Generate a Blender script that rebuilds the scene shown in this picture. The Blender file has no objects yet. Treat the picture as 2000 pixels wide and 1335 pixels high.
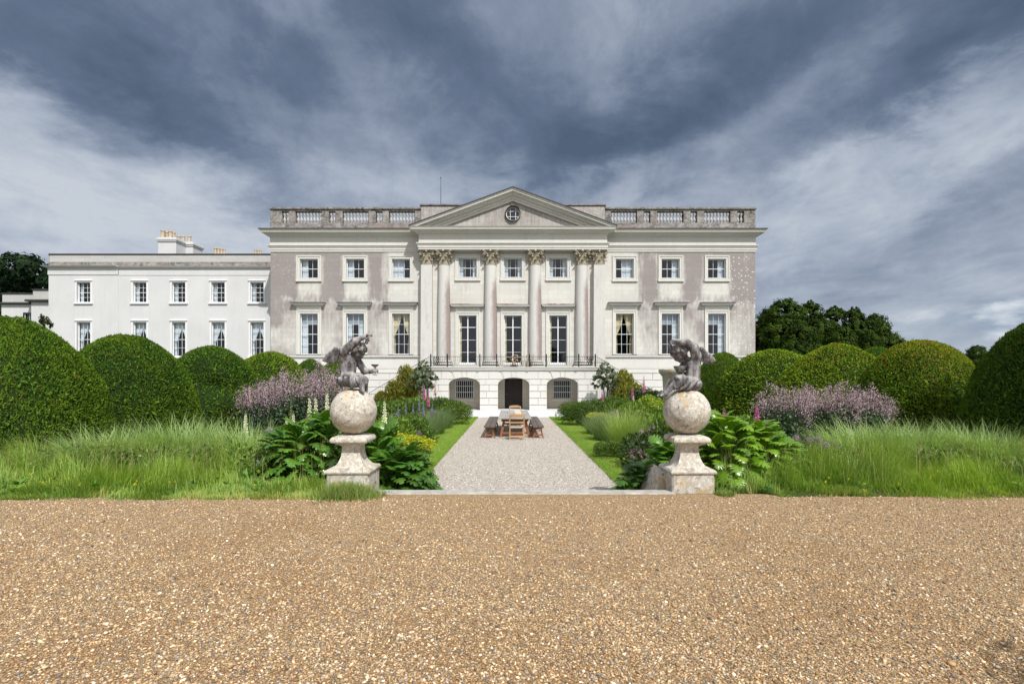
import bpy, bmesh, math, random
import numpy as np
from mathutils import Vector, Matrix
random.seed(7)
rng = np.random.default_rng(7)
SC = bpy.context.scene
COL = SC.collection
R = math.radians
PI = math.pi

# ------------------------------------------------------------------ camera, sky, sun, exposure
EYE = 1.78
CAMX = -0.15
cam = bpy.data.cameras.new('camera')
cam.sensor_width = 36.0
cam.lens = 1030 / 2000 * 36.0
cam.shift_x = 0.001
cam.shift_y = 73.5 / 2000
cam.clip_start = 0.05
cam.clip_end = 3000
camo = bpy.data.objects.new('camera', cam)
camo.location = (CAMX, 0, EYE)
camo.rotation_euler = (R(90), 0, 0)
COL.objects.link(camo)
SC.camera = camo
SC.view_settings.view_transform = 'Standard'
SC.view_settings.look = 'None'
SC.view_settings.exposure = 0.0
SC.view_settings.gamma = 1.0
SC.cycles.max_bounces = 6
SC.cycles.transparent_max_bounces = 12
SC.cycles.use_adaptive_sampling = True
SC.cycles.adaptive_threshold = 0.02

SUN_AZ, SUN_EL = R(25), R(50)          # to the right of straight behind the viewer
sdir = Vector((math.sin(SUN_AZ) * math.cos(SUN_EL), -math.cos(SUN_AZ) * math.cos(SUN_EL), math.sin(SUN_EL)))
sl = bpy.data.lights.new('sun', 'SUN')
sl.energy = 4.7
sl.angle = R(0.6)
sl.color = (1.0, 0.975, 0.935)
so = bpy.data.objects.new('sun', sl)
so.rotation_euler = sdir.to_track_quat('Z', 'Y').to_euler()
so.location = (20, -30, 40)
COL.objects.link(so)


class G:
    """tiny node-graph helper"""
    def __init__(s, tree):
        s.t = tree
    def n(s, typ, **kw):
        o = s.t.nodes.new(typ)
        for k, v in kw.items():
            setattr(o, k, v)
        return o
    def put(s, sock, v):
        if isinstance(v, bpy.types.NodeSocket):
            s.t.links.new(v, sock)
        else:
            sock.default_value = v
    def m(s, op, a, b=0.0, c=None, clamp=False):
        o = s.n('ShaderNodeMath', operation=op, use_clamp=clamp)
        s.put(o.inputs[0], a); s.put(o.inputs[1], b)
        if c is not None:
            s.put(o.inputs[2], c)
        return o.outputs[0]
    def add(s, a, b): return s.m('ADD', a, b)
    def sub(s, a, b): return s.m('SUBTRACT', a, b)
    def mul(s, a, b): return s.m('MULTIPLY', a, b)
    def mix(s, f, a, b, blend='MIX'):
        o = s.n('ShaderNodeMix', data_type='RGBA', blend_type=blend)
        o.clamp_factor = True
        s.put(o.inputs[0], f)
        s.put(o.inputs[6], a if not isinstance(a, tuple) else (*a, 1)[:4])
        s.put(o.inputs[7], b if not isinstance(b, tuple) else (*b, 1)[:4])
        return o.outputs[2]
    def xyz(s, v):
        o = s.n('ShaderNodeSeparateXYZ'); s.put(o.inputs[0], v)
        return o.outputs
    def comb(s, x, y, z):
        o = s.n('ShaderNodeCombineXYZ')
        for i, v in enumerate((x, y, z)):
            s.put(o.inputs[i], v)
        return o.outputs[0]
    def noise(s, vec, scale, detail=4, rough=0.55, dist=0.0, col=False):
        o = s.n('ShaderNodeTexNoise')
        s.put(o.inputs['Vector'], vec)
        o.inputs['Scale'].default_value = scale
        o.inputs['Detail'].default_value = detail
        o.inputs['Roughness'].default_value = rough
        o.inputs['Distortion'].default_value = dist
        return o.outputs['Color'] if col else o.outputs['Fac']
    def ramp(s, f, stops, interp='LINEAR'):
        o = s.n('ShaderNodeValToRGB')
        cr = o.color_ramp
        cr.interpolation = interp
        while len(cr.elements) < len(stops):
            cr.elements.new(0.5)
        for e, (p, c) in zip(cr.elements, stops):
            e.position = p
            e.color = (c, c, c, 1) if not isinstance(c, tuple) else (*c, 1)
        s.put(o.inputs[0], f)
        return o.outputs[0]
    def scale(s, v, sc):
        o = s.n('ShaderNodeMapping')
        s.put(o.inputs['Vector'], v)
        o.inputs['Scale'].default_value = sc
        return o.outputs[0]


def build_world():
    w = bpy.data.worlds.new('World')
    SC.world = w
    w.use_nodes = True
    t = w.node_tree
    t.nodes.clear()
    g = G(t)
    tc = g.n('ShaderNodeTexCoord')
    d = tc.outputs['Generated']
    x, y, z = g.xyz(d)[0:3]
    sky = g.n('ShaderNodeTexSky', sky_type='NISHITA')
    sky.sun_disc = False
    sky.sun_elevation = SUN_EL
    sky.sun_rotation = PI - SUN_AZ
    sky.dust_density = 1.5
    # cloud deck coordinates: a flat layer overhead, streaks run with the wind
    zz = g.add(g.m('MAXIMUM', z, 0.0), 0.16)
    px = g.m('DIVIDE', x, zz)
    py = g.m('DIVIDE', y, zz)
    p = g.comb(px, g.mul(py, 0.75), g.mul(z, 0.7))
    n1 = g.noise(g.comb(px, g.mul(py, 0.9), g.mul(z, 0.5)), 1.5, 9, 0.60, 0.5)
    n2 = g.noise(g.comb(g.add(px, 7.3), g.mul(py, 0.62), 3.0), 3.6, 9, 0.66, 0.35)
    n3 = g.noise(d, 7.0, 9, 0.66, 0.5)
    wob = g.noise(g.comb(px, py, 1.0), 1.9, 7, 0.62, 0.2)
    wob2 = g.noise(g.comb(g.add(px, 5.0), py, 2.0), 1.9, 7, 0.62, 0.2)
    az = g.add(g.m('ARCTAN2', x, y), g.mul(g.sub(wob, 0.5), 0.34))
    el = g.add(g.m('ARCSINE', z), g.mul(g.sub(wob2, 0.5), 0.30))
    # broad dark and pale banks of cloud: (px,py of bank middle, half length, half width in rad, slope deg, amount)
    banks = [
        (860, 80, .34, .085, -28, -.36), (250, 190, .34, .075, -21, -.34), (480, 330, .22, .06, -33, -.26),
        (1330, 200, .30, .07, 28, -.36), (1080, 300, .26, .07, 8, -.20), (1800, 170, .26, .065, 25, -.34),
        (60, 110, .12, .05, 10, -.30), (350, 20, .3, .06, 0, -.16), (1960, 40, .2, .08, 10, -.22),
        (1900, 400, .25, .05, 10, -.16), (1600, 20, .25, .06, 20, -.18), (560, 70, .2, .05, -20, -.2),
        (200, 370, .40, .10, -20, .30), (330, 265, .14, .028, -22, .18), (770, 260, .12, .07, -55, .20), (1750, 290, .30, .05, 22, .30),
        (1560, 190, .14, .05, 40, .14), (1200, 40, .12, .06, 60, .20), (640, 50, .14, .035, -50, .14),
        (1900, 250, .14, .05, 35, .16), (1650, 420, .3, .06, 15, .12), (900, 400, .4, .06, 0, .12), (1960, 560, .25, .03, 6, .10),
        (1500, 60, .10, .05, 40, .1), (40, 50, .08, .05, -20, .16), (150, 430, .45, .09, -6, .30), (1000, 390, .5, .06, 0, .26), (1800, 450, .3, .06, 8, .10),
    ]
    acc = None
    for (bx, by, sl_, sw, ang, amt) in banks:
        a0 = math.atan((bx - 998) / 1030)
        e0 = math.atan((741 - by) / 1030 * math.cos(a0))
        ca, sa = math.cos(R(ang)), math.sin(R(ang))
        da, de = g.sub(az, a0), g.sub(el, e0)
        s1 = g.mul(g.add(g.mul(da, ca), g.mul(de, sa)), 1 / sl_)
        s2 = g.mul(g.sub(g.mul(de, ca), g.mul(da, sa)), 1 / sw)
        q = g.add(g.mul(s1, s1), g.mul(s2, s2))
        gv = g.mul(g.m('EXPONENT', g.mul(q, -1.0)), amt)
        acc = gv if acc is None else g.add(acc, gv)
    v = g.add(g.mul(acc, 0.80), 0.46)
    low = g.ramp(g.m('ARCSINE', z), [(0.10, 1.0), (0.46, 0.0)])
    v = g.add(v, g.mul(low, 0.20))
    v = g.add(v, g.mul(g.sub(n1, 0.5), 0.52))
    v = g.add(v, g.mul(g.sub(n2, 0.5), 0.46))
    v = g.add(v, g.mul(g.sub(n3, 0.5), 0.52))
    cloud = g.ramp(v, [(0.0, (.082, .118, .182)), (0.25, (.132, .176, .260)), (0.5, (.248, .300, .395)),
                       (0.75, (.415, .468, .560)), (1.0, (.590, .635, .700))])
    # low heap clouds far off to the right
    cu = g.noise(g.comb(g.mul(g.m('ARCTAN2', x, y), 1.0), g.mul(g.m('ARCSINE', z), 1.9), 0.4), 9.0, 7, 0.6, 0.2)
    ea = g.sub(g.m('ARCTAN2', x, y), 0.765)
    ez = g.sub(g.m('ARCSINE', z), 0.085)
    ban = g.m('EXPONENT', g.mul(g.add(g.mul(g.mul(ea, ea), 1 / .0225), g.mul(g.mul(ez, ez), 1 / .0012)), -1.0))
    cm = g.ramp(g.add(g.mul(ban, 0.75), g.mul(g.sub(cu, 0.5), 1.3)), [(0.38, 0.0), (0.62, 1.0)])
    shade = g.noise(g.comb(g.mul(x, 1.0), y, g.mul(z, 2.2)), 14.0, 4, 0.5, 0.0)
    heap = g.ramp(shade, [(0.40, (.30, .38, .50)), (0.56, (.74, .79, .85))])
    hor = g.ramp(g.m('ARCSINE', z), [(0.0, 1.0), (0.035, .75), (0.11, 0.0)])
    cloud = g.mix(g.mul(hor, 0.55), cloud, (.56, .64, .74))
    cloud = g.mix(g.mul(cm, 0.85), cloud, heap)
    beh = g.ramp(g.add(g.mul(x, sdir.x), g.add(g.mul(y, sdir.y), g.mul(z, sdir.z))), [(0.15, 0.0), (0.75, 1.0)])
    cloud = g.mix(g.mul(beh, g.ramp(n1, [(0.2, 0.55), (0.7, 1.0)])), cloud, (1.25, 1.26, 1.28))  # unseen cloud towards the sun brightened, added as fill light for the facade
    K = 0.10
    sc = g.n('ShaderNodeVectorMath', operation='SCALE')
    g.put(sc.inputs[0], cloud)
    sc.inputs['Scale'].default_value = 1 / K
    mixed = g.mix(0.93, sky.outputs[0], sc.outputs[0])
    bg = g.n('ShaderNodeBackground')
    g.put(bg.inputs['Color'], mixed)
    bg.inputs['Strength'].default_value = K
    out = g.n('ShaderNodeOutputWorld')
    t.links.new(bg.outputs[0], out.inputs[0])


build_world()


# ------------------------------------------------------------------ helpers
def P(px, py, Y):
    """a spot seen at a given place of the photo and lying at distance Y"""
    return Vector(((px - 998) / 1030 * Y + CAMX, Y, EYE + (741 - py) / 1030 * Y))


def tag(o, label=None, cat=None, group=None, kind=None):
    if label: o['label'] = label
    if cat: o['category'] = cat
    if group: o['group'] = group
    if kind: o['kind'] = kind
    return o


def empty(name, loc=(0, 0, 0), rz=0.0, label=None, cat=None, group=None):
    o = bpy.data.objects.new(name, None)
    o.location = loc
    o.rotation_euler = (0, 0, rz)
    o.empty_display_size = 0.2
    COL.objects.link(o)
    return tag(o, label, cat, group)


def wmat(q):
    if q is None: return Matrix.Identity(4)
    if q.parent is None: return q.matrix_basis.copy()
    return wmat(q.parent) @ q.matrix_parent_inverse @ q.matrix_basis


def link(name, me, parent=None, world=False):
    o = bpy.data.objects.new(name, me)
    COL.objects.link(o)
    if parent is not None:
        o.parent = parent
        if world:      # mesh was laid out in world coordinates
            o.matrix_parent_inverse = wmat(parent).inverted()
    return o


class MB:
    def __init__(s):
        s.v = []; s.f = []; s.c = []
        s.cur = (0, 0, 0)
    def vert(s, p):
        s.v.append((float(p[0]), float(p[1]), float(p[2]))); s.c.append(s.cur)
        return len(s.v) - 1
    def face(s, pts):
        s.f.append([s.vert(p) for p in pts])
    def box(s, x0, x1, y0, y1, z0, z1):
        i = [s.vert(p) for p in ((x0, y0, z0), (x1, y0, z0), (x1, y1, z0), (x0, y1, z0),
                                 (x0, y0, z1), (x1, y0, z1), (x1, y1, z1), (x0, y1, z1))]
        for q in ((0, 3, 2, 1), (4, 5, 6, 7), (0, 1, 5, 4), (1, 2, 6, 5), (2, 3, 7, 6), (3, 0, 4, 7)):
            s.f.append([i[k] for k in q])
    def bbox(s, x0, x1, y0, y1, z0, z1, b=0.01):
        """box with its front, top and side edges chamfered"""
        b = min(b, (x1 - x0) / 3, (z1 - z0) / 3, (y1 - y0) / 2)
        lo = [(x0, y1), (x0, y0 + b), (x0 + b, y0), (x1 - b, y0), (x1, y0 + b), (x1, y1)]
        ins = [(x0 + b, y1), (x0 + b, y0 + b), (x0 + b, y0 + b), (x1 - b, y0 + b), (x1 - b, y0 + b), (x1 - b, y1)]
        a = [[s.vert((px, py, z)) for (px, py) in ring] for ring, z in ((ins, z0), (lo, z0 + b), (lo, z1 - b), (ins, z1))]
        for r in range(3):
            for k in range(5):
                s.f.append([a[r][k], a[r][k + 1], a[r + 1][k + 1], a[r + 1][k]])
            s.f.append([a[r][5], a[r][0], a[r + 1][0], a[r + 1][5]])
        s.f.append([a[3][k] for k in (0, 1, 3, 5)])
        s.f.append([a[0][k] for k in (5, 3, 1, 0)])
    def obox(s, M, sx, sy, sz, taper=1.0):
        """box centred on M, local sizes; the +z end scaled by taper"""
        i = []
        for (a, b, c) in ((-1, -1, -1), (1, -1, -1), (1, 1, -1), (-1, 1, -1), (-1, -1, 1), (1, -1, 1), (1, 1, 1), (-1, 1, 1)):
            k = taper if c > 0 else 1.0
            i.append(s.vert(M @ Vector((a * sx / 2 * k, b * sy / 2 * k, c * sz / 2))))
        for q in ((0, 3, 2, 1), (4, 5, 6, 7), (0, 1, 5, 4), (1, 2, 6, 5), (2, 3, 7, 6), (3, 0, 4, 7)):
            s.f.append([i[k] for k in q])
    def bar(s, a, b, w, d=None, up=(0, 0, 1)):
        """square-section bar from a to b"""
        a, b = Vector(a), Vector(b)
        d = d or w
        ax = (b - a)
        L = ax.length
        if L < 1e-6: return
        ax.normalize()
        upv = Vector(up)
        if abs(ax.dot(upv)) > 0.95: upv = Vector((0, 1, 0))
        sx = ax.cross(upv).normalized()
        sy = sx.cross(ax).normalized()
        M = Matrix((sx, sy, ax)).transposed().to_4x4()
        M.translation = (a + b) / 2
        s.obox(M, w, d, L)
    def tube(s, pts, r, n=8, cap=True):
        pts = [Vector(p) for p in pts]
        rs = r if isinstance(r, (list, tuple)) else [r] * len(pts)
        rings = []
        prev = None
        for k, p in enumerate(pts):
            t = (pts[min(k + 1, len(pts) - 1)] - pts[max(k - 1, 0)])
            t.normalize()
            if prev is None:
                a = t.orthogonal().normalized()
            else:
                a = prev - t * prev.dot(t)
                a = a.normalized() if a.length > 1e-5 else t.orthogonal().normalized()
            prev = a
            b = t.cross(a)
            rings.append([s.vert(p + (a * math.cos(2 * PI * j / n) + b * math.sin(2 * PI * j / n)) * rs[k]) for j in range(n)])
        for k in range(len(rings) - 1):
            for j in range(n):
                s.f.append([rings[k][j], rings[k][(j + 1) % n], rings[k + 1][(j + 1) % n], rings[k + 1][j]])
        if cap:
            s.f.append(rings[0][::-1]); s.f.append(rings[-1])
    def lathe(s, prof, c=(0, 0, 0), n=24, sx=1.0, sy=1.0, cap=True, a0=0.0, colf=None):
        rings = []
        for (r, z) in prof:
            row = []
            for j in range(n):
                a = 2 * PI * j / n + a0
                if colf: s.cur = colf(a, z)
                row.append(s.vert((c[0] + r * math.cos(a) * sx, c[1] + r * math.sin(a) * sy, c[2] + z)))
            rings.append(row)
        for k in range(len(rings) - 1):
            for j in range(n):
                s.f.append([rings[k][j], rings[k][(j + 1) % n], rings[k + 1][(j + 1) % n], rings[k + 1][j]])
        if cap:
            s.f.append(rings[0][::-1]); s.f.append(rings[-1])
    def sqlathe(s, prof, c=(0, 0, 0), cap=True, sub=1):
        """square-plan turned shape (half width, z)"""
        rings = []
        for (r, z) in prof:
            rings.append([s.vert((c[0] + a * r, c[1] + b * r, c[2] + z)) for (a, b) in ((-1, -1), (1, -1), (1, 1), (-1, 1))])
        for k in range(len(rings) - 1):
            for j in range(4):
                s.f.append([rings[k][j], rings[k][(j + 1) % 4], rings[k + 1][(j + 1) % 4], rings[k + 1][j]])
        if cap:
            s.f.append(rings[0][::-1]); s.f.append(rings[-1])
    def sweep(s, path, prof, closed_prof=False, endcap=True):
        """profile (out, z) carried along a plan path, mitred; out is to the right of the travel direction"""
        n = len(path)
        rows = []
        for k in range(n):
            p = Vector(path[k])
            dirs = []
            if k > 0: dirs.append((Vector(path[k]) - Vector(path[k - 1])).normalized())
            if k < n - 1: dirs.append((Vector(path[k + 1]) - Vector(path[k])).normalized())
            ns = [Vector((d.y, -d.x)) for d in dirs]
            if len(ns) == 2:
                mt = (ns[0] + ns[1])
                mt = mt / max(1e-6, mt.dot(ns[0]))
            else:
                mt = ns[0]
            rows.append([s.vert((p.x + mt.x * o, p.y + mt.y * o, z)) for (o, z) in prof])
        m = len(prof)
        for k in range(n - 1):
            for j in range(m if closed_prof else m - 1):
                j2 = (j + 1) % m
                s.f.append([rows[k][j], rows[k + 1][j], rows[k + 1][j2], rows[k][j2]])
        if endcap:
            s.f.append(rows[0][:]); s.f.append(rows[-1][::-1])
    def prism(s, poly, y0, y1):
        """outline in x,z given thickness along y"""
        a = [s.vert((x, y0, z)) for x, z in poly]
        b = [s.vert((x, y1, z)) for x, z in poly]
        n = len(poly)
        s.f.append(a[:]); s.f.append(b[::-1])
        for k in range(n):
            s.f.append([a[k], b[k], b[(k + 1) % n], a[(k + 1) % n]])
    def sphere(s, c, r, n=10, m=7, sz=1.0, sx=1.0, sy=1.0):
        prof = [(max(1e-4, r * math.sin(PI * k / m)), -r * math.cos(PI * k / m) * sz) for k in range(m + 1)]
        s.lathe(prof, c, n, sx=sx, sy=sy, cap=False)
    def mesh(s, name, mat, smooth=False, auto=None):
        me = bpy.data.meshes.new(name)
        me.from_pydata(s.v, [], s.f)
        if any(c != (0, 0, 0) for c in s.c):
            a = me.attributes.new('stain', 'FLOAT_COLOR', 'POINT')
            arr = np.ones((len(s.v), 4), dtype=np.float32)
            arr[:, :3] = np.array(s.c, dtype=np.float32)
            a.data.foreach_set('color', arr.ravel())
        me.materials.append(mat)
        bm = bmesh.new(); bm.from_mesh(me)
        bmesh.ops.recalc_face_normals(bm, faces=bm.faces)
        bm.to_mesh(me); bm.free()
        if smooth:
            me.polygons.foreach_set('use_smooth', [True] * len(me.polygons))
            if auto is not None:
                me.set_sharp_from_angle(angle=R(auto))
        me.update()
        return me
    def build(s, name, mat, parent=None, smooth=False, auto=None, world=False):
        return link(name, s.mesh(name, mat, smooth, auto), parent, world)


def np_mesh(name, V, F, mat, cols=None, smooth=False):
    """V (n,3), F (m,k) all faces alike; cols (n,3) goes to the attribute col"""
    V = np.asarray(V, dtype=np.float32); F = np.asarray(F, dtype=np.int32)
    me = bpy.data.meshes.new(name)
    me.vertices.add(len(V))
    me.vertices.foreach_set('co', V.ravel())
    k = F.shape[1]
    me.loops.add(F.size)
    me.loops.foreach_set('vertex_index', F.ravel())
    me.polygons.add(len(F))
    me.polygons.foreach_set('loop_start', np.arange(0, F.size, k, dtype=np.int32))
    try:
        me.polygons.foreach_set('loop_total', np.full(len(F), k, dtype=np.int32))
    except Exception:
        pass
    if smooth:
        me.polygons.foreach_set('use_smooth', np.ones(len(F), dtype=bool))
    me.update(calc_edges=True)
    if cols is not None:
        a = me.attributes.new('col', 'FLOAT_COLOR', 'POINT')
        arr = np.ones((len(V), 4), dtype=np.float32)
        arr[:, :3] = cols
        a.data.foreach_set('color', arr.ravel())
    me.materials.append(mat)
    return me


_lat = {}
def vnoise(x, y, seed=0):
    """smooth value noise on numpy arrays"""
    if seed not in _lat:
        _lat[seed] = np.random.default_rng(1000 + seed).random((64, 64))
    L = _lat[seed]
    xi = np.floor(x).astype(int); yi = np.floor(y).astype(int)
    fx = x - xi; fy = y - yi
    fx = fx * fx * (3 - 2 * fx); fy = fy * fy * (3 - 2 * fy)
    g = lambda a, b: L[a % 64, b % 64]
    return (g(xi, yi) * (1 - fx) * (1 - fy) + g(xi + 1, yi) * fx * (1 - fy)
            + g(xi, yi + 1) * (1 - fx) * fy + g(xi + 1, yi + 1) * fx * fy)
def fbm(x, y, seed=0, oct=4):
    v = 0; a = 0.5; t = 0
    for k in range(oct):
        v = v + a * vnoise(x * 2 ** k + 17.1 * k, y * 2 ** k + 9.7 * k, seed + k); t += a; a *= 0.55
    return v / t
def sstep(a, b, x):
    t = np.clip((x - a) / (b - a), 0, 1)
    return t * t * (3 - 2 * t)


# ------------------------------------------------------------------ materials
def mat(name, rough=0.8, spec=0.3):
    m = bpy.data.materials.new(name)
    m.use_nodes = True
    t = m.node_tree
    b = t.nodes['Principled BSDF']
    b.inputs['Roughness'].default_value = rough
    b.inputs['Specular IOR Level'].default_value = spec
    g = G(t)
    return m, g, b


def bump(g, b, h, strength=0.3, dist=0.01):
    o = g.n('ShaderNodeBump')
    o.inputs['Strength'].default_value = strength
    o.inputs['Distance'].default_value = dist
    g.put(o.inputs['Height'], h)
    g.t.links.new(o.outputs[0], b.inputs['Normal'])


def objco(g):
    return g.n('ShaderNodeTexCoord').outputs['Object']


def plain(name, col, rough=0.6, spec=0.3, var=0.12, scale=8.0, metal=0.0):
    m, g, b = mat(name, rough, spec)
    n = g.noise(objco(g), scale, 5, 0.6)
    c = g.mix(g.ramp(n, [(0.3, 0.0), (0.7, 1.0)]), tuple(k * (1 - var) for k in col), tuple(min(1, k * (1 + var)) for k in col))
    g.put(b.inputs['Base Color'], c)
    b.inputs['Metallic'].default_value = metal
    bump(g, b, n, 0.15, 0.01)
    return m


def stone_mat(name, base, stain=(.245, .216, .207), joints=(1.1, .36), grime=0.35, moss=0.5, attr=True, jstr=.5):
    m, g, b = mat(name, 0.88, 0.2)
    co = objco(g)
    x, y, z = g.xyz(co)[0:3]
    big = g.noise(co, 0.35, 5, 0.6, 0.4)
    fine = g.noise(co, 9.0, 5, 0.65)
    streak = g.noise(g.scale(co, (3.0, 3.0, 0.22)), 1.3, 5, 0.6, 0.2)
    c = g.mix(g.ramp(big, [(0.3, 0.0), (0.7, 1.0)]), tuple(k * 0.93 for k in base), tuple(min(1, k * 1.05) for k in base))
    c = g.mix(g.mul(g.ramp(fine, [(0.35, 1.0), (0.6, 0.0)]), 0.16), c, tuple(k * 0.62 for k in base))
    c = g.mix(g.mul(g.ramp(streak, [(0.52, 0.0), (0.75, 1.0)]), grime), c, (.42, .40, .375))
    bk = g.n('ShaderNodeTexBrick')
    g.put(bk.inputs['Vector'], g.comb(g.add(x, y), z, 0.0))
    bk.inputs['Scale'].default_value = 1.0
    bk.inputs['Brick Width'].default_value = joints[0]
    bk.inputs['Row Height'].default_value = joints[1]
    bk.inputs['Mortar Size'].default_value = 0.012
    bk.inputs['Mortar Smooth'].default_value = 0.2
    bk.inputs['Color1'].default_value = (1, 1, 1, 1)
    bk.inputs['Color2'].default_value = (.90, .89, .88, 1)
    bk.inputs['Mortar'].default_value = (1 - .36 * jstr, 1 - .38 * jstr, 1 - .4 * jstr, 1)
    if jstr > 0:
        c = g.mix(0.85, c, bk.outputs['Color'], 'MULTIPLY')
    if attr:
        at = g.n('ShaderNodeAttribute'); at.attribute_name = 'stain'
        ar = g.xyz(at.outputs['Color'])
        det = g.noise(g.scale(co, (2.2, 2.2, .8)), 2.4, 7, 0.68, 0.2)
        runs = g.noise(g.scale(co, (4.5, 4.5, .35)), 1.5, 6, .62, .3)
        sm = g.ramp(g.add(g.mul(ar[0], g.m('MULTIPLY_ADD', big, .95, .80)), g.add(g.mul(g.sub(det, 0.52), 0.95), g.mul(g.sub(runs, .5), .75))), [(0.12, 0.0), (0.98, 1.0)])
        sc = g.mix(fine, tuple(k * 0.82 for k in stain), tuple(k * 1.25 for k in stain))
        sc = g.mix(0.7, sc, bk.outputs['Color'], 'MULTIPLY') if jstr > 0 else sc
        c = g.mix(g.mul(sm, 0.90), c, sc)
        fl = g.n('ShaderNodeTexVoronoi'); fl.inputs['Scale'].default_value = 3.4
        g.put(fl.inputs['Vector'], g.scale(co, (1, 1, 1.2)))
        spots = g.mul(g.ramp(fl.outputs['Distance'], [(0.16, 1.0), (0.26, 0.0)]), ar[1])
        c = g.mix(g.mul(spots, 0.85), c, (.62, .60, .56))
        c = g.mix(g.mul(ar[2], 0.9), c, (.33, .15, .035))
    if moss > 0:      # lichen and soot grow on ledges that face up
        gm = g.n('ShaderNodeNewGeometry')
        up = g.xyz(gm.outputs['Normal'])[2]
        ms = g.mul(g.ramp(up, [(0.35, 0.0), (0.8, 1.0)]), moss)
        c = g.mix(ms, c, g.mix(fine, (.05, .05, .045), (.16, .155, .135)))
    g.put(b.inputs['Base Color'], c)
    h = g.add(g.mul(fine, 0.35), g.mul(bk.outputs['Fac'], -1.0 * (1 if jstr > 0 else 0)))
    bump(g, b, h, 0.35, 0.012)
    return m


M = {}
M['stone'] = stone_mat('ashlar_stone', (.62, .608, .565))
M['trim'] = stone_mat('dressed_stone', (.615, .603, .56), grime=.30, moss=.85, jstr=0)
M['column'] = stone_mat('column_stone', (.57, .56, .53), grime=.35, moss=.4, jstr=0, stain=(.25, .195, .185))
M['base'] = stone_mat('pale_rusticated_stone', (.60, .588, .555), grime=.22, moss=.35, jstr=0)
M['stucco'] = stone_mat('white_stucco', (.585, .585, .587), grime=.20, moss=.3, attr=False, jstr=0)
M['stucco_grey'] = stone_mat('grey_weathered_render', (.47, .465, .45), grime=.4, moss=.6, attr=False, jstr=.25)
M['loggia'] = stone_mat('shaded_buff_stone', (.70, .63, .52), grime=.5, moss=.1, attr=False, jstr=.7)


def balustrade_mat():
    m, g, b = mat('lichened_balustrade_stone', 0.95, 0.1)
    co = objco(g)
    n1 = g.noise(co, 2.2, 7, 0.7, 0.5)
    n2 = g.noise(co, 9.0, 6, 0.7)
    n3 = g.noise(co, 0.7, 4, 0.5)
    c = g.mix(g.ramp(n1, [(0.35, 0.0), (0.62, 1.0)]), (.075, .072, .072), (.33, .31, .285))
    c = g.mix(g.mul(g.ramp(n2, [(0.5, 0.0), (0.68, 1.0)]), 0.75), c, (.46, .44, .41))
    c = g.mix(g.mul(g.ramp(n3, [(0.5, 0.0), (0.62, 1.0)]), 0.45), c, (.24, .17, .16))
    gm = g.n('ShaderNodeNewGeometry')
    up = g.xyz(gm.outputs['Normal'])[2]
    c = g.mix(g.ramp(up, [(0.3, 0.0), (0.8, .8)]), c, (.05, .05, .048))
    g.put(b.inputs['Base Color'], c)
    bump(g, b, n2, 0.5, 0.02)
    return m
M['balustrade'] = balustrade_mat()
M['carved'] = plain('carved_capital_stone', (.34, .30, .225), 0.9, 0.15, 0.45, 9.0)
M['lead'] = plain('dark_lead_flashing', (.055, .055, .058), 0.6, 0.3)
M['sash'] = plain('white_window_paint', (.72, .745, .755), 0.45, 0.4, 0.04)
M['iron'] = plain('black_wrought_iron', (.012, .012, .014), 0.5, 0.4)
M['curtain'] = plain('pale_curtain_cloth', (.60, .645, .67), 0.9, 0.1, 0.08)
M['cream'] = plain('cream_curtain_cloth', (.66, .57, .36), 0.9, 0.1, 0.15, 5)
M['blind'] = plain('grey_roller_blind', (.30, .335, .37), 0.9, 0.1, 0.05)
M['cellar'] = plain('black_cellar', (.008, .008, .009), 0.9, 0.05)
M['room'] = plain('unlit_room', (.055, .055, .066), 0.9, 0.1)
M['pot'] = plain('buff_chimney_pot_clay', (.47, .385, .28), 0.85, 0.2, 0.25)
M['doorwood'] = plain('dark_brown_painted_door', (.030, .017, .014), 0.5, 0.35, 0.2)
M['oak'] = plain('orange_brown_oak', (.27, .105, .042), 0.65, 0.25, 0.35, 14)


def wood(name, a, c2, rough=0.75):
    m, g, b = mat(name, rough, 0.25)
    co = objco(g)
    gr = g.noise(g.scale(co, (14, 1.2, 14)), 2.2, 6, 0.65, 0.3)
    bl = g.noise(co, 2.0, 4, 0.6)
    c = g.mix(g.ramp(gr, [(0.3, 0.0), (0.7, 1.0)]), a, c2)
    c = g.mix(g.mul(g.ramp(bl, [(0.45, 0.0), (0.7, 1.0)]), 0.4), c, tuple(min(1, k * 1.5) for k in c2))
    g.put(b.inputs['Base Color'], c)
    bump(g, b, gr, 0.35, 0.006)
    return m
M['greyboard'] = wood('silvered_grey_board', (.19, .175, .16), (.36, .345, .325))
M['paleboard'] = wood('new_pale_board', (.48, .37, .24), (.62, .50, .34))
M['darkboard'] = wood('dark_weathered_board', (.055, .047, .042), (.14, .118, .105))
M['chairwood'] = wood('mid_brown_chair_wood', (.30, .185, .10), (.44, .29, .17), 0.55)
M['teak'] = wood('pale_bleached_teak', (.40, .32, .25), (.56, .47, .38))


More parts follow.
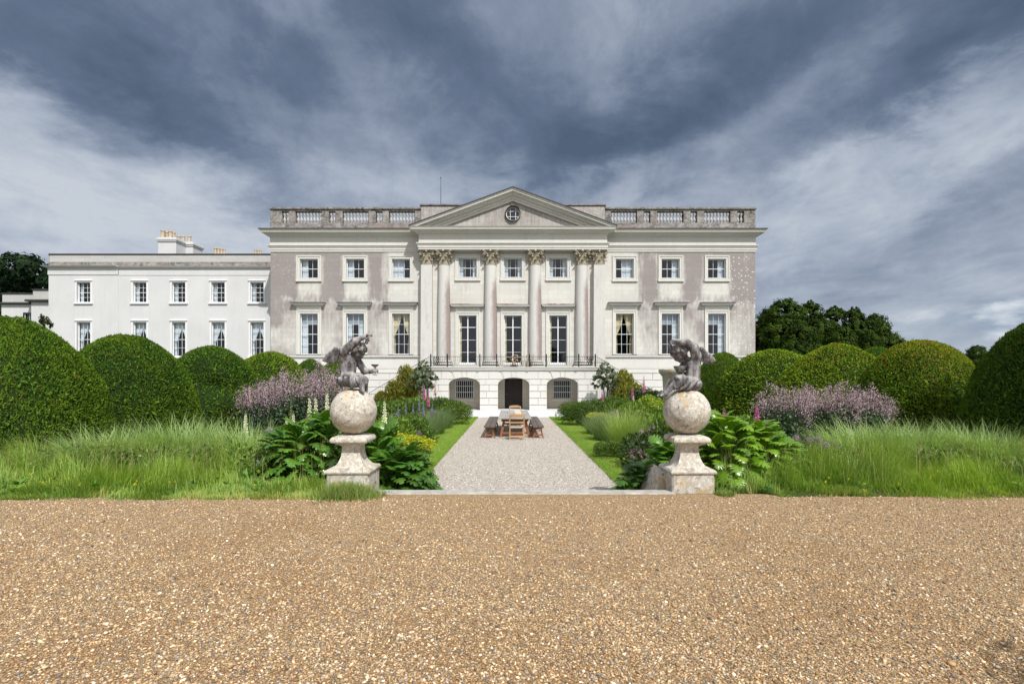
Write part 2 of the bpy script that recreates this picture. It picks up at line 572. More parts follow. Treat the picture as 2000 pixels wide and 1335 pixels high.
def glass_mat():
    m = bpy.data.materials.new('window_glass')
    m.use_nodes = True
    t = m.node_tree; t.nodes.clear(); g = G(t)
    tr = g.n('ShaderNodeBsdfTransparent'); tr.inputs[0].default_value = (.88, .91, .93, 1)
    gl = g.n('ShaderNodeBsdfGlossy'); gl.inputs['Roughness'].default_value = 0.03
    gl.inputs['Color'].default_value = (.9, .93, 1, 1)
    ge = g.n('ShaderNodeNewGeometry')
    dt = g.n('ShaderNodeVectorMath', operation='DOT_PRODUCT')
    g.put(dt.inputs[0], ge.outputs['Incoming']); g.put(dt.inputs[1], ge.outputs['Normal'])
    cs = g.m('ABSOLUTE', dt.outputs['Value'])
    n = g.noise(objco(g), 1.3, 2)
    bp = g.n('ShaderNodeBump'); bp.inputs['Strength'].default_value = 0.04; bp.inputs['Distance'].default_value = 0.02
    g.put(bp.inputs['Height'], n); t.links.new(bp.outputs[0], gl.inputs['Normal'])
    f = g.m('MULTIPLY_ADD', g.m('POWER', g.sub(1.0, cs), 4.0), 0.9, 0.052, clamp=True)
    mx = g.n('ShaderNodeMixShader'); g.put(mx.inputs[0], f)
    t.links.new(tr.outputs[0], mx.inputs[1]); t.links.new(gl.outputs[0], mx.inputs[2])
    o = g.n('ShaderNodeOutputMaterial'); t.links.new(mx.outputs[0], o.inputs[0])
    return m
M['glass'] = glass_mat()


def leaf_mat(name, rough=0.5, spec=0.4, trans=0.3, tint=(1, 1, 1)):
    m = bpy.data.materials.new(name)
    m.use_nodes = True
    t = m.node_tree
    b = t.nodes['Principled BSDF']
    b.inputs['Roughness'].default_value = rough
    b.inputs['Specular IOR Level'].default_value = spec
    g = G(t)
    at = g.n('ShaderNodeAttribute'); at.attribute_name = 'col'
    c = g.mix(1.0, at.outputs['Color'], tint, 'MULTIPLY')
    g.put(b.inputs['Base Color'], c)
    if trans > 0:
        tr = g.n('ShaderNodeBsdfTranslucent')
        g.put(tr.inputs[0], g.mix(1.0, c, (1.25, 1.35, .55), 'MULTIPLY'))
        mx = g.n('ShaderNodeMixShader'); mx.inputs[0].default_value = trans
        t.links.new(b.outputs[0], mx.inputs[1]); t.links.new(tr.outputs[0], mx.inputs[2])
        t.links.new(mx.outputs[0], t.nodes['Material Output'].inputs[0])
    return m
M['leaf'] = leaf_mat('leaf', 0.55, 0.35, 0.32, (1.25, 1.2, .95))
M['gloss_leaf'] = leaf_mat('glossy_leaf', 0.28, 0.6, 0.26, (1.45, 1.35, .85))
M['tree_leaf'] = leaf_mat('tree_leaf', 0.7, 0.08, 0.22, (.78, .88, .76))
M['petal'] = leaf_mat('petal', 0.7, 0.2, 0.3)
M['yew'] = leaf_mat('yew_sprigs', 0.7, 0.12, 0.25, (.97, 1.14, .84))
M['blade'] = leaf_mat('grass_blade', 0.5, 0.35, 0.38, (1.12, 1.28, .95))
M['bark'] = plain('grey_brown_bark', (.10, .08, .06), 0.9, 0.1, 0.4, 12)
# ------------------------------------------------------------------ the house
YM, YP, YA = 40.6, 40.3, 39.72         # main wall, wall behind the columns, entablature above the columns
GZ = -0.42                             # level of the sunken garden
house = empty('country_house', (0, YM, GZ), label='grand pale stone country house with columned portico and pediment behind the garden', cat='country house')


def wall_grid(name, material, parent, X0, X1, Z0, Z1, Y, holes, stain, step=0.13):
    """a wall sheet with rectangular openings; stain(x, z) gives the weathering attribute"""
    xs = set(np.arange(X0, X1, step * 1.0).round(3)) | {X1}
    zs = set(np.arange(Z0, Z1, step * 1.0).round(3)) | {Z1}
    for (a, b_, c, d) in holes:
        xs |= {round(a, 3), round(b_, 3)}; zs |= {round(c, 3), round(d, 3)}
    def clean(s, keep):
        out = []
        for v in sorted(s):
            if out and v - out[-1] < 0.035:
                if v in keep: out[-1] = v if out[-1] not in keep else out[-1]
                if v in keep and out[-1] != v: out.append(v)
                continue
            out.append(v)
        return np.array(out)
    kx = {round(v, 3) for h in holes for v in h[:2]} | {round(X0, 3), round(X1, 3)}
    kz = {round(v, 3) for h in holes for v in h[2:]} | {round(Z0, 3), round(Z1, 3)}
    xs = clean(xs, kx); zs = clean(zs, kz)
    XX, ZZ = np.meshgrid(xs, zs, indexing='ij')
    V = np.stack([XX.ravel(), np.full(XX.size, Y), ZZ.ravel()], 1)
    nz = len(zs)
    F = []
    for i in range(len(xs) - 1):
        cx = (xs[i] + xs[i + 1]) / 2
        hh = [h for h in holes if h[0] < cx < h[1]]
        for j in range(nz - 1):
            cz = (zs[j] + zs[j + 1]) / 2
            if any(h[2] < cz < h[3] for h in hh): continue
            F.append((i * nz + j, (i + 1) * nz + j, (i + 1) * nz + j + 1, i * nz + j + 1))
    me = np_mesh(name, V, np.array(F), material)
    a = me.attributes.new('stain', 'FLOAT_COLOR', 'POINT')
    arr = np.zeros((len(V), 4), dtype=np.float32); arr[:, 3] = 1
    s = stain(V[:, 0], V[:, 2])
    arr[:, 0] = s[0]; arr[:, 1] = s[1]; arr[:, 2] = s[2]
    a.data.foreach_set('color', arr.ravel())
    return link(name, me, parent, True)


WX = (8.61, 12.14, 15.70)
UW = (1.38, 9.58, 11.06)               # upper windows: width, sill, head
LW = (1.36, 3.71, 6.86)                # lower windows
FW = (1.36, 2.92, 6.68)                # tall garden doors in the portico
PX = (-3.46, 0.0, 3.46)


def main_stain(x, z):
    ax = np.abs(x)
    f = fbm(x * .55, z * .55, 3, 5)
    drip = fbm(x * 3.2, z * .16, 11, 4)
    edge = np.where(x < 0, 9.75, 9.6)
    up = sstep(edge - .35, edge + .55, ax + (drip - .5) * 2.2) * sstep(7.3, 8.2, z + (drip - .5) * 1.6) * (1 - .0 * z)
    halo = 0
    for c in WX:
        below = sstep(1.25, .7, np.abs(ax - c) + (f - .5) * .8) * sstep(7.6, 8.3, z + (drip - .5) * 1.4) * sstep(9.9, 9.2, z)
        side = sstep(1.35, 1.0, np.abs(ax - c)) * sstep(8.9, 9.3, z) * sstep(11.5, 11.2, z) * .55
        halo = np.maximum(halo, np.maximum(below, side))
    inner = sstep(9.0, 8.0, ax)
    top = up * (1 - .88 * halo) * (.55 + .75 * f) * 1.1
    low = (1 - up) * sstep(9.0, 10.5, ax) * (.32 + .8 * sstep(.42, .75, f)) * .68
    endl = np.where(x < 0, sstep(17.2, 17.9, ax + (f - .5) * 1.5) * .85 * sstep(4.8, 6.5, z), sstep(16.8, 17.6, ax + (f - .5)) * .55)
    cols_ = sstep(.95, .7, np.minimum(np.minimum(np.abs(ax - 10.4), np.abs(ax - 13.9)), np.abs(ax - 17.2))) * .35 * sstep(3.6, 7, z)
    s = np.clip(np.maximum(np.maximum(top, low + cols_ * (1 - up)), endl), 0, 1) * (.60 + .62 * fbm(x * 1.4, z * .8, 41, 5)) * 1.02
    white = np.where(x > 0, sstep(15.2, 16.8, ax), .12 * sstep(14, 17, ax)) + .25 * sstep(.5, .7, f) * (ax > 9.6)
    return s, np.clip(white, 0, 1), np.zeros_like(x)


def portico_stain(x, z):
    f = fbm(x * .6, z * .3, 21, 4)
    return sstep(.58, .85, f) * .4, np.zeros_like(x), np.zeros_like(x)


holesM = []
for sx in (-1, 1):
    for c in WX:
        holesM.append((sx * c - UW[0] / 2, sx * c + UW[0] / 2, UW[1], UW[2]))
        holesM.append((sx * c - LW[0] / 2, sx * c + LW[0] / 2, LW[1], LW[2]))
HW = 18.66
wall_grid('main_wall', M['stone'], house, -HW, -6.9, 3.47, 11.62, YM, [h for h in holesM if h[0] < 0], main_stain)
wall_grid('main_wall', M['stone'], house, 6.9, HW, 3.47, 11.62, YM, [h for h in holesM if h[0] > 0], main_stain)
holesP = []
for c in PX:
    holesP.append((c - UW[0] / 2, c + UW[0] / 2, 9.58, 11.06))
    holesP.append((c - FW[0] / 2, c + FW[0] / 2, FW[1], FW[2]))
wall_grid('portico_wall', M['stone'], house, -6.98, 6.98, 2.6, 11.62, YP, holesP, portico_stain, 0.2)
mb = MB()
for s in (-1, 1):
    mb.face([(s * 6.98, YP, 2.6), (s * 6.98, YM + .3, 2.6), (s * 6.98, YM + .3, 11.62), (s * 6.98, YP, 11.62)])
    mb.face([(s * HW, YM, GZ), (s * HW, 60, GZ), (s * HW, 60, 11.62), (s * HW, YM, 11.62)])
mb.face([(-HW, 60, GZ), (HW, 60, GZ), (HW, 60, 11.62), (-HW, 60, 11.62)])
mb.build('side_wall', M['stone'], house, world=True)

# dado, string course, basement with drafted blocks
for s in (-1, 1):
    mb = MB()
    a, b_ = sorted((s * 6.9, s * (HW + .03)))
    mb.box(a, b_, YM - .05, YM + .3, 2.63, 3.475)
    mb.build('dado', M['base'], house, world=True)
for s in (-1, 1):
    mb = MB()
    path = [(-HW - .05, 45), (-HW - .05, YM - .05), (-6.95, YM - .05)] if s < 0 else [(6.95, YM - .05), (HW + .05, YM - .05), (HW + .05, 45)]
    mb.sweep(path, [(0, 3.475), (.10, 3.49), (.13, 3.55), (.13, 3.62), (.05, 3.66), (-.05, 3.67)])
    mb.build('string_course', M['trim'], house, world=True)


def rusticate(mb, X0, X1, Z0, Z1, Y, rows, bl, skip=None, proud=.035, gap=.035, off=0.0):
    mb.box(X0, X1, Y, Y + .25, Z0, Z1)
    rh = (Z1 - Z0) / rows
    for r in range(rows):
        x = X0 - (bl * .5 if (r % 2) else 0) - off
        while x < X1 - .05:
            a, b_ = max(x + gap / 2, X0), min(x + bl - gap / 2, X1)
            if b_ - a > .1:
                mb.bbox(a, b_, Y - proud, Y - .004, Z0 + r * rh + gap / 2, Z0 + (r + 1) * rh - gap / 2, .016)
            x += bl
for s in (-1, 1):
    mb = MB()
    a, b_ = sorted((s * 6.05, s * (HW + .12)))
    rusticate(mb, a, b_, GZ, 2.28, YM - .12, 5, 1.55)
    mb.build('basement_wall', M['base'], house, world=True)
for s in (-1, 1):
    mb = MB()
    path = [(-HW - .12, 45), (-HW - .12, YM - .12), (-6.05, YM - .12)] if s < 0 else [(6.05, YM - .12), (HW + .12, YM - .12), (HW + .12, 45)]
    mb.sweep(path, [(0, 2.285), (.07, 2.29), (.07, 2.58), (.02, 2.63), (-.07, 2.634)])
    mb.build('basement_band', M['trim'], house, world=True)

# ---- entablature: architrave, frieze, cornice
ARCH = [(0.0, 11.60), (.05, 11.60), (.05, 11.74), (.09, 11.745), (.09, 11.92), (.13, 11.925), (.13, 12.01), (.20, 12.04), (.20, 12.10),
        (.03, 12.13), (.03, 12.74), (.10, 12.77), (.14, 12.83), (.26, 12.87), (.30, 12.93), (.44, 13.0), (.55, 13.005), (.55, 13.09),
        (.58, 13.11), (.63, 13.19), (.0, 13.24)]
for path in ([(-HW, 59), (-HW, YM), (-6.9, YM)], [(6.9, YM), (HW, YM), (HW, 59)]):
    mb = MB()
    mb.sweep(path, ARCH)
    mb.build('entablature', M['trim'], house, world=True)
P_ARCH = [(o, z - .03) for (o, z) in ARCH]
mb = MB()
mb.sweep([(-7.07, YM + .2), (-7.07, YA), (7.07, YA), (7.07, YM + .2)], P_ARCH)
mb.face([(-7.07, YA, 11.57), (7.07, YA, 11.57), (7.07, YP + .1, 11.57), (-7.07, YP + .1, 11.57)])
mb.build('portico_entablature', M['trim'], house, world=True)

# lead over the cornices and stone hoods
FL = [(.40, 13.212), (.645, 13.192), (.665, 13.205), (.665, 13.262), (.40, 13.275)]
for path in ([(-HW, 59), (-HW, YM), (-7.9, YM)], [(7.9, YM), (HW, YM), (HW, 59)]):
    mb = MB(); mb.sweep(path, FL, closed_prof=True)
    mb.build('lead_flashing', M['lead'], house, world=True)
# ---- pediment
APX = 16.02
hw, zb = 7.72, 13.17
def zline(x): return APX - (APX - zb) * abs(x) / hw
tymp = house_t = None
ped = MB()
RAK = [(.63, 0.0), (.60, -.08), (.57, -.11), (.55, -.20), (.42, -.24), (.32, -.30), (.26, -.42), (.12, -.48), (.08, -.62), (.02, -.66), (.02, -.80)]
for s in (-1, 1):
    rows = []
    for x in (hw, 0):
        row = []
        for (o, dz) in RAK:
            z = zline(x) + dz
            xx = x
            if x > 0:                      # foot of the rake is cut off level on the cornice
                zc = max(z, zb - .02)
                xx = hw * (APX + dz - zc) / (APX - zb)
                z = zc
            row.append(ped.vert((s * xx, YA - o, z)))
        row.append(ped.vert((s * xx, YA + .6, z)))
        top = ped.vert((s * x, YA + 2.6, zline(x)))
        row.insert(0, top)
        rows.append(row)
    for j in range(len(rows[0]) - 1):
        ped.f.append([rows[0][j], rows[1][j], rows[1][j + 1], rows[0][j + 1]])
pedo = ped.build('pediment', M['trim'], house, world=True)
ped = MB()
for s in (-1, 1):
    ped.prism([(0, APX + .005), (s * (hw + .03), zb - .0), (s * (hw + .03), zb + .075), (0, APX + .085)][::s], YA - .67, YA + 2.6)
ped.build('lead_flashing', M['lead'], pedo, world=True)
tm = MB()
RO, RC = .60, 14.29                       # round window radius and height
nseg = 32
outer = []
inner = [(RO * math.cos(2 * PI * k / nseg), RC + RO * math.sin(2 * PI * k / nseg)) for k in range(nseg)]
base_z = 13.0
def to_edge(a):
    dx, dz = math.cos(a), math.sin(a)
    t = 1e9
    if dz < -1e-6: t = min(t, (base_z - RC) / dz)
    for s in (-1, 1):                     # the rakes
        k = (APX - .55 - zb + .0) / (hw - 1.2)
        den = dz + k * s * dx
        if den > 1e-6: t = min(t, (APX - .55 - RC) / den)
    return (dx * t, RC + dz * t)
angs = sorted([2 * PI * k / nseg for k in range(nseg)] + [math.atan2(base_z - RC, 6.4) % (2 * PI), math.atan2(base_z - RC, -6.4) % (2 * PI)])
pts = [((RO * math.cos(a), RC + RO * math.sin(a)), to_edge(a)) for a in angs]
for k in range(len(pts)):
    (i0, o0), (i1, o1) = pts[k], pts[(k + 1) % len(pts)]
    sts = [0, 0]
    q = []
    for (px_, pz_) in (i0, o0, o1, i1):
        tm.cur = (.66 if abs(px_) < 5 else .3, .3, 0)
        q.append(tm.vert((px_, YA + .12, pz_)))
    tm.f.append(q)
tm.build('tympanum', M['stone'], pedo, world=True)
rw = MB()
rw.lathe([(RO - .04, 0), (RO + .04, 0), (RO + .06, .03), (RO + .04, .05), (RO, .06), (RO - .04, .25)], (0, 0, 0), 36, cap=False)
me = rw.mesh('window_surround', M['balustrade'], True)
o = link('window_surround', me, pedo); o.location = (0, YA + .16, RC); o.rotation_euler = (R(90), 0, 0)
o.matrix_parent_inverse = wmat(o.parent).inverted()
rw = MB()
for k in (-.2, .2):
    rw.box(k - .016, k + .016, YA + .17, YA + .21, RC - .56, RC + .56)
    rw.box(-.56, .56, YA + .166, YA + .206, RC + k - .016, RC + k + .016)
for q_ in range(24):
    t0, t1 = 2 * PI * q_ / 24, 2 * PI * (q_ + 1) / 24
    rw.bar((.50 * math.cos(t0), YA + .188, RC + .50 * math.sin(t0)), (.50 * math.cos(t1), YA + .188, RC + .50 * math.sin(t1)), .06, .05)
rw.build('glazing_bars', M['sash'], pedo, world=True)
rw = MB(); rw.lathe([(.0005, 0), (RO + .02, 0)], (0, 0, 0), 24, cap=False)
o = link('pane', rw.mesh('pane', M['glass']), pedo); o.location = (0, YA + .24, RC); o.rotation_euler = (R(90), 0, 0)
o.matrix_parent_inverse = wmat(o.parent).inverted()
rw = MB(); rw.box(-.7, .7, YA + .6, YA + .7, RC - .7, RC + .7)
rw.box(-.7, .7, YA + .3, YA + .59, RC + .61, RC + .7)
rw.build('attic_room', M['room'], pedo, world=True)

# ---- roof, attic blocks behind the pediment
mb = MB()
mb.box(-HW + .3, HW - .3, YM + 1.6, 59.5, 13.0, 13.3)
mb.prism([(-hw + .4, zb), (hw - .4, zb), (0, APX - .12)], YA + 2.2, YM + 8)
mb.build('roof', M['lead'], house, world=True)
for s in (-1, 1):
    mb = MB()
    mb.cur = (.62, .4, 0)
    a, b_ = sorted((s * 2.3, s * 7.06))
    mb.bbox(a, b_, YM - .10, YM + 1.4, 13.2, 15.12, .02)
    mb.build('attic_block', M['stone'], house, world=True)
    mb = MB()
    a, b_ = sorted((s * 2.2, s * 7.16))
    mb.bbox(a, b_, YM - .2, YM + 1.5, 15.12, 15.24, .03)
    mb.build('attic_coping', M['balustrade'], house, world=True)

# ---- balustrade
bp = [(.10, 0), (.10, .06), (.06, .08), (.075, .12), (.115, .22), (.105, .30), (.055, .42), (.045, .47), (.06, .485), (.045, .50), (.055, .56),
      (.105, .68), (.112, .74), (.07, .82), (.10, .84), (.10, .90)]
bmb = MB(); bmb.lathe(bp, (0, 0, 0), 10)
M['baluster'] = plain('pale_baluster_stone', (.47, .465, .45), .9, .15, .35, 5.0)
bme = bmb.mesh('baluster', M['baluster'], True, 50)
for s in (-1, 1):
    bal = MB()
    a, b_ = sorted((s * 7.07, s * (HW + .02)))
    bal.bbox(a, b_, YM - .06, YM + .5, 13.2, 13.84, .02)
    bal.bbox(a, b_, YM, YM + .44, 14.74, 14.86, .015)
    a2, b2 = sorted((s * 7.07, s * (HW + .10)))
    bal.bbox(a2, b2, YM - .10, YM + .54, 14.86, 15.02, .03)
    for (u0, u1) in ((7.07, 7.54), (9.55, 10.05), (10.57, 11.10), (13.13, 13.66), (14.18, 14.72), (16.74, 17.26), (17.79, 18.66)):
        a, b_ = sorted((s * u0, s * u1))
        bal.bbox(a, b_, YM - .03, YM + .47, 13.84, 14.74, .015)
    a, b_ = sorted((s * (HW - .5), s * (HW + .02)))
    bal.box(a, b_, YM + .5, 59, 13.2, 15.0)
    balo = bal.build('balustrade', M['balustrade'], house, world=True)
    for (u0, u1, n) in ((7.54, 9.55, 8), (10.05, 10.57, 2), (11.10, 13.13, 8), (13.66, 14.18, 2), (14.72, 16.74, 8), (17.26, 17.79, 2)):
        for k in range(n):
            o = link('baluster', bme, balo)
            o.location = (s * (u0 + (u1 - u0) * (k + .5) / n), YM + .22, 13.84)
            o.matrix_parent_inverse = wmat(balo).inverted()

# ---- columns and pilasters
ZB0, ZS0, ZS1, ZC1 = 2.70, 3.28, 10.44, 11.57
def shaft_prof(r):
    out = []
    for k in range(25):
        t = k / 24
        out.append((r * (1 - .14 * sstep(.25, 1.0, t) ** 1.2), ZS0 + (ZS1 - ZS0) * t))
    return out
def colstain(a, z):
    side = max(0.0, math.cos(a - R(-32)))      # weathered face looks to the right and out
    t = 1 - abs((z - 5.6) / 4.3)
    return (max(0, min(1, (side ** 3) * 1.15 * max(0, min(1, t * 2.4)))), .15 * side, 0)


def capital_mesh():
    b = MB()
    H = ZC1 - ZS1
    b.lathe([(.43, 0), (.50, .03), (.50, .07), (.43, .10), (.42, .5), (.47, .75), (.58, .92)], (0, 0, 0), 20, cap=False)
    # abacus with hollow sides
    ring = []
    for k in range(4):
        a0 = PI / 4 + k * PI / 2
        c = Vector((math.cos(a0), math.sin(a0))) * .90
        n2 = Vector((math.cos(a0 + PI / 2), math.sin(a0 + PI / 2)))
        ring += [c - n2 * .07, c + n2 * .07]
        mid = Vector((math.cos(a0 + PI / 4), math.sin(a0 + PI / 4)))
        nx = Vector((math.cos(a0 + PI / 2), math.sin(a0 + PI / 2))) * .90
        for t in (.2, .4, .5, .6, .8):
            q = c.lerp(nx, t) - mid * (.16 * 4 * t * (1 - t)) * .75
            ring.append(q)
    for (z0, z1, k) in ((.98, 1.04, .95), (1.045, 1.13, 1.0)):
        i0 = [b.vert((q.x * k, q.y * k, z0)) for q in ring]
        i1 = [b.vert((q.x * k, q.y * k, z1)) for q in ring]
        n = len(ring)
        for j in range(n): b.f.append([i0[j], i0[(j + 1) % n], i1[(j + 1) % n], i1[j]])
        b.f.append(i0[::-1]); b.f.append(i1)
    def leaf(a, z0, h, w, out):
        rows = []
        ca, sa = math.cos(a), math.sin(a)
        for k in range(7):
            t = k / 6
            r = .44 + .03 * t + out * max(0, t - .55) ** 1.5 * 3.2
            z = z0 + h * (t if t < .8 else .8 + (t - .8) * .2 - (t - .8) * .7)
            ww = w * (.75 + .5 * math.sin(PI * min(1, t * 1.05))) * (1 if t < .9 else .6) * (1.0 if k % 2 else .78)
            row = []
            for u in (-1, -.5, 0, .5, 1):
                aa = a + u * ww / r / 1.0
                rr = r + .045 * (1 - abs(u)) - (.03 if abs(u) == 1 else 0)
                row.append(b.vert((rr * math.cos(aa), rr * math.sin(aa), z - abs(u) * .02)))
            rows.append(row)
        for k in range(6):
            for j in range(4):
                b.f.append([rows[k][j], rows[k][j + 1], rows[k + 1][j + 1], rows[k + 1][j]])
    for k in range(8):
        leaf(PI / 4 * k, .08, .42, .145, .26)
        leaf(PI / 4 * (k + .5), .10, .74, .135, .30)
    for k in range(4):                       # corner scrolls and the flower in the middle of each side
        a0 = PI / 4 + k * PI / 2
        for s in (-1, 1):
            pts = []
            for j in range(15):
                th = j / 14 * 3.4 * PI / 1.6
                rr = .15 * (1 - j / 17)
                base = Vector((math.cos(a0), math.sin(a0), 0)) * (.70 - .0)
                tang = Vector((math.cos(a0), math.sin(a0), 0))
                side = Vector((-math.sin(a0), math.cos(a0), 0)) * (s * .06)
                pts.append(base + side + tang * (-rr * math.cos(th)) + Vector((0, 0, .82 + rr * math.sin(th))))
            b.tube(pts, [.035] * 15, 6)
        st = []
        for s in (-1, 1):
            st = [Vector((math.cos(a0 + s * q), math.sin(a0 + s * q), 0)) * rr + Vector((0, 0, z))
                  for (q, rr, z) in ((.55, .47, .45), (.45, .50, .66), (.28, .56, .84), (.12, .64, .95))]
            b.tube(st, [.03, .04, .04, .03], 6)
        am = a0 + PI / 4
        b.sphere((math.cos(am) * .70, math.sin(am) * .70, 1.03), .10, 8, 6)
    return b.mesh('capital', M['carved'], True, 45)
cap_me = capital_mesh()
base_prof = [(.68, 0), (.68, .16), (.62, .18), (.665, .24), (.66, .30), (.60, .34), (.55, .37), (.56, .42), (.60, .45), (.585, .51), (.52, .55), (.50, .58)]
CX = (-5.25, -1.70, 1.70, 5.25)
for cx in CX:
    cm_ = MB(); cm_.lathe([(r, z) for r, z in shaft_prof(.50)], (cx, YP - .10, 0), 28, cap=False, colf=colstain)
    c = cm_.build('column', M['column'], house, True, world=True)
    b = MB(); b.sqlathe([(.70, 0), (.70, .14)], (cx, YP - .10, ZB0)); b.lathe(base_prof[2:], (cx, YP - .10, ZB0), 28)
    b.build('base', M['trim'], c, True, 40, world=True)
    o = link('capital', cap_me, c); o.location = (cx, YP - .10, ZS1); o.scale = (.93, .80, 1)
    o.matrix_parent_inverse = wmat(o.parent).inverted()
for cx in (-6.53, 6.53):
    pm = MB()
    for k in range(12):
        za, zb_ = ZS0 + (ZS1 - ZS0) * k / 12, ZS0 + (ZS1 - ZS0) * (k + 1) / 12
        h0, h1 = .45 - .04 * k / 12, .45 - .04 * (k + 1) / 12
        pm.cur = (.12, .1, 0)
        pm.face([(cx - h0, YA + .08, za), (cx + h0, YA + .08, za), (cx + h1, YA + .08, zb_), (cx - h1, YA + .08, zb_)])
        pm.face([(cx - h0, YP, za), (cx - h0, YA + .08, za), (cx - h1, YA + .08, zb_), (cx - h1, YP, zb_)])
        pm.face([(cx + h0, YA + .08, za), (cx + h0, YP, za), (cx + h1, YP, zb_), (cx + h1, YA + .08, zb_)])
    c = pm.build('pilaster', M['column'], house, world=True)
    b = MB()
    for (r, z0, z1) in ((.60, 0, .16), (.57, .16, .32), (.53, .32, .38), (.55, .38, .50), (.49, .50, .585)):
        b.bbox(cx - r, cx + r, YA + .53 - r, YP, ZB0 + z0, ZB0 + z1 - .002, .02)
    b.build('base', M['trim'], c, world=True)
    o = link('capital', cap_me, c); o.location = (cx, YP - .14, ZS1); o.scale = (.93, .60, 1)
    o.matrix_parent_inverse = wmat(o.parent).inverted()


# ------------------------------------------------------------------ windows
def frame_mesh(w, h, nx, nz, meet=None, bar=.021, fr=.048, french=False, d0=.17):
    b = MB()
    b.box(-w / 2, -w / 2 + fr, d0, d0 + .07, 0, h)
    b.box(w / 2 - fr, w / 2, d0, d0 + .07, 0, h)
    b.box(-w / 2 + fr, w / 2 - fr, d0 + .002, d0 + .068, h - fr, h)
    b.box(-w / 2 + fr, w / 2 - fr, d0 + .002, d0 + .068, 0, fr * 1.4)
    if french:
        b.box(-.038, .038, d0 - .01, d0 + .06, fr * 1.4, h - fr)
        b.box(-w / 2 + fr, w / 2 - fr, d0 - .012, d0 + .055, h * .755, h * .755 + .05)
        for k in (.255, .505):
            b.box(-w / 2 + fr, w / 2 - fr, d0 + .012, d0 + .045, h * k - bar / 2, h * k + bar / 2)
        for s in (-1, 1):
            b.box(s * .33 - .31, s * .33 + .31, d0 + .01, d0 + .05, fr * 1.4, fr * 1.4 + .10)
    else:
        for i in range(1, nx):
            x = -w / 2 + fr + (w - 2 * fr) * i / nx
            b.box(x - bar / 2, x + bar / 2, d0 + .012, d0 + .05, fr * 1.4, h - fr)
        for j in range(1, nz):
            z = fr + (h - 2 * fr) * j / nz
            t = bar * 1.9 if j == meet else bar
            b.box(-w / 2 + fr, w / 2 - fr, d0 + (.0 if j == meet else .016), d0 + .046, z - t / 2, z + t / 2)
    return b.mesh('window', M['sash'])
def pane_mesh(w, h, d0=.17):
    b = MB(); y_ = d0 + .03; b.face([(-w / 2 + .03, y_, .03), (w / 2 - .03, y_, .03), (w / 2 - .03, y_, h - .03), (-w / 2 + .03, y_, h - .03)])
    return b.mesh('pane', M['glass'])
def surround_mesh(w, h, fw=.27, sill=True, material='trim', reveal=.26, ears=False):
    b = MB()
    for (o0, o1, pr) in ((0, fw * .62, .05), (fw * .62, fw, .09)):
        b.bbox(-w / 2 - o1, -w / 2 - o0, -pr, .02, (-fw if sill else 0) , h + o0, .008)
        b.bbox(w / 2 + o0, w / 2 + o1, -pr, .02, (-fw if sill else 0), h + o0, .008)
        b.bbox(-w / 2 - o1, w / 2 + o1, -pr - .001, .02, h + o0, h + o1, .008)
    if sill:
        b.bbox(-w / 2 - fw - .03, w / 2 + fw + .03, -.12, .02, -fw, -.06, .012)
        b.bbox(-w / 2, w / 2, -.09, .2, -.06, -.001, .008)
    # jambs
    b.face([(-w / 2, -.05, 0), (-w / 2, reveal, 0), (-w / 2, reveal, h), (-w / 2, -.05, h)])
    b.face([(w / 2, -.05, 0), (w / 2, reveal, 0), (w / 2, reveal, h), (w / 2, -.05, h)])
    b.face([(-w / 2, -.05, h), (-w / 2, reveal, h), (w / 2, reveal, h), (w / 2, -.05, h)])
    b.face([(-w / 2, -.05, 0), (-w / 2, reveal, 0), (w / 2, reveal, 0), (w / 2, -.05, 0)])
    return b.mesh('surround', M[material])
def hood_mesh(w, h, lichen=False):
    b = MB()
    z = h + .275
    b.bbox(-w / 2 - .27, w / 2 + .27, -.05, .02, z, z + .30, .01)
    for s in (-1, 1):
        x = s * (w / 2 + .17)
        b.bbox(x - .08, x + .08, -.09, .0, z + .04, z + .30, .02)
    prof = [(.04, z + .30), (.12, z + .33), (.16, z + .38), (.30, z + .40), (.31, z + .47), (.36, z + .53), (.02, z + .58)]
    pw = w / 2 + .27
    b.sweep([(-pw, .02), (-pw, -.02), (pw, -.02), (pw, .02)], prof)
    b.cur = (0, 0, .0)
    if lichen:
        rr = random.Random(int(w * 1000) + int(h * 10) + (3 if lichen == 2 else 0))
        for k in range(26):
            b.cur = (0, 0, 1)
            x = rr.uniform(-pw - .2, pw + .2) if lichen == 2 else -abs(rr.gauss(0, pw * .5)) + pw * rr.uniform(-.3, .4)
            x = max(-pw - .25, min(pw + .25, x))
            b.sphere((x, -.02 - rr.uniform(.05, .32), z + .55), rr.uniform(.05, .10), 7, 5, sz=.45, sx=1.7)
        b.cur = (.001, 0, 0)
    return b.mesh('hood', M['trim'])
def cloth(b, x0, x1, z0, z1, y=.36, tie=None, folds=7, amp=.025, x1tie=None):
    """hanging cloth; tie = (z, x) gathers the free edge to x at height z"""
    n, m = folds * 4, 18
    rows = []
    for j in range(m + 1):
        t = j / m
        z = z1 + (z0 - z1) * t
        a, c = x0, x1
        if tie:
            zt, xt = tie
            tt = (z1 - z) / (z1 - zt)
            if tt < 1: c = x1 + (xt - x1) * (tt ** 1.6)
            else: c = xt + (xt - x0) * .35 * min(1, (tt - 1) * 2)
        row = []
        for i in range(n + 1):
            u = i / n
            row.append(b.vert((a + (c - a) * u, y + amp * math.sin(u * folds * 2 * PI + .6 * t), z)))
        rows.append(row)
    for j in range(m):
        for i in range(n):
            b.f.append([rows[j][i], rows[j][i + 1], rows[j + 1][i + 1], rows[j + 1][i]])
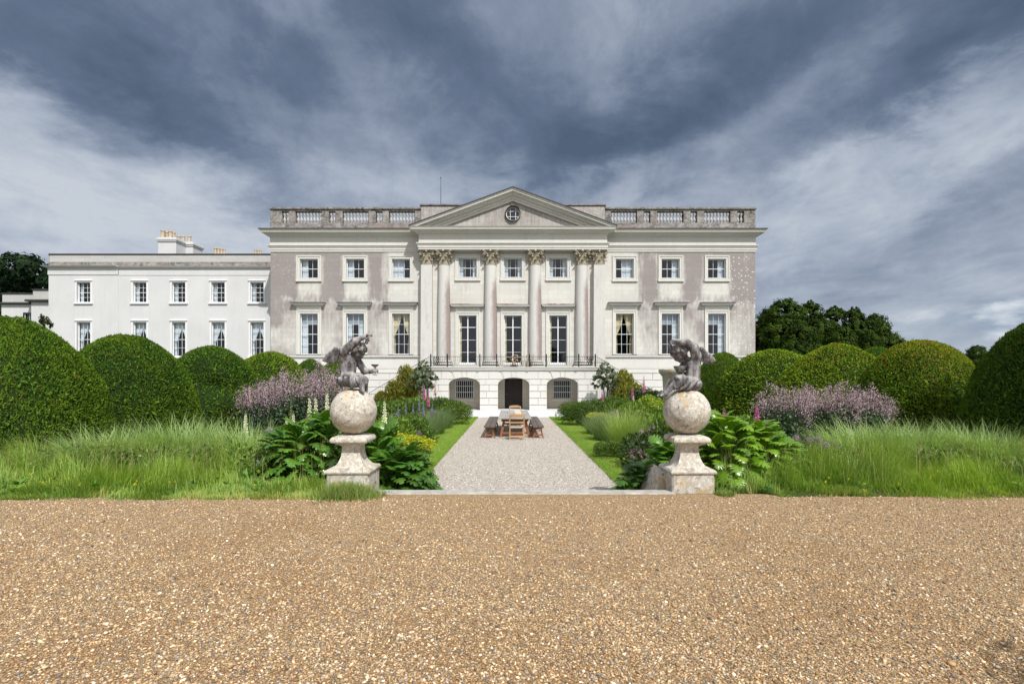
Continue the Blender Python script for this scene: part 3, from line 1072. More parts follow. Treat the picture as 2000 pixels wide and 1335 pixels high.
def room_mesh(w, h):
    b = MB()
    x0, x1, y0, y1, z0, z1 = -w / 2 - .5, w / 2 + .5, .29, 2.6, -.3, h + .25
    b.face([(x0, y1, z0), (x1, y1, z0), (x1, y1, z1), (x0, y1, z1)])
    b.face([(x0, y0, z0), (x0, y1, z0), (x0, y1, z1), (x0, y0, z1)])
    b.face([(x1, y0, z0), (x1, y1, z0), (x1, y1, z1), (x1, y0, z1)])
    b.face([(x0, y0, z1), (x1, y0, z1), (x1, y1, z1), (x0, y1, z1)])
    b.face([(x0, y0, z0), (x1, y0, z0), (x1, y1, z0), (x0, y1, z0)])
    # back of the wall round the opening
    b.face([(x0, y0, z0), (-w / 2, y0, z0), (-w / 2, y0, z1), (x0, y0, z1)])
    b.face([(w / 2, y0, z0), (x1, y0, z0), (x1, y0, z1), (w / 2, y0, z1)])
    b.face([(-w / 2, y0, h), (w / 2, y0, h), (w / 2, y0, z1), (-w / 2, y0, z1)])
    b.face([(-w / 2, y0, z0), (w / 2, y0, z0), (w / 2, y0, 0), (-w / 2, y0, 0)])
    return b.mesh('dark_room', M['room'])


def put_window(parent, x, y, z, parts):
    root = None
    for (nm, me) in parts:
        if root is None:
            root = link(nm, me, parent)
            root.location = (x, y, z)
            root.matrix_parent_inverse = wmat(root.parent).inverted()
        else:
            link(nm, me, root)
    return root


w, z0, z1 = UW; h = z1 - z0
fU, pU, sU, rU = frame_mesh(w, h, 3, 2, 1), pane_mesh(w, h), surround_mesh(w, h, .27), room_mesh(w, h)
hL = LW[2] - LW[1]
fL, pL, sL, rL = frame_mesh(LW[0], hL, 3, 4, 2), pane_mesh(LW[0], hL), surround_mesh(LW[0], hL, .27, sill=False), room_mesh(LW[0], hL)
hoodL = hood_mesh(LW[0], hL)
hb = MB(); pw_ = LW[0] / 2 + .27
hb.sweep([(-pw_, .02), (-pw_, -.02), (pw_, -.02), (pw_, .02)], [(.10, hL + .275 + .535), (.372, hL + .275 + .50), (.378, hL + .275 + .56), (.10, hL + .275 + .60)], closed_prof=True)
hoodlead = hb.mesh('hood_lead', M['lead'])
hF = FW[2] - FW[1]
fF, pF, sF, rF = frame_mesh(FW[0], hF, 2, 4, french=True, fr=.052), pane_mesh(FW[0], hF), surround_mesh(FW[0], hF, .27, sill=False), room_mesh(FW[0], hF)
def curtain(specs, material):
    b = MB()
    for sp in specs: cloth(b, **sp)
    return b.mesh('curtain', M[material], True)
cU_left = curtain([dict(x0=-.66, x1=-.18, z0=.03, z1=h, folds=4)], 'curtain')
cU_right = curtain([dict(x0=.66, x1=.18, z0=.03, z1=h, folds=4)], 'curtain')
cU_both = curtain([dict(x0=-.66, x1=-.36, z0=.03, z1=h, folds=3), dict(x0=.66, x1=.36, z0=.03, z1=h, folds=3)], 'curtain')
cU_wide = curtain([dict(x0=-.66, x1=.16, z0=.03, z1=h, folds=7)], 'curtain')
cU_wider = curtain([dict(x0=.66, x1=-.16, z0=.03, z1=h, folds=7)], 'curtain')
cL_left = curtain([dict(x0=-.66, x1=-.20, z0=.03, z1=hL, folds=4)], 'curtain')
cL_right = curtain([dict(x0=.66, x1=.20, z0=.03, z1=hL, folds=4)], 'curtain')
cL_both = curtain([dict(x0=-.66, x1=-.34, z0=.03, z1=hL, folds=3), dict(x0=.66, x1=.20, z0=.03, z1=hL, folds=4)], 'curtain')
tl = dict(z0=.03, z1=hL, folds=6, amp=.03)
cL_tied = curtain([dict(x0=-.66, x1=-.02, tie=(1.55, -.54), **tl), dict(x0=.66, x1=.02, tie=(1.45, .50), y=.39, **tl)], 'cream')
bb = MB(); bb.box(-.60, .60, .325, .331, hL - .78, hL); bl_ = bb.mesh('blind', M['blind'])
cF = curtain([dict(x0=-.67, x1=-.50, z0=.03, z1=hF, folds=2)], 'cream')
for s in (-1, 1):
    for k, c in enumerate(WX):
        cu = (cU_left if s < 0 else cU_right) if k else (cU_wide if s < 0 else cU_wider)
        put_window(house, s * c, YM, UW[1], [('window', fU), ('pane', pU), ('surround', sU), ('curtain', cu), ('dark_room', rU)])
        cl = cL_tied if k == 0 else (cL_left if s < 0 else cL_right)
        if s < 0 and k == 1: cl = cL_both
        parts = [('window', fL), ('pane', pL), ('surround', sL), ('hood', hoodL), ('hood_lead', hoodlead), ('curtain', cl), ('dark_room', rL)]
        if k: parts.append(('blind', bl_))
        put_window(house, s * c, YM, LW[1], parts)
for k, c in enumerate(PX):
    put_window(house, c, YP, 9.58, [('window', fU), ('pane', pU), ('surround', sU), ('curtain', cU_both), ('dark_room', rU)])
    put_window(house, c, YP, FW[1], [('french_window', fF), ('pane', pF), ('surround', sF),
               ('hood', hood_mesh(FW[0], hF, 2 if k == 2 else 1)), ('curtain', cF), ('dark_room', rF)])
mb = MB()
for c in PX: mb.bbox(c - 1.0, c + 1.0, YP - .35, YP + .25, 2.70, 2.915, .02)
mb.build('threshold', M['trim'], house, world=True)

# ---- balcony over a vaulted walk
YF, YB = 38.0, 40.2
AC, AR, ZSP, ZAP = (-3.52, .04, 3.56), 1.13, 1.42, 1.93
def arch_z(u):                            # height of the arch above its springing, u in -1..1
    return (ZAP - ZSP) * math.sqrt(max(0, 1 - abs(u) ** 2.0)) ** .95 if abs(u) < 1 else 0
arc = MB()
BX = 6.09
NA = 20
def seg(x0, x1, za, zb_):                  # a slice of the front wall between two curves
    arc.face([(x0, YF, za[0]), (x1, YF, za[1]), (x1, YF, zb_[1]), (x0, YF, zb_[0])])
edges = [-BX]
for c in AC: edges += [c - AR, c + AR]
edges.append(BX)
ZT = 2.40
for k in range(0, len(edges) - 1, 2):
    a, b_ = edges[k], edges[k + 1]
    arc.face([(a, YF, GZ), (b_, YF, GZ), (b_, YF, ZT), (a, YF, ZT)])
for c in AC:
    for j in range(NA):
        u0, u1 = -math.cos(PI * j / NA), -math.cos(PI * (j + 1) / NA)
        xa, xb = c + u0 * AR, c + u1 * AR
        zA, zB = ZSP + arch_z(u0), ZSP + arch_z(u1)
        arc.face([(xa, YF, zA), (xb, YF, zB), (xb, YF, ZT), (xa, YF, ZT)])
        arc.face([(xa, YF, zA), (xa, YF + .6, zA), (xb, YF + .6, zB), (xb, YF, zB)])
    for s in (-1, 1):
        x = c + s * AR
        arc.face([(x, YF, GZ), (x, YF + .6, GZ), (x, YF + .6, ZSP), (x, YF, ZSP)])
for s in (-1, 1):
    arc.face([(s * BX, YF, GZ), (s * BX, YB + .3, GZ), (s * BX, YB + .3, ZT), (s * BX, YF, ZT)])
# drafted blocks on the piers and wedge stones over the arches
rows_ = [(GZ, -.06), (-.03, .43), (.46, .92), (.95, 1.40), (1.43, 1.80), (1.83, 2.36)]
def arch_x(c, z):
    if z <= ZSP: return AR
    t = (z - ZSP) / (ZAP - ZSP)
    return AR * math.sqrt(max(0, 1 - t ** 2)) if t < 1 else 0
for k in range(0, len(edges) - 1, 2):
    a, b_ = edges[k], edges[k + 1]
    for r, (za, zb_) in enumerate(rows_):
        ins = .0 if r < 4 else (.22 if r == 4 else .0)
        a2, b2 = a, b_
        if r == 4:
            a2 = a if k == 0 else a - .10
            b2 = b_ if k == len(edges) - 2 else b_ + .10
        if r == 5:
            a2 = a if k == 0 else a - .42
            b2 = b_ if k == len(edges) - 2 else b_ + .42
        pr = .09 if r == 0 else .05
        if r == 0:
            arc.bbox(a2 + .0, b2 - .0, YF - pr, YF - .003, za, zb_, .02)
            continue
        cut = 0.45 if b2 - a2 < 2.3 else .52
        m_ = a2 + (b2 - a2) * (.5 if r % 2 else (.36 if k < 4 else .64))
        for (x0, x1) in ((a2, m_ - .012), (m_ + .012, b2)):
            if r in (4, 5) :
                sl_, sr = (.34 if (x0 == a2 and k > 0) else 0), (.34 if (x1 == b2 and k < len(edges) - 2) else 0)
                if r == 4: sl_, sr = sl_ * .8, sr * .8
                poly = [(x0, za + .0), (x1, za + .0), (x1 - 0 if not sr else x1 - sr + .0, zb_), (x0 + sl_, zb_)] if r == 5 else \
                       [(x0 + sl_ * 1.0, za), (x1 - sr * 1.0, za), (x1 - 0, zb_), (x0 + 0, zb_)]
                if r == 4: poly = [(x0 + (0.08 if sl_ else 0), za), (x1 - (0.08 if sr else 0), za), (x1 - sr * .4, zb_), (x0 + sl_ * .4, zb_)]
                arc.prism(poly, YF - pr, YF - .003)
            else:
                arc.bbox(x0, x1, YF - pr, YF - .003, za, zb_, .016)
for c in AC:
    for j, (t0, t1) in enumerate(((-.95, -.64), (-.60, -.15), (-.11, .11), (.15, .60), (.64, .95))):
        def at(u): return c + u * AR, ZSP + arch_z(u)
        (xa, za), (xb, zb_) = at(t0), at(t1)
        f = 1.28
        if abs(t0 + t1) > 1.5: continue
        arc.prism([(xa, za + .015), (xb, zb_ + .015), (c + t1 * AR * f, 2.36), (c + t0 * AR * f, 2.36)], YF - .05, YF - .003)
arco = arc.build('balcony_arcade', M['base'], house, world=True)
mb = MB()
mb.sweep([(-BX, YB), (-BX, YF), (BX, YF), (BX, YB)], [(-.1, 2.39), (.06, 2.40), (.09, 2.46), (.16, 2.49), (.16, 2.58), (.22, 2.62), (.24, 2.695), (-.1, 2.70)])
mb.face([(-BX, YF, 2.699), (BX, YF, 2.699), (BX, YM, 2.699), (-BX, YM, 2.699)])
mb.face([(-BX + .05, YF + .3, 2.38), (BX - .05, YF + .3, 2.38), (BX - .05, YM, 2.38), (-BX + .05, YM, 2.38)])
mb.build('balcony_deck', M['trim'], house, world=True)
# wall at the back of the walk, with door and barred windows
mb = MB()
WB = [(c_, .70, .30, 1.72) for c_ in (-3.70, 3.78)]
DX = .05
xs = [-BX]
cols_ = [(-3.70 - .70, -3.70 + .70, .34, 1.74), (DX - .68, DX + .68, GZ, 1.86), (3.76 - .70, 3.76 + .70, .34, 1.74)]
x = -BX
for (a, b_, za, zb_) in cols_:
    mb.face([(x, YB, GZ), (a, YB, GZ), (a, YB, 2.4), (x, YB, 2.4)])
    if za > GZ: mb.face([(a, YB, GZ), (b_, YB, GZ), (b_, YB, za), (a, YB, za)])
    mb.face([(a, YB, zb_), (b_, YB, zb_), (b_, YB, 2.4), (a, YB, 2.4)])
    for xx in (a, b_): mb.face([(xx, YB, za), (xx, YB + .4, za), (xx, YB + .4, zb_), (xx, YB, zb_)])
    mb.face([(a, YB, zb_), (b_, YB, zb_), (b_, YB + .4, zb_), (a, YB + .4, zb_)])
    mb.face([(a, YB, za), (b_, YB, za), (b_, YB + .4, za), (a, YB + .4, za)])
    x = b_
mb.face([(x, YB, GZ), (BX, YB, GZ), (BX, YB, 2.4), (x, YB, 2.4)])
mb.build('loggia_wall', M['loggia'], house, world=True)
for c in (-3.70, 3.76):
    g_ = MB()
    g_.box(c - .70, c - .64, YB + .1, YB + .16, .34, 1.74); g_.box(c + .64, c + .70, YB + .1, YB + .16, .34, 1.74)
    for z in (.34, .80, 1.26, 1.68): g_.box(c - .64, c + .64, YB + .102, YB + .156, z, z + .055)
    go = g_.build('barred_window', M['sash'], house, world=True)
    g_ = MB()
    for k in range(1, 9): g_.box(c - .70 + 1.4 * k / 9 - .019, c - .70 + 1.4 * k / 9 + .019, YB + .04, YB + .065, .34, 1.74)
    g_.build('iron_bars', M['sash'], go, world=True)
    g_ = MB(); g_.face([(c - .64, YB + .17, .39), (c + .64, YB + .17, .39), (c + .64, YB + .17, 1.70), (c - .64, YB + .17, 1.70)]); g_.build('pane', M['glass'], go, world=True)
    g_ = MB(); g_.box(c - .9, c + .9, YB + .45, YB + .5, .2, 1.9); g_.build('dark_room', M['cellar'], go, world=True)
    g_ = MB(); g_.bbox(c - .82, c + .82, YB - .10, YB + .02, .10, .338, .015); g_.build('sill', M['loggia'], go, world=True)
d = MB()
d.box(DX - .68, DX + .68, YB + .18, YB + .24, GZ, 1.86)
for s in (-1, 1):
    d.box(DX + s * .66 - .03, DX + s * .66 + .03, YB + .13, YB + .179, GZ, 1.86)
    for (za, zb_) in ((-.25, .30), (.40, 1.05), (1.15, 1.72)):
        d.bbox(DX + s * .32 - .24, DX + s * .32 + .24, YB + .155, YB + .179, za, zb_, .02)
do = d.build('garden_door', M['doorwood'], house, world=True)
d = MB(); d.sphere((DX - .52, YB + .13, .66), .045, 8, 6); d.build('knob', plain('brass_knob', (.45, .33, .12), .35, .5, metal=.8), do, world=True)

# ---- iron railing and the two outer stairs
rl = MB()
yr, zr0, zr1 = YF + .12, 2.70, 3.46
px_posts = [-5.95, -4.75, -2.40, -1.18, 1.18, 2.40, 4.75, 5.95]
rl.box(-5.95, 5.95, yr - .018, yr + .018, zr1 - .03, zr1)
rl.box(-5.95, 5.95, yr - .014, yr + .014, zr0 + .08, zr0 + .105)
x = -5.9
while x < 5.9:
    pts = [(x + .035 * math.sin(t * 2 * PI), yr, zr0 + .1 + (zr1 - zr0 - .13) * t) for t in [i / 8 for i in range(9)]]
    rl.tube(pts, .011, 4, cap=False)
    x += .135
rlo = rl.build('railing', M['iron'], house, world=True)
for x in px_posts:
    p = MB(); p.box(x - .043, x + .043, yr - .043, yr + .043, zr0, zr1 + .10); p.sphere((x, yr, zr1 + .13), .05, 8, 6)
    p.build('post', M['iron'], rlo, world=True)
for x in (-5.55, 5.55):                   # scroll panels beside the stair heads
    p = MB()
    for k in range(3):
        for s in (-1, 1):
            cxx = x + (k - 1) * .16
            pts = [(cxx + s * .07 * math.sin(t * PI * 2.2) * (1 - t * .3), yr + .03, zr0 + .12 + .6 * t) for t in [i / 10 for i in range(11)]]
            p.tube(pts, .02, 5)
    p.build('scroll_panel', M['iron'], rlo, world=True)
NS = 18
for s in (-1, 1):
    st = MB()
    for k in range(NS):
        xa, xb = BX + .27 * k, BX + .27 * (k + 1)
        a, b_ = sorted((s * xa, s * xb))
        zt = 2.70 - (2.70 - GZ) * (k + 1) / (NS + 1)
        st.box(a, b_, YF + .45, YF + 2.0, GZ, zt - .05)
        a, b_ = sorted((s * xa, s * (xb + .03)))
        st.bbox(a, b_, YF + .41, YF + 2.0, zt - .05, zt, .012)
    sto = st.build('stone_stair', M['base'], house, world=True)
    hr = MB()
    L = .27 * NS
    ytop = 3.46
    hr.bar((s * BX, YF + .48, 3.46), (s * (BX + L), YF + .48, GZ + .95), .028)
    for k in range(NS * 2):
        xx = BX + .135 * k + .06
        zt = 2.70 - (2.70 - GZ) * (k / 2 + 1) / (NS + 1)
        zh = 3.46 + (GZ + .95 - 3.46) * (xx - BX) / L
        hr.tube([(s * xx, YF + .48, zt - .02), (s * xx, YF + .48, zh)], .0075, 4, cap=False)
    hr.build('handrail', M['iron'], sto, world=True)

# rooftop: aerial and two small pots on the main house
def pot_mesh(r=.17, hgt=.75):
    b = MB(); b.lathe([(r * 1.05, 0), (r, .08), (r * .88, hgt * .75), (r * .92, hgt * .8), (r * 1.12, hgt * .84), (r * 1.1, hgt), (r * .8, hgt), (r * .75, hgt * .6)], (0, 0, 0), 14)
    return b.mesh('chimney_pot', M['pot'], True, 40)
pot_me = pot_mesh()
ch = MB(); ch.bbox(-6.2, -4.2, 46.5, 48, 13.2, 16.05, .03); ch.bbox(-6.3, -4.1, 46.4, 48.1, 16.05, 16.25, .03)
cho = ch.build('chimney', M['stucco_grey'], house, world=True)
o = link('chimney_pot', pot_me, cho); o.location = (-5.75, 47.2, 16.25); o.matrix_parent_inverse = wmat(o.parent).inverted()
ch = MB(); ch.bbox(4.6, 6.6, 46.5, 48, 13.2, 15.95, .03); ch.bbox(4.5, 6.7, 46.4, 48.1, 15.95, 16.15, .03)
cho = ch.build('chimney', M['stucco_grey'], house, world=True)
o = link('chimney_pot', pot_me, cho); o.location = (5.75, 47.2, 16.1); o.matrix_parent_inverse = wmat(o.parent).inverted()
a_ = MB(); q = P(861, 405, 44); a_.tube([(q.x, 44, 13.2), (q.x, 44, 17.0), (q.x, 44, P(861, 346, 44).z)], [.03, .022, .016], 5)
a_.sphere((q.x, 44, P(861, 347, 44).z), .05, 6, 5); a_.build('aerial', M['iron'], house, world=True)

# ------------------------------------------------------------------ white wing and the low block beyond it
YW = 44.0
def WXp(px, Y=YW): return (px - 998) / 1030 * Y + CAMX
def WZp(py, Y=YW): return EYE + (741 - py) / 1030 * Y
wing = empty('white_wing', (-28, YW, GZ), label='long white stuccoed two storey wing joined to the left of the stone house', cat='building')
wx0, wx1 = WXp(95), -HW + .02
wcs = [WXp(p) for p in (163.6, 273, 349, 426, 502)]
wu = (1.12, WZp(590.5), WZp(551)); wl = (1.12, WZp(696), WZp(629))
holes = []
for c in wcs:
    holes.append((c - .56, c + .56, wu[1], wu[2])); holes.append((c - .56, c + .56, wl[1], wl[2]))
zpar = WZp(523)
zero = lambda x, z: (np.zeros_like(x), np.zeros_like(x), np.zeros_like(x))
wall_grid('wall', M['stucco'], wing, wx0, wx1, GZ, zpar, YW, holes, zero, 0.9)
xb = WXp(231.5)
mb = MB(); mb.face([(wx0, YW, GZ), (wx0, YW + 12, GZ), (wx0, YW + 12, zpar + 1.2), (wx0, YW, zpar + 1.2)])
mb.face([(wx0, YW + 12, GZ), (wx1, YW + 12, GZ), (wx1, YW + 12, zpar), (wx0, YW + 12, zpar)])
mb.build('side_wall', M['stucco'], wing, world=True)
mb = MB()                                   # shallow break in the front at the end bay
mb.sweep([(xb - .03, YW + .1), (xb - .03, YW - .03), (xb + .03, YW - .03), (xb + .03, YW + .1)], [(0, GZ), (0, zpar)], endcap=False)
mb.build('rainwater_pipe', M['stucco'], wing, world=True)
mb = MB()
mb.sweep([(wx0, YW + 12), (wx0, YW), (xb, YW)], [(0, WZp(537)), (.05, WZp(536.5)), (.05, WZp(524.5)), (.12, WZp(523.5)), (.30, WZp(521)), (.34, WZp(519.6)), (.0, WZp(519))])
mb.sweep([(xb, YW + .02), (wx1, YW + .02)], [(0, WZp(538)), (.05, WZp(537.5)), (.05, WZp(525.5)), (.12, WZp(524.5)), (.24, WZp(522)), (.27, WZp(520.6)), (.0, WZp(520))])
mb.build('cornice', M['stucco'], wing, world=True)
mb = MB(); mb.bbox(wx0 + .04, wx1, YW + .02, YW + .4, WZp(520), WZp(497.5), .02)
mb.build('parapet', M['stucco_grey'], wing, world=True)
mb = MB(); mb.bbox(wx0 - .02, wx1, YW - .04, YW + .48, WZp(497.5), WZp(495), .02)
mb.build('coping', M['lead'], wing, world=True)
mb = MB(); mb.bbox(wx0 + .02, wx1, YW - .02, YW + .02, WZp(519.5), WZp(511.5), .015)
mb.build('grey_band', M['balustrade'], wing, world=True)
mb = MB(); mb.box(wx0 + .4, wx1, YW + .4, YW + 12, WZp(515), WZp(512)); mb.build('roof', M['lead'], wing, world=True)
M['wingtrim'] = plain('off_white_trim', (.70, .70, .70), .8, .2, .04)
def wing_surround(w, h):
    b = MB()
    b.bbox(-w / 2 - .17, w / 2 + .17, -.10, .02, h + .10, h + .20, .012)
    b.bbox(-w / 2 - .14, w / 2 + .14, -.03, .02, h, h + .10, .006)
    for s in (-1, 1):
        a, b_ = sorted((s * w / 2, s * (w / 2 + .14)))
        b.bbox(a, b_, -.03, .02, 0, h, .006)
        x = s * w / 2
        b.face([(x, -.03, 0), (x, .26, 0), (x, .26, h), (x, -.03, h)])
    b.face([(-w / 2, -.03, h), (-w / 2, .26, h), (w / 2, .26, h), (w / 2, -.03, h)])
    b.face([(-w / 2, .0, 0), (-w / 2, .26, 0), (w / 2, .26, 0), (w / 2, .0, 0)])
    b.bbox(-w / 2 - .22, w / 2 + .22, -.12, .02, -.14, -.002, .012)
    return b.mesh('surround', M['wingtrim'])
for (zz0, zz1, up) in ((wu[1], wu[2], 1), (wl[1], wl[2], 0)):
    hh = zz1 - zz0
    f_, p_, s_, r_ = frame_mesh(1.12, hh, 3, 4, 2, bar=.020), pane_mesh(1.12, hh), wing_surround(1.12, hh), room_mesh(1.12, hh)
    if up:
        c_ = curtain([dict(x0=-.54, x1=-.30, z0=.03, z1=hh, folds=3), dict(x0=.54, x1=.36, z0=.03, z1=hh * .6, folds=2)], 'curtain')
    else:
        t_ = dict(z0=.03, z1=hh, folds=5, amp=.02)
        c_ = curtain([dict(x0=-.54, x1=.1, tie=(hh * .42, -.40), **t_), dict(x0=.54, x1=.0, tie=(hh * .46, .46), y=.39, **t_)], 'curtain')
    for c in wcs:
        put_window(wing, c, YW, zz0, [('window', f_), ('pane', p_), ('surround', s_), ('curtain', c_), ('dark_room', r_)])
# chimneys of the wing
def chimney(px0, px1, ytop, ybot, Y, pots, parent, D=1.6, pr=.17, ph=.75):
    x0, x1, zt, z0 = WXp(px0, Y), WXp(px1, Y), WZp(ytop, Y), WZp(ybot, Y)
    b = MB()
    b.bbox(x0 + .12, x1 - .12, Y, Y + D, z0, zt - .45, .02)
    b.bbox(x0 + .06, x1 - .06, Y - .08, Y + D + .08, zt - .45, zt - .32, .02)
    b.bbox(x0 + .0, x1 - .0, Y - .14, Y + D + .14, zt - .32, zt - .10, .03)
    b.bbox(x0 + .14, x1 - .14, Y, Y + D, zt - .10, zt, .02)
    c = b.build('chimney', M['stucco'], parent, world=True)
    for (pp, dy, k) in pots:
        o = link('chimney_pot', pot_me, c); o.location = (WXp(pp, Y + dy), Y + dy, zt); o.scale = (k, k, k)
        o.matrix_parent_inverse = wmat(o.parent).inverted()
chimney(306, 346, 463, 520, 50, [(318, .3, 1.0), (326, .8, 1.0), (333, .4, .95), (339, 1.0, 1.0)], wing)
chimney(344, 379, 472, 520, 51.5, [(349, .5, .95), (358, .5, .95), (370, .5, .95)], wing)
chimney(416, 446, 494.5, 525, 55, [(421, .4, .9), (427, .4, .85), (433, .4, .8), (438, .4, .75)], wing)
chimney(494, 514, 496, 525, 55, [(499, .4, .75), (505, .4, .7), (509, .4, .65)], wing)

YL = 52.0
low = empty('low_white_block', (-48, YL, GZ), label='low white rendered block with grey parapet beyond the far left end of the white wing', cat='building')
def LX(p): return WXp(p, YL)
def LZ(p): return WZp(p, YL)
mb = MB()
for (a, b_, t, dy) in ((3, 70, 0, 0), (70, 130, 0, -.5)):
    hs = [] if a > 10 else [(LX(45), LX(64), LZ(640), LZ(610))]
    wall_grid('wall', M['stucco'], low, LX(a), LX(b_), GZ, LZ(590 if a < 10 else 586), YL + dy, hs, zero, 1.0)
mb.bbox(LX(3), LX(72), YL + .05, YL + 6, LZ(590), LZ(573.5), .03); mb.bbox(LX(71), LX(130), YL - .4, YL + 5.5, LZ(586), LZ(568), .03)
mb.build('parapet', M['stucco_grey'], low, world=True)
mb = MB(); mb.bbox(LX(2), LX(70), YL - .3, YL + .3, LZ(594), LZ(590.5), .05); mb.bbox(LX(62), LX(130), YL - .85, YL - .1, LZ(590.5), LZ(586.5), .05)
mb.bbox(LX(2.5), LX(71), YL - .05, YL + .5, LZ(573.4), LZ(572), .02); mb.bbox(LX(70), LX(130), YL - .5, YL, LZ(567.9), LZ(566), .02)
mb.build('cornice', M['lead'], low, world=True)
mb = MB(); mb.face([(LX(3), YL, GZ), (LX(3), YL + 6, GZ), (LX(3), YL + 6, LZ(590)), (LX(3), YL, LZ(590))]); mb.build('side_wall', M['stucco'], low, world=True)
hh = LZ(610) - LZ(640)
ww = LX(64) - LX(45)
put_window(low, (LX(45) + LX(64)) / 2, YL, LZ(640), [('window', frame_mesh(ww, hh, 2, 2, 1)), ('pane', pane_mesh(ww, hh)), ('dark_room', room_mesh(ww, hh))])
# ------------------------------------------------------------------ ground
def ground_z(x, y):
    """terrace at 0, garden 0.42 m lower, a soft bank between them"""
    x = np.asarray(x, dtype=float); y = np.asarray(y, dtype=float)
    edge0 = np.where(np.abs(x) < 3.15, 8.46, 8.9)
    edge1 = np.where(np.abs(x) < 3.15, 8.5, 12.5 + 0 * x)
    return GZ * sstep(edge0, edge1, y) - 0.012


def ground_mat():
    m, g, b = mat('turf_and_soil', 0.95, 0.1)
    co = objco(g)
    n1 = g.noise(co, 0.8, 6, 0.6)
    n2 = g.noise(co, 14.0, 5, 0.7)
    c = g.mix(g.ramp(n1, [(.35, 0.0), (.65, 1.0)]), (.030, .048, .014), (.060, .075, .024))
    c = g.mix(g.mul(n2, .5), c, (.05, .038, .022))
    g.put(b.inputs['Base Color'], c)
    bump(g, b, n2, .6, .04)
    return m


def gravel_mat(name, scale, stops, dark, brown=None, edge=0.5, bstr=0.9):
    m, g, b = mat(name, 0.85, 0.25)
    co = objco(g)
    warp = g.n('ShaderNodeVectorMath', operation='ADD')
    g.put(warp.inputs[0], co)
    wn = g.n('ShaderNodeVectorMath', operation='SCALE'); g.put(wn.inputs[0], g.noise(co, scale * .7, 2, .5, 0, True)); wn.inputs['Scale'].default_value = .6 / scale
    g.put(warp.inputs[1], wn.outputs[0])
    v = g.n('ShaderNodeTexVoronoi'); v.inputs['Scale'].default_value = scale
    g.put(v.inputs['Vector'], warp.outputs[0])
    v2 = g.n('ShaderNodeTexVoronoi'); v2.inputs['Scale'].default_value = scale * 2.1
    g.put(v2.inputs['Vector'], warp.outputs[0])
    r1 = g.xyz(v.outputs['Color'])[0]
    r2 = g.xyz(v2.outputs['Color'])[1]
    c1 = g.ramp(r1, stops, 'LINEAR')
    c2 = g.ramp(r2, stops, 'LINEAR')
    pick = g.m('GREATER_THAN', g.xyz(v.outputs['Color'])[2], 0.45)
    c = g.mix(pick, c1, c2)
    d = g.mix(pick, v.outputs['Distance'], v2.outputs['Distance'])
    dd = g.xyz(d)[0]
    gap = g.ramp(dd, [(.38, 0.0), (.62, 1.0)])
    c = g.mix(g.mul(gap, edge), c, dark)
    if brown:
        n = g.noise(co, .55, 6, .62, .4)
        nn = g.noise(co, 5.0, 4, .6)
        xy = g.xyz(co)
        near_brown = g.m('MULTIPLY_ADD', g.m('SMOOTH_MIN', g.m('SUBTRACT', 5.6, xy[1]), 2.2, .5), .05, -.03)      # gravel turns browner towards the near end of the forecourt
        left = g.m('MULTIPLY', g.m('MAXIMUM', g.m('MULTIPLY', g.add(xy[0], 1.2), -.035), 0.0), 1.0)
        f = g.ramp(g.add(g.add(g.add(n, g.mul(g.sub(nn, .5), .25)), near_brown), g.m('MINIMUM', left, .06)), [(.50, 0.0), (.72, 1.0)])
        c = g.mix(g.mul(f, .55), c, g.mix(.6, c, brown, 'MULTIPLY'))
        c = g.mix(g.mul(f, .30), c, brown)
    g.put(b.inputs['Base Color'], c)
    bump(g, b, g.sub(1.0, dd), bstr, .5 / scale)
    return m


M['ground'] = ground_mat()
STONES = [(0.0, (0.195, 0.11, 0.046)), (0.12, (0.412, 0.264, 0.125)), (0.28, (0.588, 0.412, 0.221)), (0.45, (0.491, 0.302, 0.135)), (0.6, (0.686, 0.508, 0.299)), (0.72, (0.322, 0.176, 0.072)), (0.82, (0.461, 0.368, 0.255)), (0.9, (0.195, 0.167, 0.135)), (0.97, (0.726, 0.631, 0.427)), (1.0, (0.108, 0.088, 0.072))]
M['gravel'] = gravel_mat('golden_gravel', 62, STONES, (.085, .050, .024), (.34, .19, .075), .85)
PALE = [(0.0, (0.188, 0.162, 0.129)), (0.2, (0.492, 0.44, 0.363)), (0.45, (0.612, 0.557, 0.474)), (0.65, (0.288, 0.244, 0.196)), (0.8, (0.56, 0.531, 0.482)), (0.92, (0.183, 0.168, 0.155)), (1.0, (0.621, 0.606, 0.538))]
M['pale_gravel'] = gravel_mat('pale_path_gravel', 36, PALE, (.34, .29, .24), None, .5)


def axis(vals):
    return np.array(sorted(set(np.round(vals, 3))))
gx = axis(np.concatenate([[-900, -400, -200, -120, -80], np.arange(-60, 61, 2.5), [-3.16, -3.14, 3.14, 3.16], [80, 120, 200, 400, 900]]))
gy = axis(np.concatenate([[-900, -300, -100, -50, -20, -5, 0, 4, 7, 8, 8.46, 8.5, 8.55, 8.9], np.arange(9.5, 14, .5), np.arange(14, 60, 4), [60, 80, 120, 200, 400, 1500]]))
GX, GY = np.meshgrid(gx, gy, indexing='ij')
V = np.stack([GX.ravel(), GY.ravel(), ground_z(GX, GY).ravel()], 1)
ny = len(gy)
F = [(i * ny + j, (i + 1) * ny + j, (i + 1) * ny + j + 1, i * ny + j + 1) for i in range(len(gx) - 1) for j in range(ny - 1)]
tag(link('ground', np_mesh('ground', V, F, M['ground'])), kind='structure')

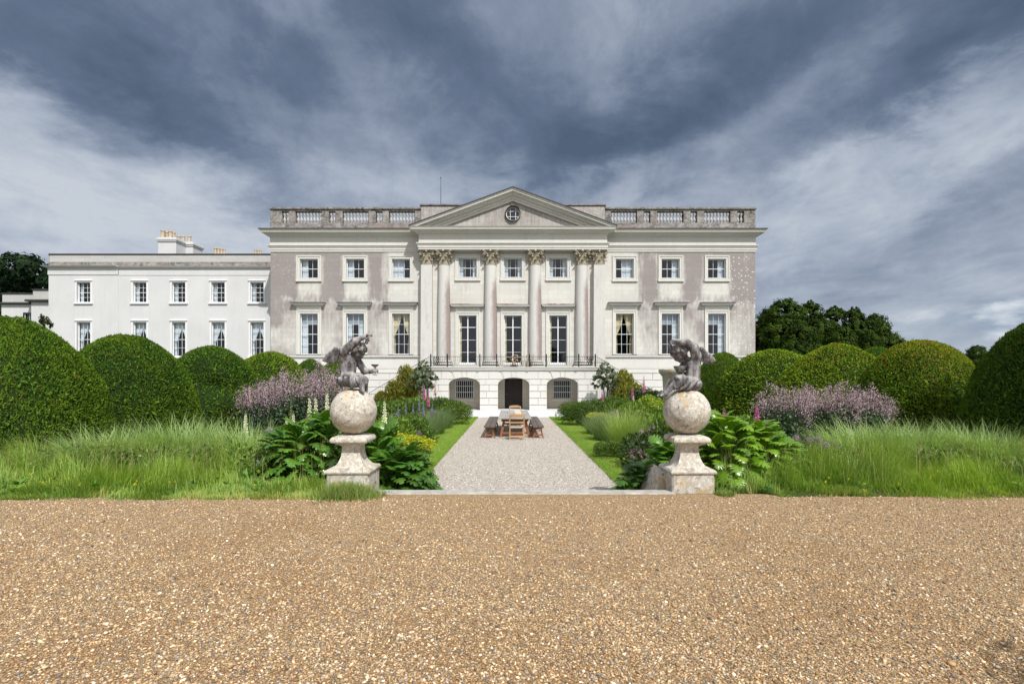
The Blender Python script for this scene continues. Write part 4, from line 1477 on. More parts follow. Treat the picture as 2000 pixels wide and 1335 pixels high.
# gravel forecourt with an uneven grassy edge
xs = np.linspace(-26, 26, 261)
yedge = 8.02 - .010 * np.abs(xs) + .12 * (fbm(xs * .9, xs * 0 + 3, 51, 4) - .5) * 2
yedge = np.where((xs > -3.05) & (xs < 4.0), 8.22, yedge)
V = []; F = []
for i, x in enumerate(xs):
    V += [(x, -40, 0), (x, yedge[i], 0)]
    if i: F.append((2 * i - 2, 2 * i, 2 * i + 1, 2 * i - 1))
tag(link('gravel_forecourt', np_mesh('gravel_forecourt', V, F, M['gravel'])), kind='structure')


def sheet(name, x0, x1, y0, y1, z, material, n=1):
    b = MB(); b.face([(x0, y0, z), (x1, y0, z), (x1, y1, z), (x0, y1, z)])
    return tag(b.build(name, material), kind='structure')
HP = 2.07
sheet('gravel_path', -HP, HP, 8.5, 30.62, GZ + .006, M['pale_gravel'])


def paving_mat():
    m, g, b = mat('pale_flagstones', 0.8, .3)
    co = objco(g)
    bk = g.n('ShaderNodeTexBrick'); g.put(bk.inputs['Vector'], co)
    bk.inputs['Scale'].default_value = 1; bk.inputs['Brick Width'].default_value = .9; bk.inputs['Row Height'].default_value = .6
    bk.inputs['Mortar Size'].default_value = .012
    bk.inputs['Color1'].default_value = (.60, .605, .62, 1); bk.inputs['Color2'].default_value = (.54, .545, .56, 1); bk.inputs['Mortar'].default_value = (.42, .41, .39, 1)
    n = g.noise(co, 2.5, 6, .6)
    g.put(b.inputs['Base Color'], g.mix(g.mul(n, .3), bk.outputs['Color'], (.52, .51, .50)))
    bump(g, b, n, .2, .01)
    return m
M['paving'] = paving_mat()
sheet('paving', -19, 19, 30.6, YM, GZ + .010, M['paving'])


def lawn_mat():
    m, g, b = mat('mown_turf', .9, .1)
    co = objco(g)
    n1 = g.noise(co, 1.6, 5, .6); n2 = g.noise(co, 40, 4, .7); n3 = g.noise(g.scale(co, (1, .12, 1)), 5, 3)
    c = g.mix(g.ramp(n1, [(.3, 0.0), (.7, 1.0)]), (.150, .225, .030), (.215, .290, .048))
    c = g.mix(g.mul(g.ramp(n2, [(.35, 1.0), (.6, 0.0)]), .45), c, (.075, .125, .02))
    c = g.mix(g.mul(g.ramp(n3, [(.45, 0.0), (.7, 1.0)]), .35), c, (.23, .275, .06))
    g.put(b.inputs['Base Color'], c)
    bump(g, b, n2, .7, .03)
    return m
M['lawn'] = lawn_mat()
for s in (-1, 1):                        # mown strips along the path, a few centimetres proud, ragged clipped edge
    ys = np.linspace(9.2, 30.6, 215)
    V = []; F = []
    e = .03 * (fbm(ys * 2.2, ys * 0 + s, 61, 4) - .5) * 2
    e2 = .08 * (fbm(ys * .8, ys * 0 + s, 66, 4) - .5) * 2
    for i, y in enumerate(ys):
        V += [(s * (HP + e[i]), y, GZ + .007), (s * (HP + .01 + e[i]), y, GZ + .045), (s * (HP + .55), y, GZ + .055), (s * (3.25 + e2[i]), y, GZ + .05)]
        if i:
            for k in range(3): F.append((4 * i - 4 + k, 4 * i - 3 + k, 4 * i + 1 + k, 4 * i + k)[:: -s])
    tag(link('lawn_strip', np_mesh('lawn_strip', V, F, M['lawn'])), kind='structure')

# stone edge of the terrace and the steps below it
def old_stone():
    m, g, b = mat('lichened_old_stone', .93, .15)
    co = objco(g)
    n1 = g.noise(co, 3.2, 6, .65, .4); n2 = g.noise(co, 16, 6, .72, .2); n3 = g.noise(co, 2.1, 5, .6, .8)
    n4 = g.noise(g.add_vec(co, (9, 3, 1)), 4.2, 6, .7, .5) if hasattr(g, 'add_vec') else g.noise(g.scale(co, (1.1, .9, 1.3)), 9.0, 7, .72, .4)
    c = g.mix(g.ramp(n1, [(.35, 0.0), (.62, 1.0)]), (.35, .305, .235), (.54, .505, .44))
    c = g.mix(g.mul(g.ramp(n2, [(.50, 0.0), (.60, 1.0)]), .75), c, (.70, .68, .64))
    c = g.mix(g.mul(g.ramp(n4, [(.57, 0.0), (.64, 1.0)]), .75), c, g.mix(n2, (.05, .045, .04), (.20, .165, .13)))
    c = g.mix(g.mul(g.ramp(g.add(n3, g.mul(g.sub(n2, .5), .55)), [(.565, 0.0), (.64, 1.0)]), .8), c, (.45, .28, .09))
    n5 = g.noise(co, 30, 5, .7)
    c = g.mix(g.mul(g.ramp(g.add(n5, g.mul(g.sub(n1, .5), .5)), [(.57, 0.0), (.66, 1.0)]), .5), c, (.15, .12, .095))
    n6 = g.noise(co, 5.5, 7, .75, .9)
    c = g.mix(g.mul(g.ramp(n6, [(.58, 0.0), (.63, 1.0)]), .55), c, (.17, .14, .115))
    gm = g.n('ShaderNodeNewGeometry')
    up = g.xyz(gm.outputs['Normal'])[2]
    under = g.mul(g.ramp(up, [(-.95, 1.0), (-.25, 0.0)]), .6) if False else 0.0
    g.put(b.inputs['Base Color'], c)
    bump(g, b, g.add(n2, g.mul(n1, .6)), .6, .018)
    return m
M['oldstone'] = old_stone()
mb = MB()
M['kerb'] = plain('grey_step_stone', (.36, .345, .315), .9, .2, .3, 6)
mb.bbox(-2.42, 2.42, 8.20, 8.47, -.16, .012, .015)
mb.bbox(-2.42, 2.42, 8.44, 8.82, -.30, -.140, .015)
mb.bbox(-2.42, 2.42, 8.80, 9.18, -.44, -.285, .015)
tag(mb.build('stone_steps', M['kerb']), kind='structure')

# ------------------------------------------------------------------ loose stones over the gravel
def pebbles():
    t = (1 + 5 ** .5) / 2
    ico = np.array([(-1, t, 0), (1, t, 0), (-1, -t, 0), (1, -t, 0), (0, -1, t), (0, 1, t), (0, -1, -t), (0, 1, -t), (t, 0, -1), (t, 0, 1), (-t, 0, -1), (-t, 0, 1)], float)
    ico /= np.linalg.norm(ico[0])
    tri = np.array([(0, 11, 5), (0, 5, 1), (0, 1, 7), (0, 7, 10), (0, 10, 11), (1, 5, 9), (5, 11, 4), (11, 10, 2), (10, 7, 6), (7, 1, 8),
                    (3, 9, 4), (3, 4, 2), (3, 2, 6), (3, 6, 8), (3, 8, 9), (4, 9, 5), (2, 4, 11), (6, 2, 10), (8, 6, 7), (9, 8, 1)])
    N = 100000
    u = rng.random(N)
    y = 2.7 * (8.05 / 2.7) ** (u ** .85)
    x = (rng.random(N) * 2 - 1) * (y * 1.02 + .2)
    keep = (y < 7.95) | (np.abs(x) > 3.0)
    x, y = x[keep], y[keep]
    # a few stones gathered in drifts, bare patches between
    dens = fbm(x * .5, y * .8, 71, 4)
    k = rng.random(len(x)) < .25 + 1.35 * dens - .12 * sstep(5.2, 3.4, y)
    x, y = x[k], y[k]
    N = len(x)
    r = np.clip(np.exp(rng.normal(math.log(.0063), .36, N)), .0032, .015)
    big = rng.random(N) < .0006
    r[big] *= 1.9
    sc = np.stack([r * rng.uniform(.8, 1.5, N), r * rng.uniform(.7, 1.15, N), r * rng.uniform(.45, .75, N)], 1)
    a = rng.random(N) * 2 * PI
    jit = 1 + (rng.random((N, 12, 1)) - .5) * .45
    v = ico[None] * jit * sc[:, None, :]
    ti = rng.normal(0, .3, N)
    vz = v[:, :, 2] + v[:, :, 0] * ti[:, None]
    X = v[:, :, 0] * np.cos(a)[:, None] - v[:, :, 1] * np.sin(a)[:, None] + x[:, None]
    Y = v[:, :, 0] * np.sin(a)[:, None] + v[:, :, 1] * np.cos(a)[:, None] + y[:, None]
    Z = vz + (sc[:, 2] * .55)[:, None]
    pos = np.stack([X, Y, Z], 2).reshape(-1, 3)
    F = (tri[None] + (np.arange(N) * 12)[:, None, None]).reshape(-1, 3)
    pal = np.array([(.44, .31, .18), (.60, .47, .31), (.66, .55, .40), (.36, .22, .115), (.50, .345, .185), (.78, .71, .60), (.42, .39, .35), (.22, .21, .21), (.30, .165, .085), (.13, .125, .13), (.54, .42, .29)])
    w = np.array([.13, .14, .11, .12, .12, .06, .07, .08, .07, .07, .06]); w /= w.sum()
    c = pal[rng.choice(len(pal), N, p=w)] * rng.uniform(.42, 1.42, (N, 1)) * np.array([1.08, 1.02, .90])
    cols = np.repeat(c, 12, 0)
    m, g, b = mat('loose_gravel_stone', .75, .3)
    at = g.n('ShaderNodeAttribute'); at.attribute_name = 'col'
    nn = g.noise(objco(g), 160, 3, .6)
    g.put(b.inputs['Base Color'], g.mix(g.mul(nn, .35), at.outputs['Color'], (.25, .18, .12)))
    tag(link('loose_gravel', np_mesh('loose_gravel', pos, F, m, cols, True)), kind='stuff')
pebbles()
def path_stones():
    n = 30000
    y = 10.0 * (30.5 / 10.0) ** (rng.random(n) ** 1.1); x = (rng.random(n) * 2 - 1) * 2.09
    r = np.clip(np.exp(rng.normal(math.log(.0105), .3, n)), .005, .022)
    a = rng.random(n) * 6.28
    oct_ = np.array([(1, 0, 0), (0, 1, 0), (-1, 0, 0), (0, -1, 0), (0, 0, .75)])
    v = oct_[None] * r[:, None, None] * (1 + (rng.random((n, 5, 1)) - .5) * .5)
    X = v[..., 0] * np.cos(a)[:, None] - v[..., 1] * np.sin(a)[:, None] + x[:, None]
    Y = v[..., 0] * np.sin(a)[:, None] + v[..., 1] * np.cos(a)[:, None] + y[:, None]
    V = np.stack([X, Y, v[..., 2] + GZ + .007], 2).reshape(-1, 3)
    f = np.array([(0, 1, 4), (1, 2, 4), (2, 3, 4), (3, 0, 4)])
    F = (f[None] + (np.arange(n) * 5)[:, None, None]).reshape(-1, 3)
    pal = np.array([(.72, .68, .62), (.60, .55, .48), (.80, .77, .72), (.45, .40, .34), (.36, .34, .33), (.66, .60, .52), (.28, .25, .22)])
    c = pal[rng.choice(7, n, p=[.22, .22, .08, .16, .1, .14, .08])] * rng.uniform(.42, .95, (n, 1))
    tag(link('path_stones', np_mesh('path_stones', V, F, M['leaf_free'], np.repeat(c, 5, 0))), kind='stuff')
m_, g_, b_ = mat('pale_loose_stone', .8, .3)
at_ = g_.n('ShaderNodeAttribute'); at_.attribute_name = 'col'; g_.put(b_.inputs['Base Color'], at_.outputs['Color'])
M['leaf_free'] = m_
path_stones()

# ------------------------------------------------------------------ leaf builders
def unit(v):
    return v / np.maximum(np.linalg.norm(v, axis=-1, keepdims=True), 1e-9)


def leaf_cards(p, d, nrm, L, Wd, fold=.25):
    """small folded leaves: base p, axis d, facing nrm; returns V (6 per leaf), F (2 quads)"""
    d = unit(d)
    s = unit(np.cross(d, nrm))
    n = np.cross(s, d)
    L = np.broadcast_to(np.asarray(L, float).reshape(-1, 1), (len(p), 1)); Wd = np.broadcast_to(np.asarray(Wd, float).reshape(-1, 1), (len(p), 1))
    a = p
    tip = p + d * L - n * L * .12
    m1 = p + d * L * .45
    l_ = m1 + s * Wd * .5 + n * Wd * fold * .5
    r_ = m1 - s * Wd * .5 + n * Wd * fold * .5
    V = np.stack([a, l_, tip, r_], 1).reshape(-1, 3)
    i = np.arange(len(p)) * 4
    F = np.stack([i, i + 1, i + 2, i + 3], 1)
    return V, F


def blades(p, ang, lean, H, Wd, droop, seg=4):
    """arching grass blades; returns V, F quads"""
    N = len(p)
    H = np.broadcast_to(H, N); Wd = np.broadcast_to(Wd, N); lean = np.broadcast_to(lean, N); droop = np.broadcast_to(droop, N)
    hd = np.stack([np.cos(ang), np.sin(ang), np.zeros(N)], 1)
    sd = np.stack([-np.sin(ang), np.cos(ang), np.zeros(N)], 1)
    rows = []
    pos = p.copy()
    th = lean.copy()
    for k in range(seg + 1):
        t = k / seg
        w = Wd * (1 - t ** 1.6) * .5 + .0004
        rows.append(pos - sd * w[:, None]); rows.append(pos + sd * w[:, None])
        stp = (H / seg)[:, None]
        pos = pos + (hd * np.sin(th)[:, None] + np.array([0, 0, 1.0]) * np.cos(th)[:, None]) * stp
        th = th + droop / seg * (.4 + 1.2 * t)
    V = np.stack(rows, 1).reshape(-1, 3)
    n = 2 * (seg + 1)
    i = (np.arange(N) * n)[:, None]
    F = np.concatenate([np.stack([i + 2 * k, i + 2 * k + 1, i + 2 * k + 3, i + 2 * k + 2], 2).reshape(-1, 4) for k in range(seg)], 0)
    return V, F, n


class LB:
    """collects leaf geometry with colours"""
    def __init__(s): s.V = []; s.F = []; s.C = []; s.n = 0
    def add(s, V, F, C):
        s.V.append(V); s.F.append(F + s.n); s.C.append(np.broadcast_to(C, (len(V), 3))); s.n += len(V)
    def leaves(s, p, d, nrm, L, W, col, fold=.25):
        V, F = leaf_cards(p, d, nrm, L, W, fold)
        s.add(V, F, np.repeat(np.broadcast_to(col, (len(p), 3)), 4, 0))
    def grass(s, p, ang, lean, H, W, droop, col, seg=4, tipcol=None):
        V, F, n = blades(p, ang, lean, H, W, droop, seg)
        c = np.repeat(np.broadcast_to(col, (len(p), 3)), n, 0)
        if tipcol is not None:
            t = np.tile(np.repeat(np.linspace(0, 1, seg + 1), 2), len(p))[:, None]
            c = c * (1 - t) + np.asarray(tipcol) * t
        s.add(V, F, c)
    def tube(s, pts, r, col, n=4):
        b = MB(); b.tube(pts, r, n, cap=False)
        s.add(np.array(b.v), np.array(b.f), np.array(col))
    def mesh(s, name, material, smooth=False):
        return np_mesh(name, np.concatenate(s.V), np.concatenate(s.F), material, np.concatenate(s.C), smooth)


def rdir(n, up=0.0):
    v = rng.normal(size=(n, 3)); v[:, 2] += up
    return unit(v)
def vary(col, n, a=.25, hue=.12):
    """colours scattered about one leaf colour"""
    c = np.asarray(col)[None] * rng.uniform(1 - a, 1 + a, (n, 1))
    c = c * (1 + rng.normal(0, hue, (n, 3)) * np.array([1, .5, .7]))
    return np.clip(c, .002, .95)


# ------------------------------------------------------------------ clipped yew mounds
def yew_mesh(hgt, rad, p, q, n, seed, sprig=.075, tan_top=.0, lump=.07, lean=(0, 0), lit=1.0, dent=None):
    """bell-shaped clipped yew: r = rad*(1-(z/h)^p)^(1/q); leafy sprigs over a dark core"""
    rg = np.random.default_rng(seed)
    def surf(a, t):
        z = hgt * t
        r = rad * np.maximum(0, 1 - t ** p) ** (1 / q)
        w = 1 + lump * (fbm(a * 1.9 + 5, t * 3.1 + seed, seed % 40, 4) - .5) * 2
        # seam free in angle
        w2 = 1 + lump * (fbm((a - 2 * PI) * 1.9 + 5, t * 3.1 + seed, seed % 40, 4) - .5) * 2
        if dent is not None:
            da_ = (a - dent[0] + PI) % (2 * PI) - PI
            r = r * (1 - dent[3] * np.exp(-(da_ / dent[2]) ** 2 - ((t - dent[1]) / .10) ** 2))
        k = np.clip((a - 1.7 * PI) / (.3 * PI), 0, 1)
        r = r * (w * (1 - k) + w2 * k)
        return np.stack([r * np.cos(a) + lean[0] * t * hgt, r * np.sin(a) + lean[1] * t * hgt, z * (1 + .02 * (w - 1) / max(lump, .01))], -1)
    # core
    na, nt = 40, 22
    A, T = np.meshgrid(np.linspace(0, 2 * PI, na, endpoint=False), 1 - (1 - np.linspace(0, 1, nt)) ** 1.5, indexing='ij')
    core = surf(A.ravel(), np.minimum(T.ravel(), .9999)) * np.array([.965, .965, .975])
    F = []
    for i in range(na):
        for j in range(nt - 1):
            F.append((i * nt + j, ((i + 1) % na) * nt + j, ((i + 1) % na) * nt + j + 1, i * nt + j + 1))
    lb = LB()
    lb.add(core, np.array(F), np.array((.014, .028, .006)))
    # sprigs, spread evenly over the surface by rejection on local area
    u = rg.random(n * 3); a = rg.random(n * 3) * 2 * PI
    t = 1 - u
    e = 1e-3
    tt = np.clip(t, .002, .997)
    p0 = surf(a, tt)
    dt = (surf(a, np.minimum(tt + e, .999)) - p0) / e
    da = (surf((a + e) % (2 * PI), tt) - p0) / e
    cr = np.cross(da, dt)
    ar = np.linalg.norm(cr, axis=1)
    cap = np.quantile(ar, .98)
    k = rg.random(n * 3) < np.minimum(1, ar / cap)
    p0, cr, a, tt = p0[k][:n], unit(cr[k][:n]), a[k][:n], tt[k][:n]
    cr *= np.sign((cr * (p0 - np.array([0, 0, hgt * .3]))).sum(1, keepdims=True))
    m = len(p0)
    d = unit(cr * .75 + rg.normal(0, .55, (m, 3)) + np.array([0, 0, .45]))
    nr = unit(cr + rg.normal(0, .5, (m, 3)))
    L = sprig * rg.uniform(.6, 1.5, m)
    L = np.where(rg.random(m) < .012, L * rg.uniform(1.6, 2.6, m), L)      # shoots grown out since the last clipping
    base = p0 - d * (L * .55)[:, None] + cr * (rg.normal(0, .012, m))[:, None]
    patch = fbm(a * 1.3, tt * 3 + seed, (seed + 5) % 40, 4)
    c = np.array((.052, .100, .012))[None] * (1 - sstep(.42, .62, patch)[:, None]) + np.array((.105, .155, .014))[None] * sstep(.42, .62, patch)[:, None]
    tip = (rg.random(m) < .30)
    c[tip] = np.array((.125, .195, .024))
    brown = (rg.random(m) < (.03 + tan_top * sstep(.55, 1, tt)))
    c[brown] = np.array((.20, .125, .030))
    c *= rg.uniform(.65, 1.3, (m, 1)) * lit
    lb.leaves(base, d, nr, L, L * .34, c)
    return lb.mesh('yew_mound', M['yew'])


def gz(x, y): return float(ground_z(x, y)) + .0
YEWS = [  # pixel of the middle, pixel of the top, distance, half width, kind, label
    (8, 617, 13.0, 2.25, 0, 'tall bell shaped clipped yew cut by the left edge of the photo'),
    (240, 653, 17.0, 2.05, 1, 'round topped dark clipped yew second from the left edge'),
    (408, 675, 22.0, 2.2, 2, 'clipped yew with a dark hollow in its side behind the left grass clumps'),
    (524, 687, 27.0, 2.45, 3, 'broad light green clipped yew below the first bay of the stone house'),
    (604, 701, 31.0, 1.45, 2, 'small rounded yew showing just left of the left cherub statue'),
    (650, 705, 33.5, 1.35, 1, 'small dark yew directly behind the left cherub wing'),
    (2094, 612, 12.5, 2.00, 1, 'very dark clipped yew standing in shade at the right edge'),
    (1803, 664, 17.5, 1.98, 4, 'big domed clipped yew with a browned crown right of the pink meadow rue'),
    (1646, 670, 22.0, 3.0, 5, 'broad sloping clipped yew behind the right hand meadow rue'),
    (1516, 682, 26.0, 3.0, 3, 'low wide clipped yew with flattened top and dark left flank'),
    (1412, 688, 31.0, 1.75, 1, 'clipped yew just right of the right cherub statue near the house corner'),
    (1718, 677, 28.0, 1.9, 2, 'dark yew top peeping between the two biggest right hand mounds'),
]
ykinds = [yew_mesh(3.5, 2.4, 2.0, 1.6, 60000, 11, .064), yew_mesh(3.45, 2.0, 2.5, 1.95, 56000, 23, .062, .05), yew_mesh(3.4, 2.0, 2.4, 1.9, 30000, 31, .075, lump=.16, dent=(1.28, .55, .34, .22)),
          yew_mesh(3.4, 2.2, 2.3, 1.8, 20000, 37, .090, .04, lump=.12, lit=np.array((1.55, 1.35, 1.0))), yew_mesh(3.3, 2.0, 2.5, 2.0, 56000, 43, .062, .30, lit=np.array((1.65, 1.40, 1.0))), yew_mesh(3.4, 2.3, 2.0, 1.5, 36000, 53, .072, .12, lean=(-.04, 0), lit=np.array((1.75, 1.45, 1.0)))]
yh = [3.5, 3.45, 3.4, 3.4, 3.3, 3.4]; yr_ = [2.4, 2.0, 2.0, 2.2, 2.0, 2.3]
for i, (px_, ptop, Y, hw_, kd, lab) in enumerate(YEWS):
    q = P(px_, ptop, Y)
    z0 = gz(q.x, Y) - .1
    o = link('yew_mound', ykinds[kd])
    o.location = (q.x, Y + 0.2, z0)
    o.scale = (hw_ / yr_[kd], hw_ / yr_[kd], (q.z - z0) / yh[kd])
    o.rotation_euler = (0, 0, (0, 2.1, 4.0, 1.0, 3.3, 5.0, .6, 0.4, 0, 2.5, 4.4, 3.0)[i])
    tag(o, lab, 'topiary', 'clipped yew mounds')

# ------------------------------------------------------------------ trees
def crown_mesh(blobs, n, leaf, cols, seed):
    """foliage in clumps spread over several overlapping lobes, gaps between"""
    rg = np.random.default_rng(seed)
    P0 = []; N0 = []; CC = []
    tot = sum(b[3] ** 2 for b in blobs)
    for (x, y, z, r, sz) in blobs:
        nc = max(4, int(n / 26 * r * r / tot))
        d = unit(rg.normal(size=(nc, 3)) + np.array([0, 0, .25]))
        rr = r * rg.uniform(.62, 1.05, nc) ** .6
        cc = np.array([x, y, z]) + d * rr[:, None] * np.array([1, 1, sz])
        for k in range(nc):
            m = 26
            cr = r * rg.uniform(.12, .26)
            dd = unit(rg.normal(size=(m, 3)))
            pp = cc[k] + dd * (cr * rg.random((m, 1)) ** .5)
            P0.append(pp); N0.append(unit(dd * .6 + d[k]))
            shade = rg.uniform(.65, 1.35)
            CC.append(np.array(cols[rg.integers(len(cols))])[None] * shade * rg.uniform(.75, 1.25, (m, 1)))
    p = np.concatenate(P0); nn = np.concatenate(N0); c = np.concatenate(CC)
    lb = LB()
    d = unit(np.cross(nn, rg.normal(size=nn.shape)) + nn * .3 - np.array([0, 0, .3]))
    L = leaf * rg.uniform(.6, 1.4, len(p))
    lb.leaves(p - d * L[:, None] * .5, d, nn, L, L * .62, c)
    return lb.mesh('crown', M['tree_leaf'])
def trunk_mesh(h, r, blobs, seed):
    rg = random.Random(seed)
    b = MB()
    b.tube([(0, 0, 0), (.04 * h * .1, 0, h * .3), (.0, .02 * h, h * .6), (0, 0, h * .9)], [r * 1.3, r, r * .75, r * .3], 9)
    for (x, y, z, rr, sz) in blobs:
        z0 = h * rg.uniform(.3, .6)
        b.tube([(0, 0, z0), (x * .45, y * .45, z0 + (z - z0) * .6), (x, y, z)], [r * .5, r * .32, r * .08], 6)
    return b.mesh('trunk', M['bark'], True)
def tree(kind, loc, sc, rz, label, group=None):
    cm_, tm_ = kind
    e = empty('tree', loc, rz, label, 'tree', group)
    e.scale = (sc if isinstance(sc, tuple) else (sc, sc, sc))
    link('trunk', tm_, e); link('crown', cm_, e)
    return e
DG = [(.034, .058, .008), (.044, .070, .009), (.026, .046, .008), (.056, .082, .011)]
bA = [(0, 0, 9.0, 2.6, 1), (-2.4, .5, 6.6, 2.5, .9), (2.3, -.4, 6.4, 2.6, .9), (.3, -1.8, 5.4, 2.7, .9), (-.4, 1.8, 6.2, 2.4, .9), (.4, -.6, 3.0, 3.0, .7), (-1.6, -1.2, 3.4, 2.4, .8), (0, 0, 6.2, 2.8, 1.1), (1.2, -1.2, 7.6, 1.6, 1), (-1.1, -.6, 8.2, 1.7, 1), (.2, -.2, 10.4, 1.3, 1.1)]
bB = [(0, 0, 10.2, 1.7, 1.2), (-1.2, .4, 7.6, 2.2, 1), (1.4, -.3, 7.2, 2.2, 1), (.2, -1.6, 5.0, 2.6, 1), (-1.8, 0, 4.2, 2.3, .9), (2.0, .4, 4.0, 2.3, .9), (0, 0, 6.6, 2.2, 1.2), (.1, 0, 11.3, 1.0, 1.3), (-.4, -.8, 8.8, 1.6, 1.1)]
bC = [(-2.5, 0, 7.4, 2.2, .55), (2.2, 0, 8.2, 2.3, .55), (0, -.8, 9.6, 2.0, .6), (3.4, .4, 5.6, 2.2, .55), (-3.4, .3, 5.2, 2.3, .55), (0, -1.2, 6.0, 2.8, .6)]
KA = (crown_mesh(bA, 40000, .33, DG, 5), trunk_mesh(8, .38, bA, 5))
KB = (crown_mesh(bB, 34000, .31, DG, 6), trunk_mesh(9, .30, bB, 6))
KC = (crown_mesh(bC, 15000, .38, [(.018, .036, .016), (.024, .045, .018), (.014, .028, .013)], 8), trunk_mesh(8.5, .42, bC, 8))
WOOD = [  # px, top py, distance, width factor, kind
    (1500, 612, 84, .9, 0, 'dark broadleaf tree nearest the house corner at the left end of the right wood'),
    (1530, 588, 76, 1.0, 0, 'tall rounded broadleaf tree, highest on the left of the right wood'),
    (1584, 592, 80, .95, 1, 'pointed dark tree with spiky top in the middle of the right wood'),
    (1566, 632, 70, .95, 0, 'lower leafy tree at the front of the right wood beneath the tallest one'),
    (1628, 602, 82, 1.0, 1, 'slim conical tree right of the spiky one in the right wood'),
    (1668, 604, 74, .85, 1, 'sunlit conical tree right of centre in the right wood'),
    (1640, 640, 68, .9, 0, 'broad low tree filling the front middle of the right wood'),
    (1710, 616, 76, .75, 0, 'rounded tree at the right end of the right wood'),
    (1700, 650, 70, .72, 0, 'lowest leafy tree at the sloping right end of the wood'),
]
for i, (px_, py_, Y, wf, kd, lab) in enumerate(WOOD):
    q = P(px_, py_, Y)
    top = (11.5, 12.2)[kd]
    k = (q.z - GZ) / top
    tree((KA, KB)[kd], (q.x, Y, GZ), (k * wf, k * wf, k), i * 1.3, lab, 'trees of the right wood')
q = P(1908, 676, 85); tree(KA, (q.x, 85, GZ), ((q.z - GZ) / 11.5 * .9, (q.z - GZ) / 11.5 * .9, (q.z - GZ) / 11.5), 2.2, 'small distant dark tree seen between the two rightmost yews')
q = P(60, 497, 70); k = (q.z - GZ) / 11; tree(KC, (q.x, 70, GZ), (k * .85, k * .85, k), .4, 'dark layered cedar rising behind the low white block at far left')
q = P(12, 520, 78); k = (q.z - GZ) / 11; tree(KC, (q.x, 78, GZ), (k * .8, k * .8, k), 2.0, 'second cedar half hidden at the left edge behind the low block')
# a thin young tree in front of the low block
bT = [(0, 0, 3.0, .9, .9), (.7, 0, 2.5, .7, .8), (-.7, .1, 2.6, .7, .8)]
KT = (crown_mesh(bT, 700, .16, [(.06, .075, .03), (.08, .09, .04)], 12), trunk_mesh(2.8, .05, bT, 12))
q = P(70, 612, 30); tree(KT, (q.x, 30, GZ), (1, 1, (q.z - GZ) / 3.7), 0, 'thin young tree in front of the low white block')
# big trees of the park that stand right of the forecourt and throw the shade there
for (x, y, k, rz, lab) in ((16.0, 7.6, (.82, .82, .98), 1.0, 'parkland tree shading the dark right hand yew'), (6.25, -2.35, .58, 2.4, 'parkland tree dappling the near right corner of the gravel')):
    tree(KA, (x, y, 0), k, rz, lab, 'parkland trees beside the forecourt')
# ------------------------------------------------------------------ gate piers with stone balls
PIERX = 2.725
PY = 8.63


def pier(x, rz, label, seed):
    e = empty('gate_pier', (x, PY, 0), 0, label, 'stone pier')
    b = MB()
    b.bbox(-.335, .335, -.335, .335, -.45, .30, .025)
    if x > 0: b.prism([(-.60, -.45), (-.30, -.45), (-.30, .26), (-.40, .22)], .05, .95)
    b.build('base_block', M['oldstone'], e)
    prof = [(.355, .30), (.36, .325), (.35, .345), (.335, .36)]
    for k in range(13):                  # swept-in bell
        t = k / 12
        prof.append((.335 - .19 * math.sin(t * PI / 2) ** .82, .36 + .29 * (1 - math.cos(t * PI / 2)) + .02 * t))
    prof += [(.145, .70), (.155, .715), (.19, .735), (.225, .745), (.235, .765), (.24, .768)]
    b = MB(); b.sqlathe(prof); b.build('pedestal', M['oldstone'], e, True, 35)
    b = MB(); b.sqlathe([(.255, .768), (.285, .780), (.295, .80), (.290, .835), (.265, .865), (.20, .888)]); b.build('cap', M['oldstone'], e, True, 35)
    b = MB(); b.sphere((0, 0, 1.262), .372, 48, 30)
    me = b.mesh('ball', M['oldstone'], True)
    co = np.array([v.co for v in me.vertices])
    d = unit(co - np.array([0, 0, 1.262]))
    w = fbm(d[:, 0] * 5 + 9 + seed, d[:, 2] * 5 + d[:, 1] * 4 + 9, 81 + seed, 5) - .5
    co += d * (w * .018)[:, None]
    me.vertices.foreach_set('co', co.astype(np.float32).ravel())
    me.update()
    o = link('ball', me, e)
    o.rotation_euler = (0, 0, rz)
    return e
pier(-PIERX, .4, 'weathered stone pier with big lichened ball on the left of the path', 1)
pier(PIERX, 2.6, 'weathered stone pier with big lichened ball on the right of the path', 2)


